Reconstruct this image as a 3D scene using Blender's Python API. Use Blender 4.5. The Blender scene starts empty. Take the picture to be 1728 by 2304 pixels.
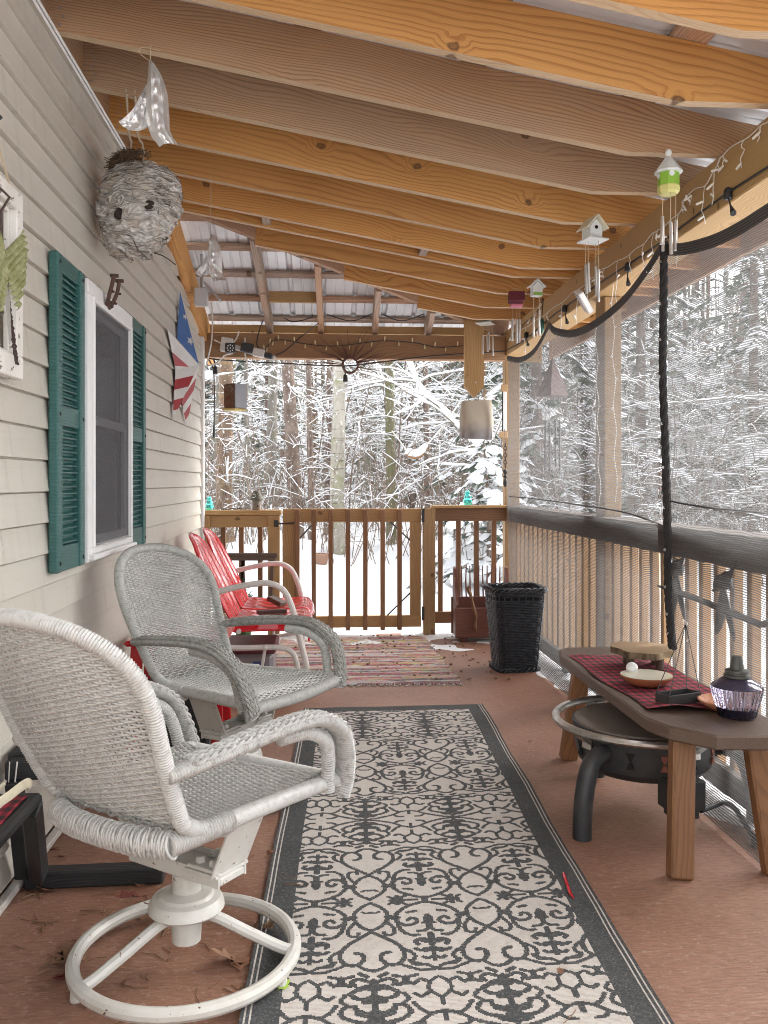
import bpy, math, random
import numpy as np
from mathutils import Vector, Matrix
random.seed(7)
rng = np.random.default_rng(11)
sc = bpy.context.scene
COL = sc.collection
R = math.radians
# ---------------------------------------------------------------- camera, light, exposure
F, TH, HV, CU, CH = 1960.0, 0.0708, 1085.0, 864.0, 1.15
cam = bpy.data.cameras.new('camera')
cam.sensor_fit = 'HORIZONTAL'; cam.sensor_width = 36.0
cam.lens = F / 1728 * 36.0
cam.shift_x = 0.0; cam.shift_y = -(1152 - HV) / 1728
cam.clip_start = 0.05; cam.clip_end = 400
co = bpy.data.objects.new('camera', cam); COL.objects.link(co)
co.location = (0, 0, CH); co.rotation_euler = (R(90), 0, -TH)
sc.camera = co
SUN_EL, SUN_AZ = R(38), R(62)          # azimuth measured from +Y towards +X
w = bpy.data.worlds.new('World'); sc.world = w; w.use_nodes = True
nt = w.node_tree
bg = nt.nodes['Background']
sky = nt.nodes.new('ShaderNodeTexSky'); sky.sky_type = 'NISHITA'; sky.sun_disc = False
sky.sun_elevation = SUN_EL; sky.sun_rotation = SUN_AZ
sky.air_density = 1.0; sky.dust_density = 4.0; sky.ozone_density = 1.0
hs = nt.nodes.new('ShaderNodeHueSaturation'); hs.inputs['Saturation'].default_value = 0.12
nt.links.new(sky.outputs[0], hs.inputs['Color']); nt.links.new(hs.outputs[0], bg.inputs[0])
bg.inputs[1].default_value = 0.15
sl = bpy.data.lights.new('sun', 'SUN'); sl.energy = 0.6; sl.angle = R(40); sl.color = (1, .97, .92)
so = bpy.data.objects.new('sun', sl); COL.objects.link(so)
so.rotation_euler = (R(90) - SUN_EL, 0, math.pi - SUN_AZ)
sc.view_settings.view_transform = 'Standard'; sc.view_settings.look = 'None'
sc.view_settings.gamma = 1.0; sc.view_settings.use_curve_mapping = False
sc.view_settings.exposure = 2.38
sc.render.engine = 'CYCLES'
sc.cycles.max_bounces = 12; sc.cycles.diffuse_bounces = 7; sc.cycles.transparent_max_bounces = 24
sc.cycles.use_guiding = True; sc.cycles.filter_width = 1.0
sc.cycles.glossy_bounces = 4; sc.cycles.transmission_bounces = 8
try:
    sc.cycles.use_denoising = True; sc.cycles.denoiser = 'OPENIMAGEDENOISE'
    sc.cycles.denoising_input_passes = 'RGB_ALBEDO_NORMAL'
except Exception: pass

_s, _c = math.sin(TH), math.cos(TH)
def at(u, v, X=None, Y=None, Z=None):
    a = (u - CU) / F; b = (HV - v) / F
    dx, dy, dz = _s + a * _c, _c - a * _s, b
    t = X / dx if X is not None else (Y / dy if Y is not None else (Z - CH) / dz)
    return Vector((dx * t, dy * t, CH + dz * t))

# ---------------------------------------------------------------- mesh builder
class MB:
    def __init__(s): s.v = []; s.f = []; s.mi = []; s.cur = 0
    def add(s, vs, fs):
        o = len(s.v); s.v.extend([tuple(p) for p in vs])
        for q in fs: s.f.append(tuple(i + o for i in q)); s.mi.append(s.cur)
        return s
    def box(s, c, d, rot=None, ch=0.0):
        x, y, z = d[0] / 2, d[1] / 2, d[2] / 2
        if ch <= 0:
            vs = [(sx * x, sy * y, sz * z) for sx in (-1, 1) for sy in (-1, 1) for sz in (-1, 1)]
            fs = [(0, 1, 3, 2), (4, 6, 7, 5), (0, 4, 5, 1), (2, 3, 7, 6), (0, 2, 6, 4), (1, 5, 7, 3)]
        else:
            ch = min(ch, x * .9, y * .9, z * .9)
            vs = []; idx = {}
            for sx in (-1, 1):
                for sy in (-1, 1):
                    for sz in (-1, 1):
                        for ax in range(3):
                            p = [sx * (x - ch), sy * (y - ch), sz * (z - ch)]
                            p[ax] = (sx * x, sy * y, sz * z)[ax]
                            idx[(sx, sy, sz, ax)] = len(vs); vs.append(tuple(p))
            fs = []
            for ax in range(3):
                o = [a for a in range(3) if a != ax]
                for sg in (-1, 1):
                    q = []
                    for (a, b) in ((-1, -1), (1, -1), (1, 1), (-1, 1)):
                        k = [0, 0, 0]; k[ax] = sg; k[o[0]] = a; k[o[1]] = b
                        q.append(idx[(k[0], k[1], k[2], ax)])
                    n = sg * (1 if ax != 1 else -1)
                    fs.append(tuple(q if n > 0 else q[::-1]))
            for ax in range(3):
                o = [a for a in range(3) if a != ax]
                for a in (-1, 1):
                    for b in (-1, 1):
                        q = []
                        for e, m in ((-1, o[0]), (1, o[0]), (1, o[1]), (-1, o[1])):
                            k = [0, 0, 0]; k[ax] = e; k[o[0]] = a; k[o[1]] = b
                            q.append(idx[(k[0], k[1], k[2], m)])
                        fs.append(tuple(q))
            for sx in (-1, 1):
                for sy in (-1, 1):
                    for sz in (-1, 1):
                        fs.append(tuple(idx[(sx, sy, sz, a)] for a in range(3)))
        vs = [Vector(p) for p in vs]
        if rot is not None: vs = [rot @ p for p in vs]
        c = Vector(c)
        return s.add([p + c for p in vs], fs)
    def beam(s, p0, p1, w, h, up=(0, 0, 1), ch=0.0):
        p0, p1 = Vector(p0), Vector(p1); M, L = frame(p0, p1, up)
        return s.box((p0 + p1) / 2, (L, w, h), M, ch)
    def tube(s, pts, r, n=8, cap=True, sq=None, closed=False, up=None):
        pts = [Vector(p) for p in pts]; m = len(pts)
        rs = r if hasattr(r, '__len__') else [r] * m
        T = []
        for i in range(m):
            a = pts[(i - 1) % m] if (closed or i > 0) else pts[0]
            b = pts[(i + 1) % m] if (closed or i < m - 1) else pts[-1]
            t = b - a; T.append(t.normalized() if t.length > 1e-9 else Vector((0, 0, 1)))
        ref = Vector(up) if up is not None else (Vector((0, 0, 1)) if abs(T[0].z) < .9 else Vector((1, 0, 0)))
        nrm = (ref - T[0] * ref.dot(T[0])).normalized()
        vs = []
        for i in range(m):
            if up is not None: q = Vector(up) - T[i] * Vector(up).dot(T[i])
            else: q = nrm - T[i] * nrm.dot(T[i])
            if q.length > 1e-6: nrm = q.normalized()
            bn = T[i].cross(nrm)
            sa, sb = sq if sq else (1, 1)
            for k in range(n):
                an = 2 * math.pi * k / n
                vs.append(pts[i] + nrm * (math.cos(an) * rs[i] * sa) + bn * (math.sin(an) * rs[i] * sb))
        fs = []
        for i in range(m if closed else m - 1):
            j = (i + 1) % m
            for k in range(n):
                l = (k + 1) % n
                fs.append((i * n + k, i * n + l, j * n + l, j * n + k))
        if cap and not closed:
            fs.append(tuple(range(n))[::-1]); fs.append(tuple((m - 1) * n + k for k in range(n)))
        return s.add(vs, fs)
    def lathe(s, prof, n=24, c=(0, 0, 0), M=None):
        vs = []; c = Vector(c)
        for (r, z) in prof:
            for k in range(n):
                a = 2 * math.pi * k / n
                p = Vector((r * math.cos(a), r * math.sin(a), z))
                vs.append((M @ p if M else p) + c)
        fs = []
        for i in range(len(prof) - 1):
            for k in range(n):
                l = (k + 1) % n
                fs.append((i * n + k, i * n + l, (i + 1) * n + l, (i + 1) * n + k))
        if prof[0][0] > 1e-5: fs.append(tuple(range(n))[::-1])
        if prof[-1][0] > 1e-5: fs.append(tuple((len(prof) - 1) * n + k for k in range(n)))
        return s.add(vs, fs)
    def grid(s, fn, nu, nv, cu=False):
        vs = [fn(i / (nu if cu else nu - 1), j / (nv - 1)) for i in range(nu) for j in range(nv)]
        fs = []
        for i in range(nu if cu else nu - 1):
            k = (i + 1) % nu
            for j in range(nv - 1):
                fs.append((i * nv + j, k * nv + j, k * nv + j + 1, i * nv + j + 1))
        return s.add(vs, fs)
    def prism(s, poly, t, M=None, c=(0, 0, 0)):
        """poly in local xz-plane, thickness t along local y (centred)"""
        n = len(poly); c = Vector(c)
        vs = [Vector((p[0], -t / 2, p[1])) for p in poly] + [Vector((p[0], t / 2, p[1])) for p in poly]
        vs = [(M @ p if M else p) + c for p in vs]
        fs = [tuple(range(n)), tuple(range(n, 2 * n))[::-1]]
        for i in range(n):
            j = (i + 1) % n; fs.append((i, i + n, j + n, j))
        return s.add(vs, fs)
    def ball(s, c, r, nu=10, nv=7, sc_=(1, 1, 1)):
        prof = [(max(1e-6, math.sin(math.pi * i / (nv - 1))), -math.cos(math.pi * i / (nv - 1))) for i in range(nv)]
        return s.lathe([(p[0] * r, p[1] * r) for p in prof], nu, c, Matrix.Diagonal(Vector(sc_)))
    def mesh(s, name, mats, ang=35):
        me = bpy.data.meshes.new(name)
        me.from_pydata(s.v, [], s.f)
        for m in (mats if isinstance(mats, (list, tuple)) else [mats]): me.materials.append(m)
        if any(s.mi): me.polygons.foreach_set('material_index', s.mi)
        if ang:
            me.polygons.foreach_set('use_smooth', [True] * len(s.f))
            try: me.set_sharp_from_angle(angle=R(ang))
            except Exception: pass
        me.update()
        return me

def frame(p0, p1, up=(0, 0, 1)):
    x = (Vector(p1) - Vector(p0)); L = x.length; x.normalize()
    u = Vector(up); u = u - x * u.dot(x)
    if u.length < 1e-6: u = Vector((0, 1, 0)) - x * x.y
    u.normalize(); y = u.cross(x)
    return Matrix((x, y, u)).transposed(), L

def root_of(o):
    while o.parent: o = o.parent
    return o
def link(name, me, parent=None):
    o = bpy.data.objects.new(name, me); COL.objects.link(o)
    if parent is not None: o.parent = parent
    return o
def tag(o, label=None, cat=None, group=None, kind=None):
    if label: o['label'] = label
    if cat: o['category'] = cat
    if group: o['group'] = group
    if kind: o['kind'] = kind
    elif cat: o['kind'] = 'thing'
    return o
def thing(name, label, cat, loc=(0, 0, 0), rz=0.0, group=None):
    o = bpy.data.objects.new(name, None); COL.objects.link(o)
    o.location = loc; o.rotation_euler = (0, 0, rz); o.empty_display_size = .1
    return tag(o, label, cat, group)
def part(name, mb, mat, parent, w=True, ang=35, kind=None):
    """mesh part; w: vertices given in world space (root not rotated)"""
    if w and parent is not None:
        l = root_of(parent).location; l = (l[0], l[1], l[2])
        mb.v = [(p[0] - l[0], p[1] - l[1], p[2] - l[2]) for p in mb.v]
    o = link(name, mb.mesh(name, mat, ang), parent)
    if kind: o['kind'] = kind
    return o
def solo(name, mb, mat, label, cat, group=None, base=None, ang=35, kind=None):
    """a thing that is one mesh; verts in world space, origin moved to its base"""
    if base is None:
        a = np.array(mb.v); base = ((a[:, 0].min() + a[:, 0].max()) / 2, (a[:, 1].min() + a[:, 1].max()) / 2, a[:, 2].min())
    b = [float(k) for k in base]
    mb.v = [(p[0] - b[0], p[1] - b[1], p[2] - b[2]) for p in mb.v]
    o = link(name, mb.mesh(name, mat, ang)); o.location = b
    return tag(o, label, cat, group, kind)
_bc = {}
def board(name, p0, p1, w, h, mat, parent=None, up=(0, 0, 1), ch=.003, wld=True, roll=0):
    """a board whose local x runs along its length (grain); p0,p1 world"""
    p0, p1 = Vector(p0), Vector(p1)
    if parent is not None and wld:
        l = root_of(parent).location; p0 = p0 - l; p1 = p1 - l
    M, L = frame(p0, p1, up)
    key = (round(L, 4), round(w, 4), round(h, 4), mat.name, ch)
    if key not in _bc:
        _bc[key] = MB().box((0, 0, 0), (L, w, h), None, ch).mesh(name, mat, 25)
    o = link(name, _bc[key], parent)
    M4 = M.to_4x4(); M4.translation = (p0 + p1) / 2
    o.matrix_local = M4
    return o
def copy_tree(o, parent=None):
    c = o.copy(); COL.objects.link(c)
    if parent is not None: c.parent = parent
    for ch in list(o.children): copy_tree(ch, c)
    return c
def bez(pts, n):
    """Catmull-Rom through pts"""
    P = [Vector(p) for p in pts]; P = [P[0] * 2 - P[1]] + P + [P[-1] * 2 - P[-2]]
    out = []
    seg = len(P) - 3
    for i in range(n):
        t = i / (n - 1) * seg; k = min(int(t), seg - 1); t -= k
        a, b, c, d = P[k:k + 4]
        out.append(.5 * ((2 * b) + (c - a) * t + (2 * a - 5 * b + 4 * c - d) * t * t + (3 * b - a - 3 * c + d) * t ** 3))
    return out

# ---------------------------------------------------------------- materials
class Nodes:
    def __init__(s, name, rough=.6):
        s.m = bpy.data.materials.new(name); s.m.use_nodes = True
        s.t = s.m.node_tree; s.b = s.t.nodes['Principled BSDF']; s.out = s.t.nodes['Material Output']
        s.b.inputs['Roughness'].default_value = rough
    def n(s, typ, ins=None, out=0, **pr):
        k = s.t.nodes.new('ShaderNode' + typ)
        for a, b in pr.items(): setattr(k, a, b)
        for a, b in (ins or {}).items(): s.set(k.inputs[a], b)
        return k.outputs[out]
    def set(s, inp, val):
        if isinstance(val, bpy.types.NodeSocket): s.t.links.new(val, inp)
        else:
            if isinstance(val, tuple) and len(val) == 3 and inp.type == 'RGBA': val = val + (1,)
            inp.default_value = val
    def p(s, **kw):
        for a, b in kw.items():
            s.set(s.b.inputs[a.replace('_', ' ')], b)
        return s
    def math(s, op, a, b=0.0, c=0.0, clamp=False):
        return s.n('Math', {0: a, 1: b, 2: c}, operation=op, use_clamp=clamp)
    def mix(s, f, a, b, mode='MIX'):
        return s.n('Mix', {0: f, 6: a, 7: b}, 2, data_type='RGBA', blend_type=mode)
    def ramp(s, f, stops, interp='LINEAR'):
        k = s.t.nodes.new('ShaderNodeValToRGB'); k.color_ramp.interpolation = interp
        e = k.color_ramp.elements
        while len(e) < len(stops): e.new(.5)
        for i, (p, c) in enumerate(stops):
            e[i].position = p; e[i].color = (c if len(c) == 4 else tuple(c) + (1,)) if hasattr(c, '__len__') else (c, c, c, 1)
        s.set(k.inputs[0], f); return k.outputs[0]
    def obj(s): return s.n('TexCoord', out=3)
    def gen(s): return s.n('TexCoord', out=0)
    def rnd(s): return s.n('ObjectInfo', out=5)
    def map(s, v, scale=(1, 1, 1), loc=(0, 0, 0)):
        return s.n('Mapping', {0: v, 1: loc, 3: scale})
    def noise(s, v, scale=5, detail=3, rough=.5, dist=0.0, out=0):
        return s.n('TexNoise', {'Vector': v, 'Scale': scale, 'Detail': detail, 'Roughness': rough, 'Distortion': dist}, out)
    def vor(s, v, scale=5, out=0, **k):
        return s.n('TexVoronoi', {'Vector': v, 'Scale': scale}, out, **k)
    def bump(s, h, st=.3, dist=.01):
        return s.n('Bump', {'Strength': st, 'Distance': dist, 'Height': h})
    def sep(s, v, i):
        return s.n('SeparateXYZ', {0: v}, i)
    def comb(s, x, y, z): return s.n('CombineXYZ', {0: x, 1: y, 2: z})
    def attr(s, name, out=0): return s.n('Attribute', None, out, attribute_name=name)

def mk_wood(name, light, dark, knot=(.05, .025, .012), var=.35, rings=140., weather=0.0, rough=.7, knots=1.0, grey=(.30, .27, .23), bump=.25, patch=None, kgap=.9):
    m = Nodes(name, rough)
    o = m.obj(); r = m.rnd()
    off = m.comb(m.math('MULTIPLY', r, 37.0), m.math('MULTIPLY', r, 3.1), m.math('MULTIPLY', r, 5.7))
    v = m.n('VectorMath', {0: o, 1: off}, operation='ADD')
    x, y, z = (m.sep(v, i) for i in range(3))
    # knots: sparse cells, stretched along the grain
    kv = m.comb(m.math('MULTIPLY', x, 1.9 / kgap * .9), m.math('ADD', m.math('MULTIPLY', z, 2.5), m.math('MULTIPLY', y, .9)), 0.0)
    kd = m.vor(kv, 1.0, voronoi_dimensions='2D')
    kr = m.math('ADD', kd, m.math('MULTIPLY', m.noise(v, 40, 2), .05))
    bulge = m.ramp(kr, [(0.0, 1.0), (.07, .62), (.16, .18), (.34, 0.0)], 'EASE')
    n1 = m.noise(m.map(v, (.55, 2.2, 2.2)), 1.6, 2, .5)
    n2 = m.noise(m.map(v, (1.4, 9, 9)), 3.0, 3, .55)
    # tilted growth rings seen on the face of the board
    oz = m.math('ADD', m.math('MULTIPLY', z, 1.0), m.math('MULTIPLY', n1, .20))
    oy = m.math('ADD', y, m.math('MULTIPLY', m.noise(m.map(v, (.35, .6, .6)), 2.0, 1), .12))
    rad = m.math('SQRT', m.math('ADD', m.math('MULTIPLY', oz, oz), m.math('MULTIPLY', oy, oy)))
    rad = m.math('ADD', rad, m.math('MULTIPLY', n2, .007))
    rad = m.math('ADD', rad, m.math('MULTIPLY', bulge, .07 * knots))
    ph = m.math('MULTIPLY', rad, m.math('MULTIPLY', rings, m.math('ADD', .75, m.math('MULTIPLY', m.math('FRACT', m.math('MULTIPLY', r, 5.13)), .75))))
    fr = m.math('FRACT', ph)
    ring = m.ramp(fr, [(0.0, .12), (.5, .0), (.84, .85), (.93, 1.0), (1.0, .12)])
    fib = m.noise(m.map(v, (3, 260, 260)), 1.0, 2, .6)
    f = m.math('MULTIPLY', ring, m.math('ADD', .12, m.math('MULTIPLY', m.noise(m.map(v, (.7, 4, 4)), 2.3, 2), 1.05)))
    f = m.math('ADD', f, m.math('MULTIPLY', m.math('SUBTRACT', fib, .5), .55), clamp=True)
    c = m.mix(f, light, dark)
    tone = m.math('ADD', 1 - var * .5, m.math('MULTIPLY', m.math('FRACT', m.math('MULTIPLY', r, 17.31)), var))
    c = m.mix(1.0, c, m.comb(tone, tone, tone), 'MULTIPLY')
    big = m.noise(m.map(v, (.8, 2, 2)), 1.3, 3, .6)
    c = m.mix(m.ramp(big, [(.35, 0.0), (.75, .5)]), c, m.mix(1.0, c, (.72, .62, .52), 'MULTIPLY'))
    if weather > 0:
        wm = m.noise(m.map(v, (.9, 5, 5)), 1.7, 4, .6)
        wm = m.math('ADD', m.math('MULTIPLY', m.math('SUBTRACT', m.math('FRACT', m.math('MULTIPLY', r, 7.77)), .5), .5), wm)
        c = m.mix(m.math('MULTIPLY', m.ramp(wm, [(.38, 0.0), (.62, 1.0)]), weather), c, m.mix(f, grey, (grey[0] * .45, grey[1] * .43, grey[2] * .42)))
    if knots > 0:
        km = m.ramp(kr, [(0.0, 1.0), (.034, .75), (.050, 1.0), (.066, 0.0)])
        c = m.mix(m.math('MULTIPLY', km, .9), c, m.mix(m.noise(v, 90, 2), knot, (knot[0] * 3.2, knot[1] * 3.0, knot[2] * 2.6)))
    m.p(Base_Color=c, Roughness=m.math('ADD', rough - .08, m.math('MULTIPLY', fib, .16)))
    m.p(Normal=m.bump(m.math('ADD', m.math('MULTIPLY', ring, -.6), fib), bump, .004))
    return m.m

def mk_paint(name, col, rough=.45, dirt=.25, dcol=(.12, .09, .06), scale=9, chip=0.0, ccol=(.1, .05, .03), bump=.08, metal=0.0, coat=0.0):
    m = Nodes(name, rough); v = m.obj()
    n = m.noise(v, scale, 5, .62)
    c = m.mix(m.math('MULTIPLY', m.ramp(n, [(.42, 0.0), (.78, 1.0)]), dirt), col, dcol)
    if chip > 0:
        k = m.noise(v, scale * 6, 3, .6)
        c = m.mix(m.ramp(k, [(.70 - chip * .2, 0.0), (.73 - chip * .2, 1.0)]), c, ccol)
    m.p(Base_Color=c, Metallic=metal, Coat_Weight=coat, Roughness=m.math('ADD', rough - .06, m.math('MULTIPLY', n, .14)))
    m.p(Normal=m.bump(m.noise(v, scale * 9, 3), bump, .003))
    return m.m

def mk_flat(name, col, rough=.6, metal=0.0, var=.15, scale=30):
    return mk_paint(name, col, rough, var, tuple(k * .45 for k in col), scale, metal=metal)
def mk_glass(name, col, rough=.03, ior=1.45):
    m = Nodes(name, rough); m.p(Base_Color=col, Transmission_Weight=1.0, IOR=ior)
    return m.m

W_honey = mk_wood('wood_rafter_honey', (.60, .315, .098), (.33, .130, .034), var=.30, rings=58, knots=1.0)
W_weath = mk_wood('wood_rafter_weathered', (.47, .285, .155), (.19, .098, .048), var=.2, rings=92, weather=.42, knots=.9, grey=(.37, .275, .195))
W_pink = mk_wood('wood_purlin', (.43, .27, .17), (.23, .12, .07), var=.4, rings=110, weather=.6, grey=(.38, .32, .28), knots=.6)
W_yellow = mk_wood('wood_beam_yellow', (.46, .30, .13), (.27, .155, .055), var=.15, rings=120, knots=.9, kgap=.5)
W_rail = mk_wood('wood_rail', (.50, .31, .135), (.29, .16, .062), var=.25, rings=110, knots=.7, rough=.6)
W_dark = mk_wood('wood_far_beam', (.34, .195, .098), (.19, .10, .05), var=.1, rings=110, knots=.5)
W_balu = mk_wood('wood_baluster', (.24, .125, .062), (.13, .062, .03), var=.45, rings=110, knots=.3)
W_balr = mk_wood('wood_baluster_tan', (.52, .345, .195), (.31, .19, .10), var=.35, rings=110, knots=.3)
W_lit_edge = mk_wood('wood_painted_lit_edge', (.62, .47, .31), (.46, .31, .18), var=.15, rings=150, knots=.2)  # light on the rafter undersides, put into a paler wood colour
W_drail = mk_wood('wood_weathered_shaded_rail', (.11, .085, .070), (.055, .042, .036), var=.1, rings=130, knots=.3)  # weathered wood, with the rail's shade also put into the dark colour
W_bench = mk_wood('wood_bench_top', (.125, .084, .062), (.068, .045, .034), var=.1, rings=120, knots=.2, rough=.5)
W_leg = mk_wood('wood_bench_leg', (.25, .12, .052), (.145, .066, .028), var=.2, rings=90, knots=.4, rough=.5)
W_box = mk_wood('wood_stained_box', (.19, .068, .045), (.075, .028, .02), var=.15, rings=130, knots=.2, rough=.5)
W_black = mk_wood('wood_black_stain', (.020, .021, .024), (.008, .009, .010), var=.2, rings=150, knots=.0, rough=.55)
W_post = mk_wood('wood_post', (.40, .26, .13), (.23, .13, .055), var=.2, rings=120, knots=.9)
M_white = mk_paint('white_vinyl', (.80, .80, .80), .35, .15, (.45, .43, .40))
M_chip = mk_paint('white_chipped_paint', (.72, .70, .66), .6, .35, (.40, .36, .30), 7, chip=.35, ccol=(.16, .12, .09), bump=.3)
M_black = mk_paint('black_metal', (.022, .024, .027), .5, .5, (.075, .062, .05), 14, bump=.15)
M_cord = mk_flat('black_rubber', (.015, .015, .017), .55)
M_wcord = mk_flat('white_cord', (.72, .70, .66), .5)
M_wire = mk_flat('twine', (.50, .40, .27), .8)
M_steel = mk_paint('worn_steel', (.62, .60, .57), .32, .55, (.22, .17, .12), 22, metal=1.0)
M_zinc = mk_flat('galvanised_wire', (.35, .35, .36), .4, .8)
M_red = mk_paint('red_enamel', (.60, .012, .022), .18, .10, (.35, .02, .02), 6, coat=.6, bump=.02)
M_tube = mk_paint('white_tube_enamel', (.72, .69, .66), .35, .35, (.42, .33, .27), 10, chip=.06)
M_snow = None
# ================================================================ setting: deck, house wall, roof, rails
def floor_mat():
    m = Nodes('brown_deck_paint', .5); v = m.obj()
    n = m.noise(m.map(v, (1, 1, 1)), 1.3, 5, .6); g = m.noise(m.map(v, (26, 150, 1)), 1.0, 4, .7)
    f = m.noise(v, 55, 4, .65)
    c = m.mix(m.ramp(n, [(.3, 0.0), (.7, 1.0)]), (.198, .083, .046), (.37, .205, .140))
    c = m.mix(m.ramp(g, [(.42, 0.0), (.72, .75)]), c, (.13, .062, .040))
    c = m.mix(m.ramp(f, [(.54, 0.0), (.70, .6)]), c, (.42, .30, .245))
    sp = m.vor(v, 55); c = m.mix(m.math('MULTIPLY', m.ramp(sp, [(.05, 1.0), (.10, 0.0)]), m.ramp(m.noise(v, 4, 2), [(.55, 0.0), (.7, .8)])), c, (.40, .32, .27))
    m.p(Base_Color=c, Roughness=m.math('ADD', .34, m.math('MULTIPLY', f, .32)))
    m.p(Normal=m.bump(m.math('ADD', g, m.math('MULTIPLY', f, .6)), .6, .004))
    return m.m
mb = MB().box((.43, 2.42, -.02), (2.76, 8.4, .04), None, .006)
tag(part('deck_floor', mb, floor_mat(), None), kind='structure')
mb = MB().box((.43, 6.64, -.14), (2.76, .04, .19)).box((1.83, 2.4, -.14), (.04, 8.4, .19))
tag(part('deck_skirt', mb, W_rail, None), kind='structure')

def snow_mat():
    m = Nodes('snow', .55); v = m.obj()
    n = m.noise(v, 6, 5, .6)
    c = m.mix(n, (.70, .72, .75), (.77, .775, .79))
    m.p(Base_Color=c, Subsurface_Weight=0.0, Normal=m.bump(m.noise(v, 35, 4), .25, .01))
    return m.m
M_snow = snow_mat()
def hsh(x, y):
    return (math.sin(x * .55 + 1.3) * math.cos(y * .41 + .6) * .5 + math.sin(x * 1.35 + y * .9) * .22 + math.sin(x * 2.9 - y * 2.3 + 1) * .10)
def ground_z(x, y):
    d = math.hypot(max(0, x - 1.9, -1.5 - x), max(0, y - 6.7)) if y > -3 else 3.0
    r = min(1, d / 3.0)
    z = -.19 + r * (.10 + .14 * hsh(x, y))
    z += .46 * max(0, min(1, (y - 10.5) / 9)) + .10 * max(0, min(1, (x - 4) / 10))
    z += .55 * math.exp(-(((x - 3.4) / 2.4) ** 2 + ((y - 16) / 3.2) ** 2)) + .26 * math.exp(-(((x + .7) / .9) ** 2 + ((y - 12.5) / 1.6) ** 2))
    return z
mb = MB()
xs = np.concatenate([np.linspace(-120, -12, 14), np.linspace(-10, 14, 97), np.linspace(16, 120, 16)])
ys = np.concatenate([np.linspace(-80, -6, 10), np.linspace(-4, 26, 121), np.linspace(28, 140, 18)])
def gz(x, y):
    inside = -1.05 < x < 1.9 and -6 < y < 6.75
    return ground_z(x, y) - (.16 if inside else 0)
vs = [(x, y, gz(x, y)) for x in xs for y in ys]; ny = len(ys)
fs = [(i * ny + j, (i + 1) * ny + j, (i + 1) * ny + j + 1, i * ny + j + 1) for i in range(len(xs) - 1) for j in range(ny - 1)]
mb.add(vs, fs); tag(part('snow_ground', mb, M_snow, None, ang=80), kind='structure')

# thin blown snow on the deck: along the far edge and under the right rail
from mathutils import noise as mnoise
def patch(fn_in, x0, x1, y0, y1, st, seed, z0=.004):
    mb = MB(); idx = {}
    nx, nyy = int((x1 - x0) / st), int((y1 - y0) / st)
    def h(i, j):
        x, y = x0 + i * st, y0 + j * st
        k = fn_in(x, y) + .75 * mnoise.noise(Vector((x * 2.6, y * 2.6, seed))) + .5 * mnoise.noise(Vector((x * 8, y * 8, seed)))
        return k
    def vid(i, j):
        if (i, j) not in idx:
            k = max(0, h(i, j)); idx[(i, j)] = len(mb.v)
            mb.v.append((x0 + i * st, y0 + j * st, z0 - .006 + min(.012, .018 * k)))
        return idx[(i, j)]
    for i in range(nx):
        for j in range(nyy):
            if max(h(i, j), h(i + 1, j), h(i, j + 1), h(i + 1, j + 1)) > 0:
                mb.f.append((vid(i, j), vid(i + 1, j), vid(i + 1, j + 1), vid(i, j + 1))); mb.mi.append(0)
    return mb
mb = patch(lambda x, y: (y - 6.08 - .10 * math.sin(x * 2.2)) * 1.9 - (1.2 if abs(x - .5) < .09 and y > 6.3 else 0), -.85, 1.40, 5.7, 6.62, .03, 1.3)
tag(part('blown_snow_by_gate', mb, M_snow, None, ang=80), kind='structure')
mb = patch(lambda x, y: (x - 1.30) * 5.2 - .10, 1.12, 1.80, 2.2, 6.3, .03, 4.1)
tag(part('blown_snow_under_rail', mb, M_snow, None, ang=80), kind='structure')

# ---------------- house wall
def siding_mat():
    m = Nodes('beige_vinyl_siding', .42); v = m.obj(); r = m.rnd()
    off = m.n('VectorMath', {0: v, 1: m.comb(m.math('MULTIPLY', r, 31.0), 0.0, m.math('MULTIPLY', r, 9.0))}, operation='ADD')
    g = m.noise(m.map(off, (40, 3.0, 55)), 1.0, 3, .6, 1.6)
    n = m.noise(m.map(off, (3, .9, 6)), 1.6, 4, .6)
    st = m.noise(m.map(off, (2, 22, 1.2)), 1.0, 3, .6)
    c = m.mix(n, (.53, .495, .43), (.60, .565, .505))
    c = m.mix(m.ramp(st, [(.55, 0.0), (.85, .5)]), c, (.32, .285, .245))
    c = m.mix(m.ramp(g, [(.5, 0.0), (.8, .16)]), c, (.33, .30, .27))
    m.p(Base_Color=c, Normal=m.bump(g, .22, .002))
    return m.m
M_sid = siding_mat()
XW = -.877
wall = thing('house_wall', 'long house wall of beige vinyl siding with green shuttered window', 'wall', (-.95, 2.5, 0))
mb = MB().box((-1.02, 2.45, 1.3), (.2, 7.9, 2.62)); part('sheathing', mb, M_sid, wall)
def zslope(y): return 2.640 if y < 4.86 else 2.640 - .228 * (y - 4.86)
Z0, DZ = 1.1227, .0994
def siding(k):
    ys_ = random.Random(k * 7 + 3).uniform(-.2, 5.8)
    siding_run(k, -1.4, ys_, 0.0); siding_run(k, ys_ - .03, None, .0016)
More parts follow.
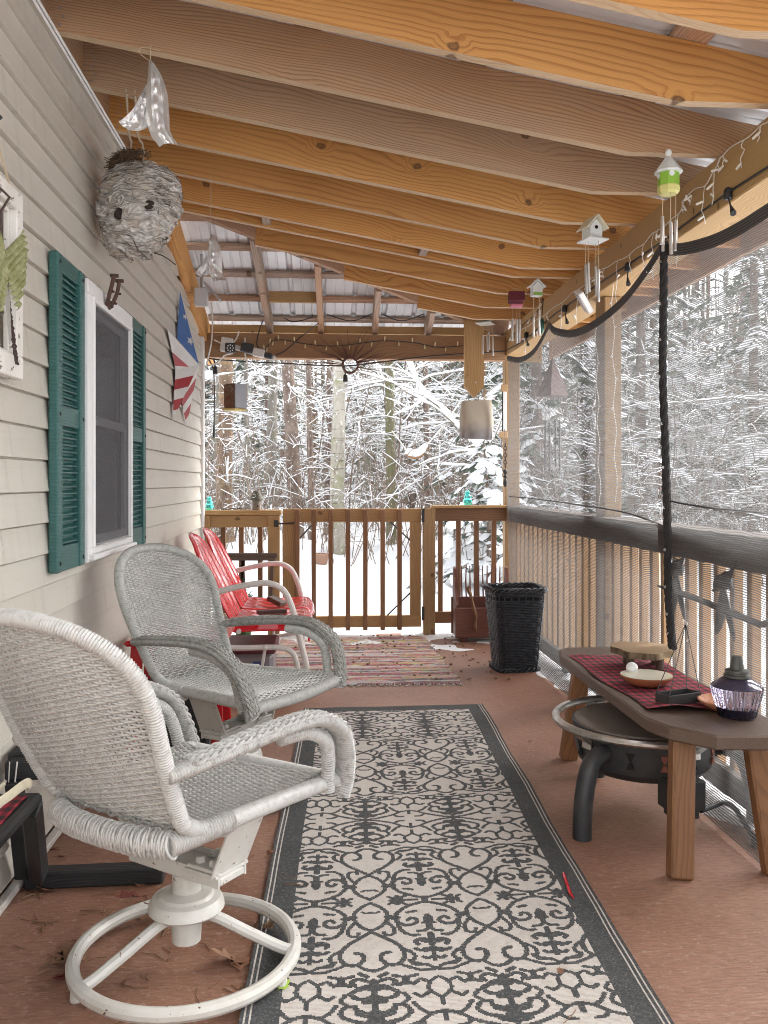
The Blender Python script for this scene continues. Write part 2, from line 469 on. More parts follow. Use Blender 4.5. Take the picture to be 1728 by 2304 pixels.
def siding_run(k, y0, y1_, xo):
    z = Z0 + k * DZ
    zt = min(z + DZ, 2.636); ye = 6.42
    if zt > zslope(6.42):
        ye = 4.86 + (2.640 - zt) / .228 if zt < 2.639 else 4.9
    prof = [(XW + .0015, z - .0005), (XW, z + .001), (XW, z + .006), (XW - .0015, z + .010), (XW - .0125, zt - .006), (XW - .019, zt - .003), (XW - .019, zt + .002), (-.92, zt + .002), (-.92, z - .0005)]
    mb = MB()
    if y1_ is not None: ye = min(ye, y1_)
    if ye - y0 < .05: return
    n = len(prof); vs = []
    ysg = [y0 + (ye - y0) * i / 10 for i in range(11)]
    for i, y in enumerate(ysg):
        wob = .0012 * math.sin(y * 3.1 + k * 1.7)
        vs += [(x + wob + (xo if x > -.9 else 0), y, zz - z - xo * .6) for x, zz in prof]
    fs = []
    for i in range(10):
        for a in range(n):
            b = (a + 1) % n; fs.append((i * n + a, (i + 1) * n + a, (i + 1) * n + b, i * n + b))
    fs.append(tuple(range(n))); fs.append(tuple(10 * n + a for a in range(n))[::-1])
    mb.add(vs, fs)
    l = wall.location
    mb.v = [(p[0] - l[0], p[1] - l[1], p[2]) for p in mb.v]
    o = link('siding_board', mb.mesh('siding_board', M_sid, 40), wall); o.location = (0, 0, z)
for k in range(-11, 16):
    if Z0 + k * DZ < 2.62: siding(k)
part('corner_trim', MB().box((-.885, 6.45, 1.12), (.05, .06, 2.32), None, .006).box((-.93, 6.475, 1.12), (.1, .03, 2.3)), M_white, wall)
part('base_trim', MB().box((-.862, 2.4, .012), (.03, 7.9, .022), None, .005), mk_paint('dirty_white_trim', (.60, .57, .53), .5, .5, (.2, .17, .14), 5), wall)
mb = MB()
for dx, dz in ((.0, 0), (.006, .012), (-.002, .024)):
    mb.tube([(XW + .004 + dx, -1.3, 2.612 + dz), (XW + .004 + dx, 4.86, 2.612 + dz), (XW + .004 + dx, 6.40, zslope(6.4) - .028 + dz)], .005, 6)
part('top_trim', mb, M_white, wall)

# window, built proud of the siding
win = part('window', MB(), M_white, wall)
Y0, Y1, ZB, ZT = 3.185, 3.915, .860, 1.882
def rect_frame(y0, y1, z0, z1, wd, x0, x1, ch=.003):
    mb = MB(); xc, dx = (x0 + x1) / 2, abs(x1 - x0)
    mb.box((xc, (y0 + y1) / 2, z1 - wd / 2), (dx, y1 - y0, wd), None, ch)
    mb.box((xc, (y0 + y1) / 2, z0 + wd / 2), (dx, y1 - y0, wd), None, ch)
    for y in (y0 + wd / 2, y1 - wd / 2): mb.box((xc, y, (z0 + z1) / 2), (dx, wd, z1 - z0 - 2 * wd), None, ch)
    return mb
f = rect_frame(Y0, Y1, ZB, ZT, .052, -.885, -.835)
l = wall.location; f.v = [(p[0] - l[0], p[1] - l[1], p[2]) for p in f.v]
win.data = f.mesh('window', M_white)
part('inner_frame', rect_frame(Y0 + .054, Y1 - .03, ZB + .03, ZT - .053, .020, -.872, -.827), M_white, win)
part('sill', MB().box((-.838, (Y0 + Y1) / 2, ZB + .018), (.05, Y1 - Y0 - .02, .020), None, .004), M_white, win)
part('upper_sash', rect_frame(Y0 + .08, Y1 - .055, 1.37, ZT - .078, .030, -.872, -.858), M_white, win)
part('lower_sash', rect_frame(Y0 + .08, Y1 - .055, ZB + .055, 1.40, .035, -.866, -.850), M_white, win)
g = Nodes('window_pane', .04); g.p(Base_Color=(.035, .036, .04), Specular_IOR_Level=.6)
part('pane', MB().box((-.873, (Y0 + Y1) / 2, (ZB + ZT) / 2), (.004, Y1 - Y0 - .1, ZT - ZB - .1)), g.m, win)
cu = mk_flat('drawn_curtain', (.16, .16, .17), .9)
def screen_mat():
    m = Nodes('insect_screen', .6); v = m.obj()
    d = m.n('BsdfDiffuse', {'Color': (.15, .15, .16)}); t = m.n('BsdfTransparent')
    k = m.n('MixShader', {0: .5, 1: t, 2: d}); m.t.links.new(k, m.out.inputs[0]); return m.m
part('insect_screen', MB().box((-.843, (Y0 + Y1) / 2, (ZB + ZT) / 2), (.0016, Y1 - Y0 - .10, ZT - ZB - .12)), screen_mat(), win)
part('curtain', MB().grid(lambda a, b: (-.8695 + .0012 * math.sin(a * 40), Y0 + .13 + a * .10, ZB + .10 + b * .42), 24, 2), cu, win)

def shutter_mat():
    m = Nodes('green_shutter_plastic', .38); v = m.obj(); r = m.rnd()
    o = m.n('VectorMath', {0: v, 1: m.comb(0.0, m.math('MULTIPLY', r, 7.0), m.math('MULTIPLY', r, 13.0))}, operation='ADD')
    wv = m.n('TexWave', {'Vector': m.map(o, (1, 1, 1)), 'Scale': 26.0, 'Distortion': 9.0, 'Detail': 2.0, 'Detail Scale': .6}, 1, bands_direction='Z')
    n = m.noise(v, 6, 4)
    c = m.mix(n, (.020, .088, .080), (.032, .120, .110))
    c = m.mix(m.math('MULTIPLY', wv, .22), c, (.07, .18, .165))
    m.p(Base_Color=c, Normal=m.bump(wv, .35, .002)); return m.m
M_sh = shutter_mat()
def shutter(y0, y1):
    zb, zt = .856, 1.895; x0, x1 = -.877, -.845; st = .052
    mb = MB()
    for y in (y0 + st / 2, y1 - st / 2): mb.box(((x0 + x1) / 2, y, (zb + zt) / 2), (x1 - x0, st, zt - zb), None, .005)
    for a, b in ((zb, .940), (1.337, 1.404), (1.840, zt)):
        mb.box((-.864, (y0 + y1) / 2, (a + b) / 2), (.024, y1 - y0 - 2 * st, b - a), None, .002)
    mb.box((-.874, (y0 + y1) / 2, (zb + zt) / 2), (.005, y1 - y0 - .02, zt - zb - .02))
    s = part('shutter', mb, M_sh, wall)
    me = None; l = wall.location
    for a, b, n in ((.940, 1.337, 17), (1.404, 1.840, 19)):
        for i in range(n):
            z = a + (i + .5) * (b - a) / n
            if me is None:
                rm = Matrix.Rotation(R(-32), 3, 'Y')
                me = MB().box((0, 0, 0), (.020, y1 - y0 - 2 * st - .002, .007), rm.transposed(), .002).mesh('slat', M_sh, 30)
            o = link('slat', me, s); o.location = (-.8645 - l[0], (y0 + y1) / 2 - l[1], z)
    mb = MB()
    for z in (zb + .03, 1.372, zt - .03):
        for y in (y0 + .022, y1 - .022): mb.lathe([(0.001, .004), (.006, .003), (.007, 0)], 8, (x1, y, z), Matrix.Rotation(R(90), 3, 'Y'))
    part('screw_cap', mb, M_cord, s)
shutter(2.862, 3.180); shutter(3.925, 4.265)

# ---------------- roof
XL, ZL, SL, YA, SP = -.90, 2.647, .1804, 2.947, .4064
XB, ZBT, ZBB, YF = 1.387, 2.293, 2.104, 6.50
def zr(x): return ZL - SL * (x - XL)
def yhip(x): return 4.90 + .783 * (x + .81)
def zj(y): return 2.266 + .25 * (6.55 - y)
RT = .187
roof = thing('porch_roof', 'open porch roof of pine rafters, purlins and white ribbed metal sheets', 'roof', (.3, 3.5, 2.3)); roof['kind'] = 'structure'
def rafter(y, xs, mat, th=.038):
    """2x8 with a level seat cut over the beam; local x along the length"""
    xb = XL + (ZL - ZBT) / SL; xe = 1.86
    pts = [(xs, zr(xs)), (min(xb, 1.36), zr(min(xb, 1.36))), (XB + .10, ZBT), (XB + .105, zr(XB + .105) ), (xe, zr(xe) + .05), (xe, zr(xe) + RT), (xs, zr(xs) + RT)]
    pts = [pts[0]] + ([(xb, ZBT)] if xb > xs else []) + [(XB + .15, ZBT)] + [(XB + .152, zr(XB + .152) + .012), (xe, zr(xe) + .05), (xe, zr(xe) + RT), (xs, zr(xs) + RT)]
    ca = math.cos(math.atan(-SL)); sa = math.sin(math.atan(-SL))
    mid = ((xs + xe) / 2, (zr(xs) + zr(xe) + RT) / 2)
    loc2 = []
    for (x, z) in pts:
        dx, dz = x - mid[0], z - mid[1]; loc2.append((dx * ca + dz * sa, -dx * sa + dz * ca))
    # subdivide nothing: flat faces, small chamfer by an inset strip
    mb = MB().prism(loc2, th)
    mb.mi[2] = 1  # underside faces take the wood with light painted in
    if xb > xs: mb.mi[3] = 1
    me = mb.mesh('rafter', [mat, W_lit_edge], 0)
    o = link('rafter', me, roof)
    M = Matrix.Rotation(-math.atan(-SL), 4, 'Y'); l = roof.location
    M.translation = (mid[0] - l[0], y + th / 2 - l[1], mid[1] - l[2])
    o.matrix_local = M
    return o
def xhip(y): return -.81 + (y - 4.90) / .783
wm = {-2: W_honey, -1: W_honey, 0: W_weath, 1: W_weath}
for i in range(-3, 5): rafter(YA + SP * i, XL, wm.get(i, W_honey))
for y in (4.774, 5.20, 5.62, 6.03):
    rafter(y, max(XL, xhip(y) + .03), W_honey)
# blocks between the doubled rafters
for x in (-.30, .55):
    board('blocking', (x, 4.615, zr(x) + .06), (x, 4.772, zr(x) + .06), .045, .10, W_pink, roof)
nl = MB()
for i in range(-2, 5):
    for kk in range(6):
        nl.lathe([(.001, .002), (.0042, .0015), (.0045, 0)], 6, (XL + .035 + .012 * (kk % 2), YA + SP * i - .0195 + .0195, zr(XL + .04) + .022 + kk * .028), Matrix.Rotation(R(90), 3, 'X'))
part('nail', nl, M_zinc, roof, kind='stuff')
# hip rafter
hd = Vector((2.25, 2.25 * .783, 0))
hp0 = Vector((-.89, yhip(-.89) , 0)); hp1 = Vector((1.42, yhip(1.42), 0))
hp0.z = 2.688 + .07; hp1.z = 2.688 - (1.42 + .89) * .186 + .07
board('hip_rafter', hp0, hp1, .042, .14, W_pink, roof)
# hip side jack rafters, running towards the far beam
for x, mat in ((-.395, W_pink), (-.01, W_pink), (.40, W_pink), (.81, W_pink)):
    y0 = yhip(x) + .03; y1 = 7.05
    board('jack_rafter', (x - .02, y0, zj(y0) + .07), (x + .01, y1, zj(y1) + .07), .040, .14, mat, roof)
board('wall_rafter', (-.865, 4.62, zj(4.62) + .01), (-.875, 6.98, zj(6.98) + .01), .05, .19, W_honey, roof)
# ledger on the wall
board('ledger', (-.918, 1.2, 2.655 + .11), (-.918, 4.95, 2.655 + .11), .038, .235, W_weath, roof)
# purlins over the main rafters (along Y) and over the hip side (along X)
for x in (-.62, -.05, .52, 1.10, 1.62):
    y1 = min(yhip(x) + .12, 6.9)
    board('purlin', (x, 1.3, zr(x) + RT + .012), (x, y1, zr(x) + RT + .012), .115 if x > 1 else .09, .019, W_pink, roof, up=(SL, 0, 1))
for y in (4.98, 5.28, 5.62, 5.97, 6.33, 6.66):
    x1 = min(xhip(y) + .1, 1.85)
    board('purlin', (-.86, y, zj(y) + .155), (x1, y, zj(y) + .155), .07, .022, W_pink, roof, up=(0, .25, 1))
for x0, x1, y, zo in ((-.37, -.03, 6.10, .06),):
    board('blocking', (x0, y, zj(y) + zo), (x1, y, zj(y) + zo), .035, .075, W_yellow, roof)
board('purlin', (-.86, 6.70, 2.318), (1.35, 6.70, 2.318), .034, .060, W_yellow, roof)
board('fascia', (-.88, 7.06, zj(7.06) + .07), (1.8, 7.06, zj(7.06) + .07), .03, .14, W_yellow, roof)
board('fascia', (1.875, 1.2, zr(1.875) + .10), (1.875, 7.05, zr(1.875) + .10), .028, .17, W_pink, roof)
# metal sheets
M_tin = mk_paint('white_roof_metal', (.70, .72, .75), .32, .18, (.42, .42, .42), 5, metal=.15)
def ribbed(width):
    """profile (offset, height) of one sheet: tall ribs with small ones between"""
    out = []; pitch = .229; n = int(round(width / pitch))
    for k in range(n):
        b = k * pitch
        out += [(b, 0), (b + .012, .019), (b + .032, .019), (b + .044, 0), (b + .095, 0), (b + .100, .004), (b + .108, .004), (b + .113, 0), (b + .160, 0), (b + .165, .004), (b + .173, .004), (b + .178, 0)]
    return out + [(n * pitch, 0)]
W9 = .229 * 4
for k in range(7):
    ys0 = 1.25 + k * W9
    mb = MB(); pr = ribbed(W9); vs = []
    for (o, h) in pr:
        y = ys0 + o; xs = max(-.93, xhip(y) - .02)
        xs = min(xs, 1.9)
        for x in (xs, 1.97): vs.append((x, y, zr(x) + RT + .026 + h + (k % 2) * .002))
    mb.add(vs, [(2 * i, 2 * i + 1, 2 * i + 3, 2 * i + 2) for i in range(len(pr) - 1)])
    if ys0 < 6.6: part('roof_panel', mb, M_tin, roof, ang=20)
for k in range(4):
    xs0 = -.93 + k * W9
    mb = MB(); pr = ribbed(W9); vs = []
    for (o, h) in pr:
        x = min(xs0 + o, 1.95); y0 = max(4.7, yhip(x) - .01)
        for y in (y0, 7.12): vs.append((x, y, zj(y) + .170 + h + (k % 2) * .002))
    mb.add(vs, [(2 * i, 2 * i + 1, 2 * i + 3, 2 * i + 2) for i in range(len(pr) - 1)])
    if xs0 < 1.9: part('roof_panel', mb, M_tin, roof, ang=20)

# ---------------- beams and posts
def sboard(name, p0, p1, w_, h_, mat, label, cat, group=None, up=(0, 0, 1), ch=.004):
    o = board(name, p0, p1, w_, h_, mat, None, up, ch); return tag(o, label, cat, group)
sboard('porch_beam', (XB + .075, 1.0, (ZBT + ZBB) / 2), (XB + .075, 6.62, (ZBT + ZBB) / 2), .15, ZBT - ZBB, W_yellow, 'long tan porch beam along the right side above the shade mesh', 'beam')
sboard('porch_beam', (-.88, YF + .045, 2.163), (XB - .002, YF + .045, 2.163), .09, .182, W_dark, 'dark brown beam across the far end carrying the fairy lights', 'beam')
sboard('porch_post', (1.485, 4.44, -.02), (1.485, 4.44, ZBB - .002), .15, .088, W_post, 'square wooden post behind the mesh midway along the right rail', 'post', 'porch posts', up=(1, 0, 0))
sboard('porch_post', (1.45, 6.62, -.3), (1.45, 6.62, ZBB - .002), .11, .11, W_post, 'corner post where the far rail meets the right mesh', 'post', 'porch posts', up=(1, 0, 0))
hb = thing('hanging_board', 'plain board with pointed lower end hanging from rafters by far corner', 'board', (1.11, 6.33, 1.76))
M = Matrix(((0, 0, 1), (0, 1, 0), (-1, 0, 0))).transposed()
pz = [(-.35, -.072), (.26, -.072), (.345, 0), (.26, .072), (-.35, .072)]
o = link('board', MB().prism(pz, .036).mesh('board', W_rail, 0), hb)
o.matrix_local = Matrix(((0, 0, 1, 0), (0, 1, 0, 0), (-1, 0, 0, .35), (0, 0, 0, 1)))
o2 = link('nail_head', MB().lathe([(.001, .003), (.006, .002), (.006, -.002)], 8, (.01, -.019, .12), Matrix.Rotation(R(90), 3, 'X')).mesh('nail_head', M_steel), hb)

# ---------------- far railing and gate (front faces at YR)
YR = 6.50
def fx(u): return at(u, 1300, Y=YR).x
ra = thing('deck_railing', 'short brown railing left of the gate against the house wall', 'railing', (-.6, YR, 0))
xa, xb_ = fx(452), fx(628)
board('top_cap', (xa - .05, YR + .05, .925), (xb_ + .015, YR + .05, .925), .14, .036, W_rail, ra)
board('upper_rail', (xa + .05, YR + .03, .86), (xb_ - .08, YR + .03, .86), .036, .09, W_rail, ra)
board('post', (xa + .03, YR + .03, -.2), (xa + .03, YR + .03, .905), .088, .07, W_rail, ra, up=(1, 0, 0))
board('post', (xb_ - .04, YR + .03, -.2), (xb_ - .04, YR + .03, .905), .088, .085, W_rail, ra, up=(1, 0, 0))
board('lower_rail', (xa + .075, YR + .05, .13), (xb_ - .09, YR + .05, .13), .036, .088, W_rail, ra)
for u in (500, 541, 584): board('baluster', (fx(u), YR + .075, .09), (fx(u), YR + .075, .86), .036, .036, W_balu, ra, up=(1, 0, 0))
rb = thing('deck_railing', 'short brown railing right of the gate with a thick square post', 'railing', (1.05, YR, 0))
xc, xd = fx(966), fx(1140)
board('post', (xc, YR + .03, -.2), (xc, YR + .03, .955), .088, .088, W_post, rb, up=(1, 0, 0))
board('top_cap', (xc + .02, YR + .05, .965), (xd, YR + .05, .965), .13, .022, W_rail, rb)
board('upper_rail', (xc + .046, YR + .03, .905), (xd, YR + .03, .905), .036, .096, W_balu, rb)
board('lower_rail', (xc + .046, YR + .05, .128), (xd, YR + .05, .128), .036, .085, W_balu, rb)
for u in (994, 1035, 1076, 1116): board('baluster', (fx(u), YR + .085, .10), (fx(u), YR + .085, .90), .036, .036, W_balu, rb, up=(1, 0, 0))
ga = thing('deck_gate', 'brown wooden slatted gate with seven upright balusters at the far end', 'gate', (fx(792), YR, 0))
g0, g1 = fx(636), fx(949)
board('top_rail', (g0, YR + .04, .902), (g1, YR + .04, .902), .036, .10, W_rail, ga)
board('bottom_rail', (g0, YR + .04, .105), (g1, YR + .04, .105), .036, .088, W_rail, ga)
board('stile', (g0 + .055, YR + .039, .150), (g0 + .055, YR + .039, .851), .036, .115, W_rail, ga, up=(1, 0, 0))
board('stile', (g1 - .045, YR + .039, .150), (g1 - .045, YR + .039, .851), .036, .082, W_rail, ga, up=(1, 0, 0))
for u in (669, 706, 744, 783, 822, 861, 899): board('baluster', (fx(u), YR + .003, .045), (fx(u), YR + .003, .945), .036, .034, W_balu, ga, up=(1, 0, 0))
for (u0, v0, u1, v1) in ((674, 1212, 702, 1181), (874, 1170, 923, 1216), (871, 1385, 923, 1334)):
    part('brace_rod', MB().tube([at(u0, v0, Y=YR + .03), at(u1, v1, Y=YR + .03)], .006, 6), M_black, ga)
for v_ in (1160, 1380): part('hinge', MB().box(at(952, v_, Y=YR - .01), (.02, .012, .10)), M_black, ga)
la = at(632, 1178, Y=YR - .015)
part('latch', MB().box(la + Vector((-.035, 0, 0)), (.03, .02, .05)).tube([la + Vector((-.02, 0, 0)), la + Vector((.06, 0, 0)), la + Vector((.10, -.01, .002))], .006, 6), M_black, ga)

# ---------------- right railing, outside the mesh
rr = thing('deck_railing', 'long right hand railing of tan balusters seen behind the shade mesh', 'railing', (1.47, 4, 0))
board('top_cap', (1.46, .9, .962), (1.46, 6.55, .962), .14, .022, W_drail, rr)
board('upper_rail', (1.445, .9, .90), (1.445, 6.55, .90), .036, .10, W_drail, rr)
board('lower_rail', (1.445, .9, .085), (1.445, 6.55, .085), .036, .088, W_drail, rr)
y = 1.1
while y < 6.5:
    if abs(y - 4.44) > .10: board('baluster', (1.482, y, .04), (1.482, y, .945), .036, .036, W_balr, rr, up=(1, 0, 0))
    y += .1285
# ================================================================ the woods
def bark(name, a, b, c2, scale=14, band=False, fleck=True):
    m = Nodes(name, .85); v = m.obj()
    n = m.noise(m.map(v, (1, 1, .22)), scale, 5, .65)
    k = m.noise(v, 5, 4, .6)
    col = m.mix(m.ramp(n, [(.35, 0.0), (.62, 1.0)]), a, b)
    col = m.mix(m.ramp(k, [(.50, 0.0), (.66, .85)]), col, c2)
    if band:
        h = m.noise(m.map(v, (1.5, 1.5, 14)), 1.6, 3, .7)
        col = m.mix(m.ramp(h, [(.60, 0.0), (.68, .85)]), col, (.06, .05, .045))
    if fleck: col = m.mix(m.ramp(m.noise(m.map(v, (1, 1, .6)), 26, 4, .7), [(.60, 0.0), (.66, .9)]), col, (.72, .73, .75))
    m.p(Base_Color=col, Normal=m.bump(n, .9, .02)); return m.m
B_brown = bark('bark_brown', (.11, .076, .06), (.20, .145, .115), (.25, .20, .165))
B_orange = bark('bark_mottled', (.105, .062, .040), (.20, .135, .09), (.30, .20, .10), 11)
B_birch = bark('bark_birch', (.27, .245, .20), (.40, .375, .32), (.23, .235, .12), 8, True)
B_moss = bark('bark_mossy', (.13, .12, .065), (.20, .18, .11), (.16, .17, .075), 12)
B_grey = bark('bark_grey', (.15, .135, .115), (.24, .22, .19), (.20, .205, .15), 12)
M_twig = bark('twig_bark', (.15, .12, .095), (.25, .215, .17), (.22, .22, .13), 20)
def needle_mat():
    m = Nodes('hemlock_needles', .75); r = m.noise(m.obj(), 4, 4, .6)
    m.p(Base_Color=m.mix(r, (.060, .090, .060), (.13, .155, .11))); return m.m
M_need = needle_mat()

def rnd_path(p, d, L, n, droop, wob, rg):
    pts = [p.copy()]; d = d.normalized(); q = p.copy(); st = L / n
    for i in range(n):
        d = (d + Vector((rg.uniform(-wob, wob), rg.uniform(-wob, wob), rg.uniform(-wob, wob) - droop / n))).normalized()
        q = q + d * st; pts.append(q.copy())
    return pts
def snow_on(mb, pts, r, rg, th, keep=.85):
    if rg.random() > keep or len(pts) < 2: return
    q = []; rs = []
    m = len(pts)
    for i, p in enumerate(pts):
        k = rg.uniform(.6, 1.35) * (1 if i < m - 1 else .5)
        rr = (r[i] if hasattr(r, '__len__') else r)
        q.append(p + Vector((0, 0, rr * .7 + th * k * .45))); rs.append(max(.004, th * k * .75 + rr * .6))
    if abs((q[-1] - q[0]).normalized().z) > .85: return
    mb.tube(q, rs, 4, True, (.85, 1.15), up=(0, 0, 1))

def hardwood(seed, H=10., r0=.1, zl=.9, npr=42, lean=.03, sec=8, ter=4, L0=2.2):
    rg = random.Random(seed)
    T, Bm, S = MB(), MB(), MB()
    tp = [Vector((0, 0, -.3))]; d = Vector((rg.uniform(-lean, lean), rg.uniform(-lean, lean), 1))
    n = 13
    for i in range(n):
        d = (d + Vector((rg.uniform(-.03, .03), rg.uniform(-.03, .03), .02))).normalized(); tp.append(tp[-1] + d * (H + .3) / n)
    rs = [r0 * (1.25 if i == 0 else 1) * (1 - .80 * i / n) * rg.uniform(.94, 1.06) for i in range(n + 1)]
    T.tube(tp, rs, 10)
    def on(z):
        t = (z + .3) / (H + .3) * n; k = min(n - 1, int(t)); return tp[k].lerp(tp[k + 1], t - k), rs[k]
    for i in range(npr):
        z = zl + (H - zl - .2) * (i + rg.random()) / npr
        p, rt = on(z); az = rg.uniform(0, 6.283)
        L = L0 * (1 - .55 * z / H) * rg.uniform(.45, 1.15)
        el = rg.uniform(-.15, .75)
        d = Vector((math.cos(az), math.sin(az), el))
        r = min(rt * .45, .005 + .0055 * L)
        pts = rnd_path(p, d, L, 6, rg.uniform(.1, .7), .24, rg)
        rr = [r * (1 - .75 * k / 6) for k in range(7)]
        Bm.tube(pts, rr, 4, False); snow_on(S, pts, rr, rg, .0145, .72)
        for j in range(sec):
            t = rg.uniform(.2, 1.0) * 6; k = min(5, int(t)); q = pts[k].lerp(pts[k + 1], t - k)
            d0 = (pts[k + 1] - pts[k]).normalized(); sd = d0.cross(Vector((0, 0, 1)))
            d2 = d0 * rg.uniform(.3, 1) + sd * rg.uniform(-1, 1) + Vector((0, 0, rg.uniform(-.25, .45)))
            L2 = L * rg.uniform(.18, .5); p2 = rnd_path(q, d2, L2, 4, .35, .36, rg)
            Bm.tube(p2, [r * .42 * (1 - .2 * a) for a in range(5)] if False else [max(.003, r * .42 - .0009 * a) for a in range(5)], 3, False)
            snow_on(S, p2, .004, rg, .0095, .52)
            for m in range(ter):
                k = rg.randrange(1, 4); d3 = (p2[k + 1] - p2[k]).normalized() + Vector((rg.uniform(-.9, .9), rg.uniform(-.9, .9), rg.uniform(-.3, .5)))
                p3 = rnd_path(p2[k], d3, L2 * rg.uniform(.25, .6), 2, .2, .15, rg)
                Bm.tube(p3, [.0035, .003, .002], 3, False); snow_on(S, p3, .002, rg, .0065, .55)
    return T, Bm, S

def hemlock(seed, H=9., r0=.09, zl=.5, npr=60, L0=1.9, snow=.55):
    rg = random.Random(seed)
    T, Bm, S = MB(), MB(), MB()
    T.tube([(0, 0, -.3), (0, 0, H * .5), (rg.uniform(-.1, .1), 0, H)], [r0 * 1.2, r0 * .7, .01], 8)
    N = MB()
    for i in range(npr):
        z = zl + (H - zl) * ((i + rg.random()) / npr) ** .9
        az = i * 2.399 + rg.uniform(-.4, .4); L = L0 * (1.02 - z / H) * rg.uniform(.7, 1.15) + .12
        d = Vector((math.cos(az), math.sin(az), rg.uniform(.0, .25)))
        pts = rnd_path(Vector((0, 0, z)), d, L, 5, .75, .07, rg)
        N.cur = 1; N.tube(pts, [max(.004, .016 * (1 - k / 5.5)) for k in range(6)], 3, False); N.cur = 0
        ns = int(5 + L * 9)
        for j in range(ns):
            t = (j + rg.random()) / ns * 5; k = min(4, int(t)); q = pts[k].lerp(pts[k + 1], t - k)
            d0 = (pts[k + 1] - pts[k]).normalized(); sd = d0.cross(Vector((0, 0, 1))).normalized()
            side = 1 if j % 2 else -1
            L2 = rg.uniform(.10, .26) * (.6 + .5 * L)
            dd = (d0 * rg.uniform(.4, 1) + sd * side * rg.uniform(.5, 1) + Vector((0, 0, rg.uniform(-.55, -.05)))).normalized()
            up = Vector((rg.uniform(-.3, .3), rg.uniform(-.3, .3), 1)).normalized(); w = dd.cross(up).normalized()
            # a spray: three narrow blades
            for a, s_ in ((0, 1.), (.5, .7), (-.5, .7)):
                e = (dd + w * a).normalized() * L2 * s_; ww = e.cross(up).normalized() * L2 * .14
                m_ = q + e * .45
                N.add([q, m_ + ww, q + e, m_ - ww], [(0, 1, 2, 3)])
            if rg.random() < snow:
                c = q + dd * L2 * .45 + Vector((0, 0, .015)); a0 = rg.uniform(0, 6); rr = L2 * rg.uniform(.35, .62)
                ring = [c + (dd * math.cos(a0 + m * 1.0472) * 1.25 + w * math.sin(a0 + m * 1.0472) * .8) * rr * rg.uniform(.7, 1.1) + Vector((0, 0, -.012)) for m in range(6)]
                S.add([c + Vector((0, 0, rr * .30))] + ring, [(0, m + 1, (m + 1) % 6 + 1) for m in range(6)])
    return T, N, S

def sapling(seed, H=3.2):
    rg = random.Random(seed); Bm, S, T = MB(), MB(), MB()
    tp = rnd_path(Vector((0, 0, -.2)), Vector((rg.uniform(-.2, .2), rg.uniform(-.2, .2), 1)), H, 8, 0, .09, rg)
    T.tube(tp, [.017 * (1 - .09 * k) for k in range(9)], 5)
    for i in range(22):
        t = rg.uniform(.9, 8); k = min(7, int(t)); q = tp[k].lerp(tp[k + 1], t - k); az = rg.uniform(0, 6.28)
        pts = rnd_path(q, Vector((math.cos(az), math.sin(az), rg.uniform(.1, .9))), rg.uniform(.35, 1.0), 4, .5, .18, rg)
        Bm.tube(pts, [.006, .005, .004, .003, .002], 3, False); snow_on(S, pts, .004, rg, .011, .75)
        for j in range(4):
            k = rg.randrange(1, 4); p3 = rnd_path(pts[k], Vector((rg.uniform(-1, 1), rg.uniform(-1, 1), rg.uniform(-.2, .8))), rg.uniform(.12, .35), 2, .2, .2, rg)
            Bm.tube(p3, [.003, .0025, .002], 3, False); snow_on(S, p3, .002, rg, .008, .6)
    return T, Bm, S

def proto(kind, seed, **k):
    T, B_, S = {'h': hardwood, 'e': hemlock, 's': sapling}[kind](seed, **k)
    tm = T.mesh('trunk', B_brown, 60)
    bm_ = B_.mesh('branches', [M_need, M_twig] if kind == 'e' else M_twig, 0)
    sm = S.mesh('snow_cover', M_snow, 0 if kind == 'e' else 60)
    return kind, tm, bm_, sm
PH = [proto('h', 101), proto('h', 202, H=11, zl=.4, npr=44, L0=2.1), proto('h', 303, H=9, npr=30, L0=2.7, sec=7), proto('h', 404, H=11, zl=1.6, npr=30, L0=1.7, sec=5)]
PF = [proto('h', 901, H=11, zl=2.3, npr=15, L0=1.5), proto('h', 902, H=11, zl=1.9, npr=18, L0=1.7)]
PE = [proto('e', 11), proto('e', 22, H=7.5, zl=.3, npr=52, snow=.7), proto('e', 33, H=11, npr=66, L0=2.2, snow=.45)]
PS = [proto('s', 1), proto('s', 2, H=2.4), proto('s', 3, H=4.2)]
PSH = proto('e', 55, H=1.55, zl=.06, npr=34, L0=.75, snow=1.0, r0=.03)
def plant(name, pr, x, y, label, cat, group=None, rz=0., s=1., tw=1., bk=None, lean=(0, 0)):
    kind, tm, bm_, sm = pr
    t = thing(name, label, cat, (x, y, ground_z(x, y)), rz, group)
    t.scale = (s, s, s); t.rotation_euler = (lean[0], lean[1], rz)
    o = link('trunk', tm, t); o.scale = (tw / s, tw / s, 1)
    if bk:
        o.material_slots[0].link = 'OBJECT'; o.material_slots[0].material = bk
    for n__, m__ in (('needles' if kind == 'e' else 'branches', bm_), ('snow_cover', sm)): link(n__, m__, t)['kind'] = 'stuff'
    return t
def xd(u, d): 
    a = (u - CU) / F; return d * (a * _c + _s), d * (_c - a * _s)
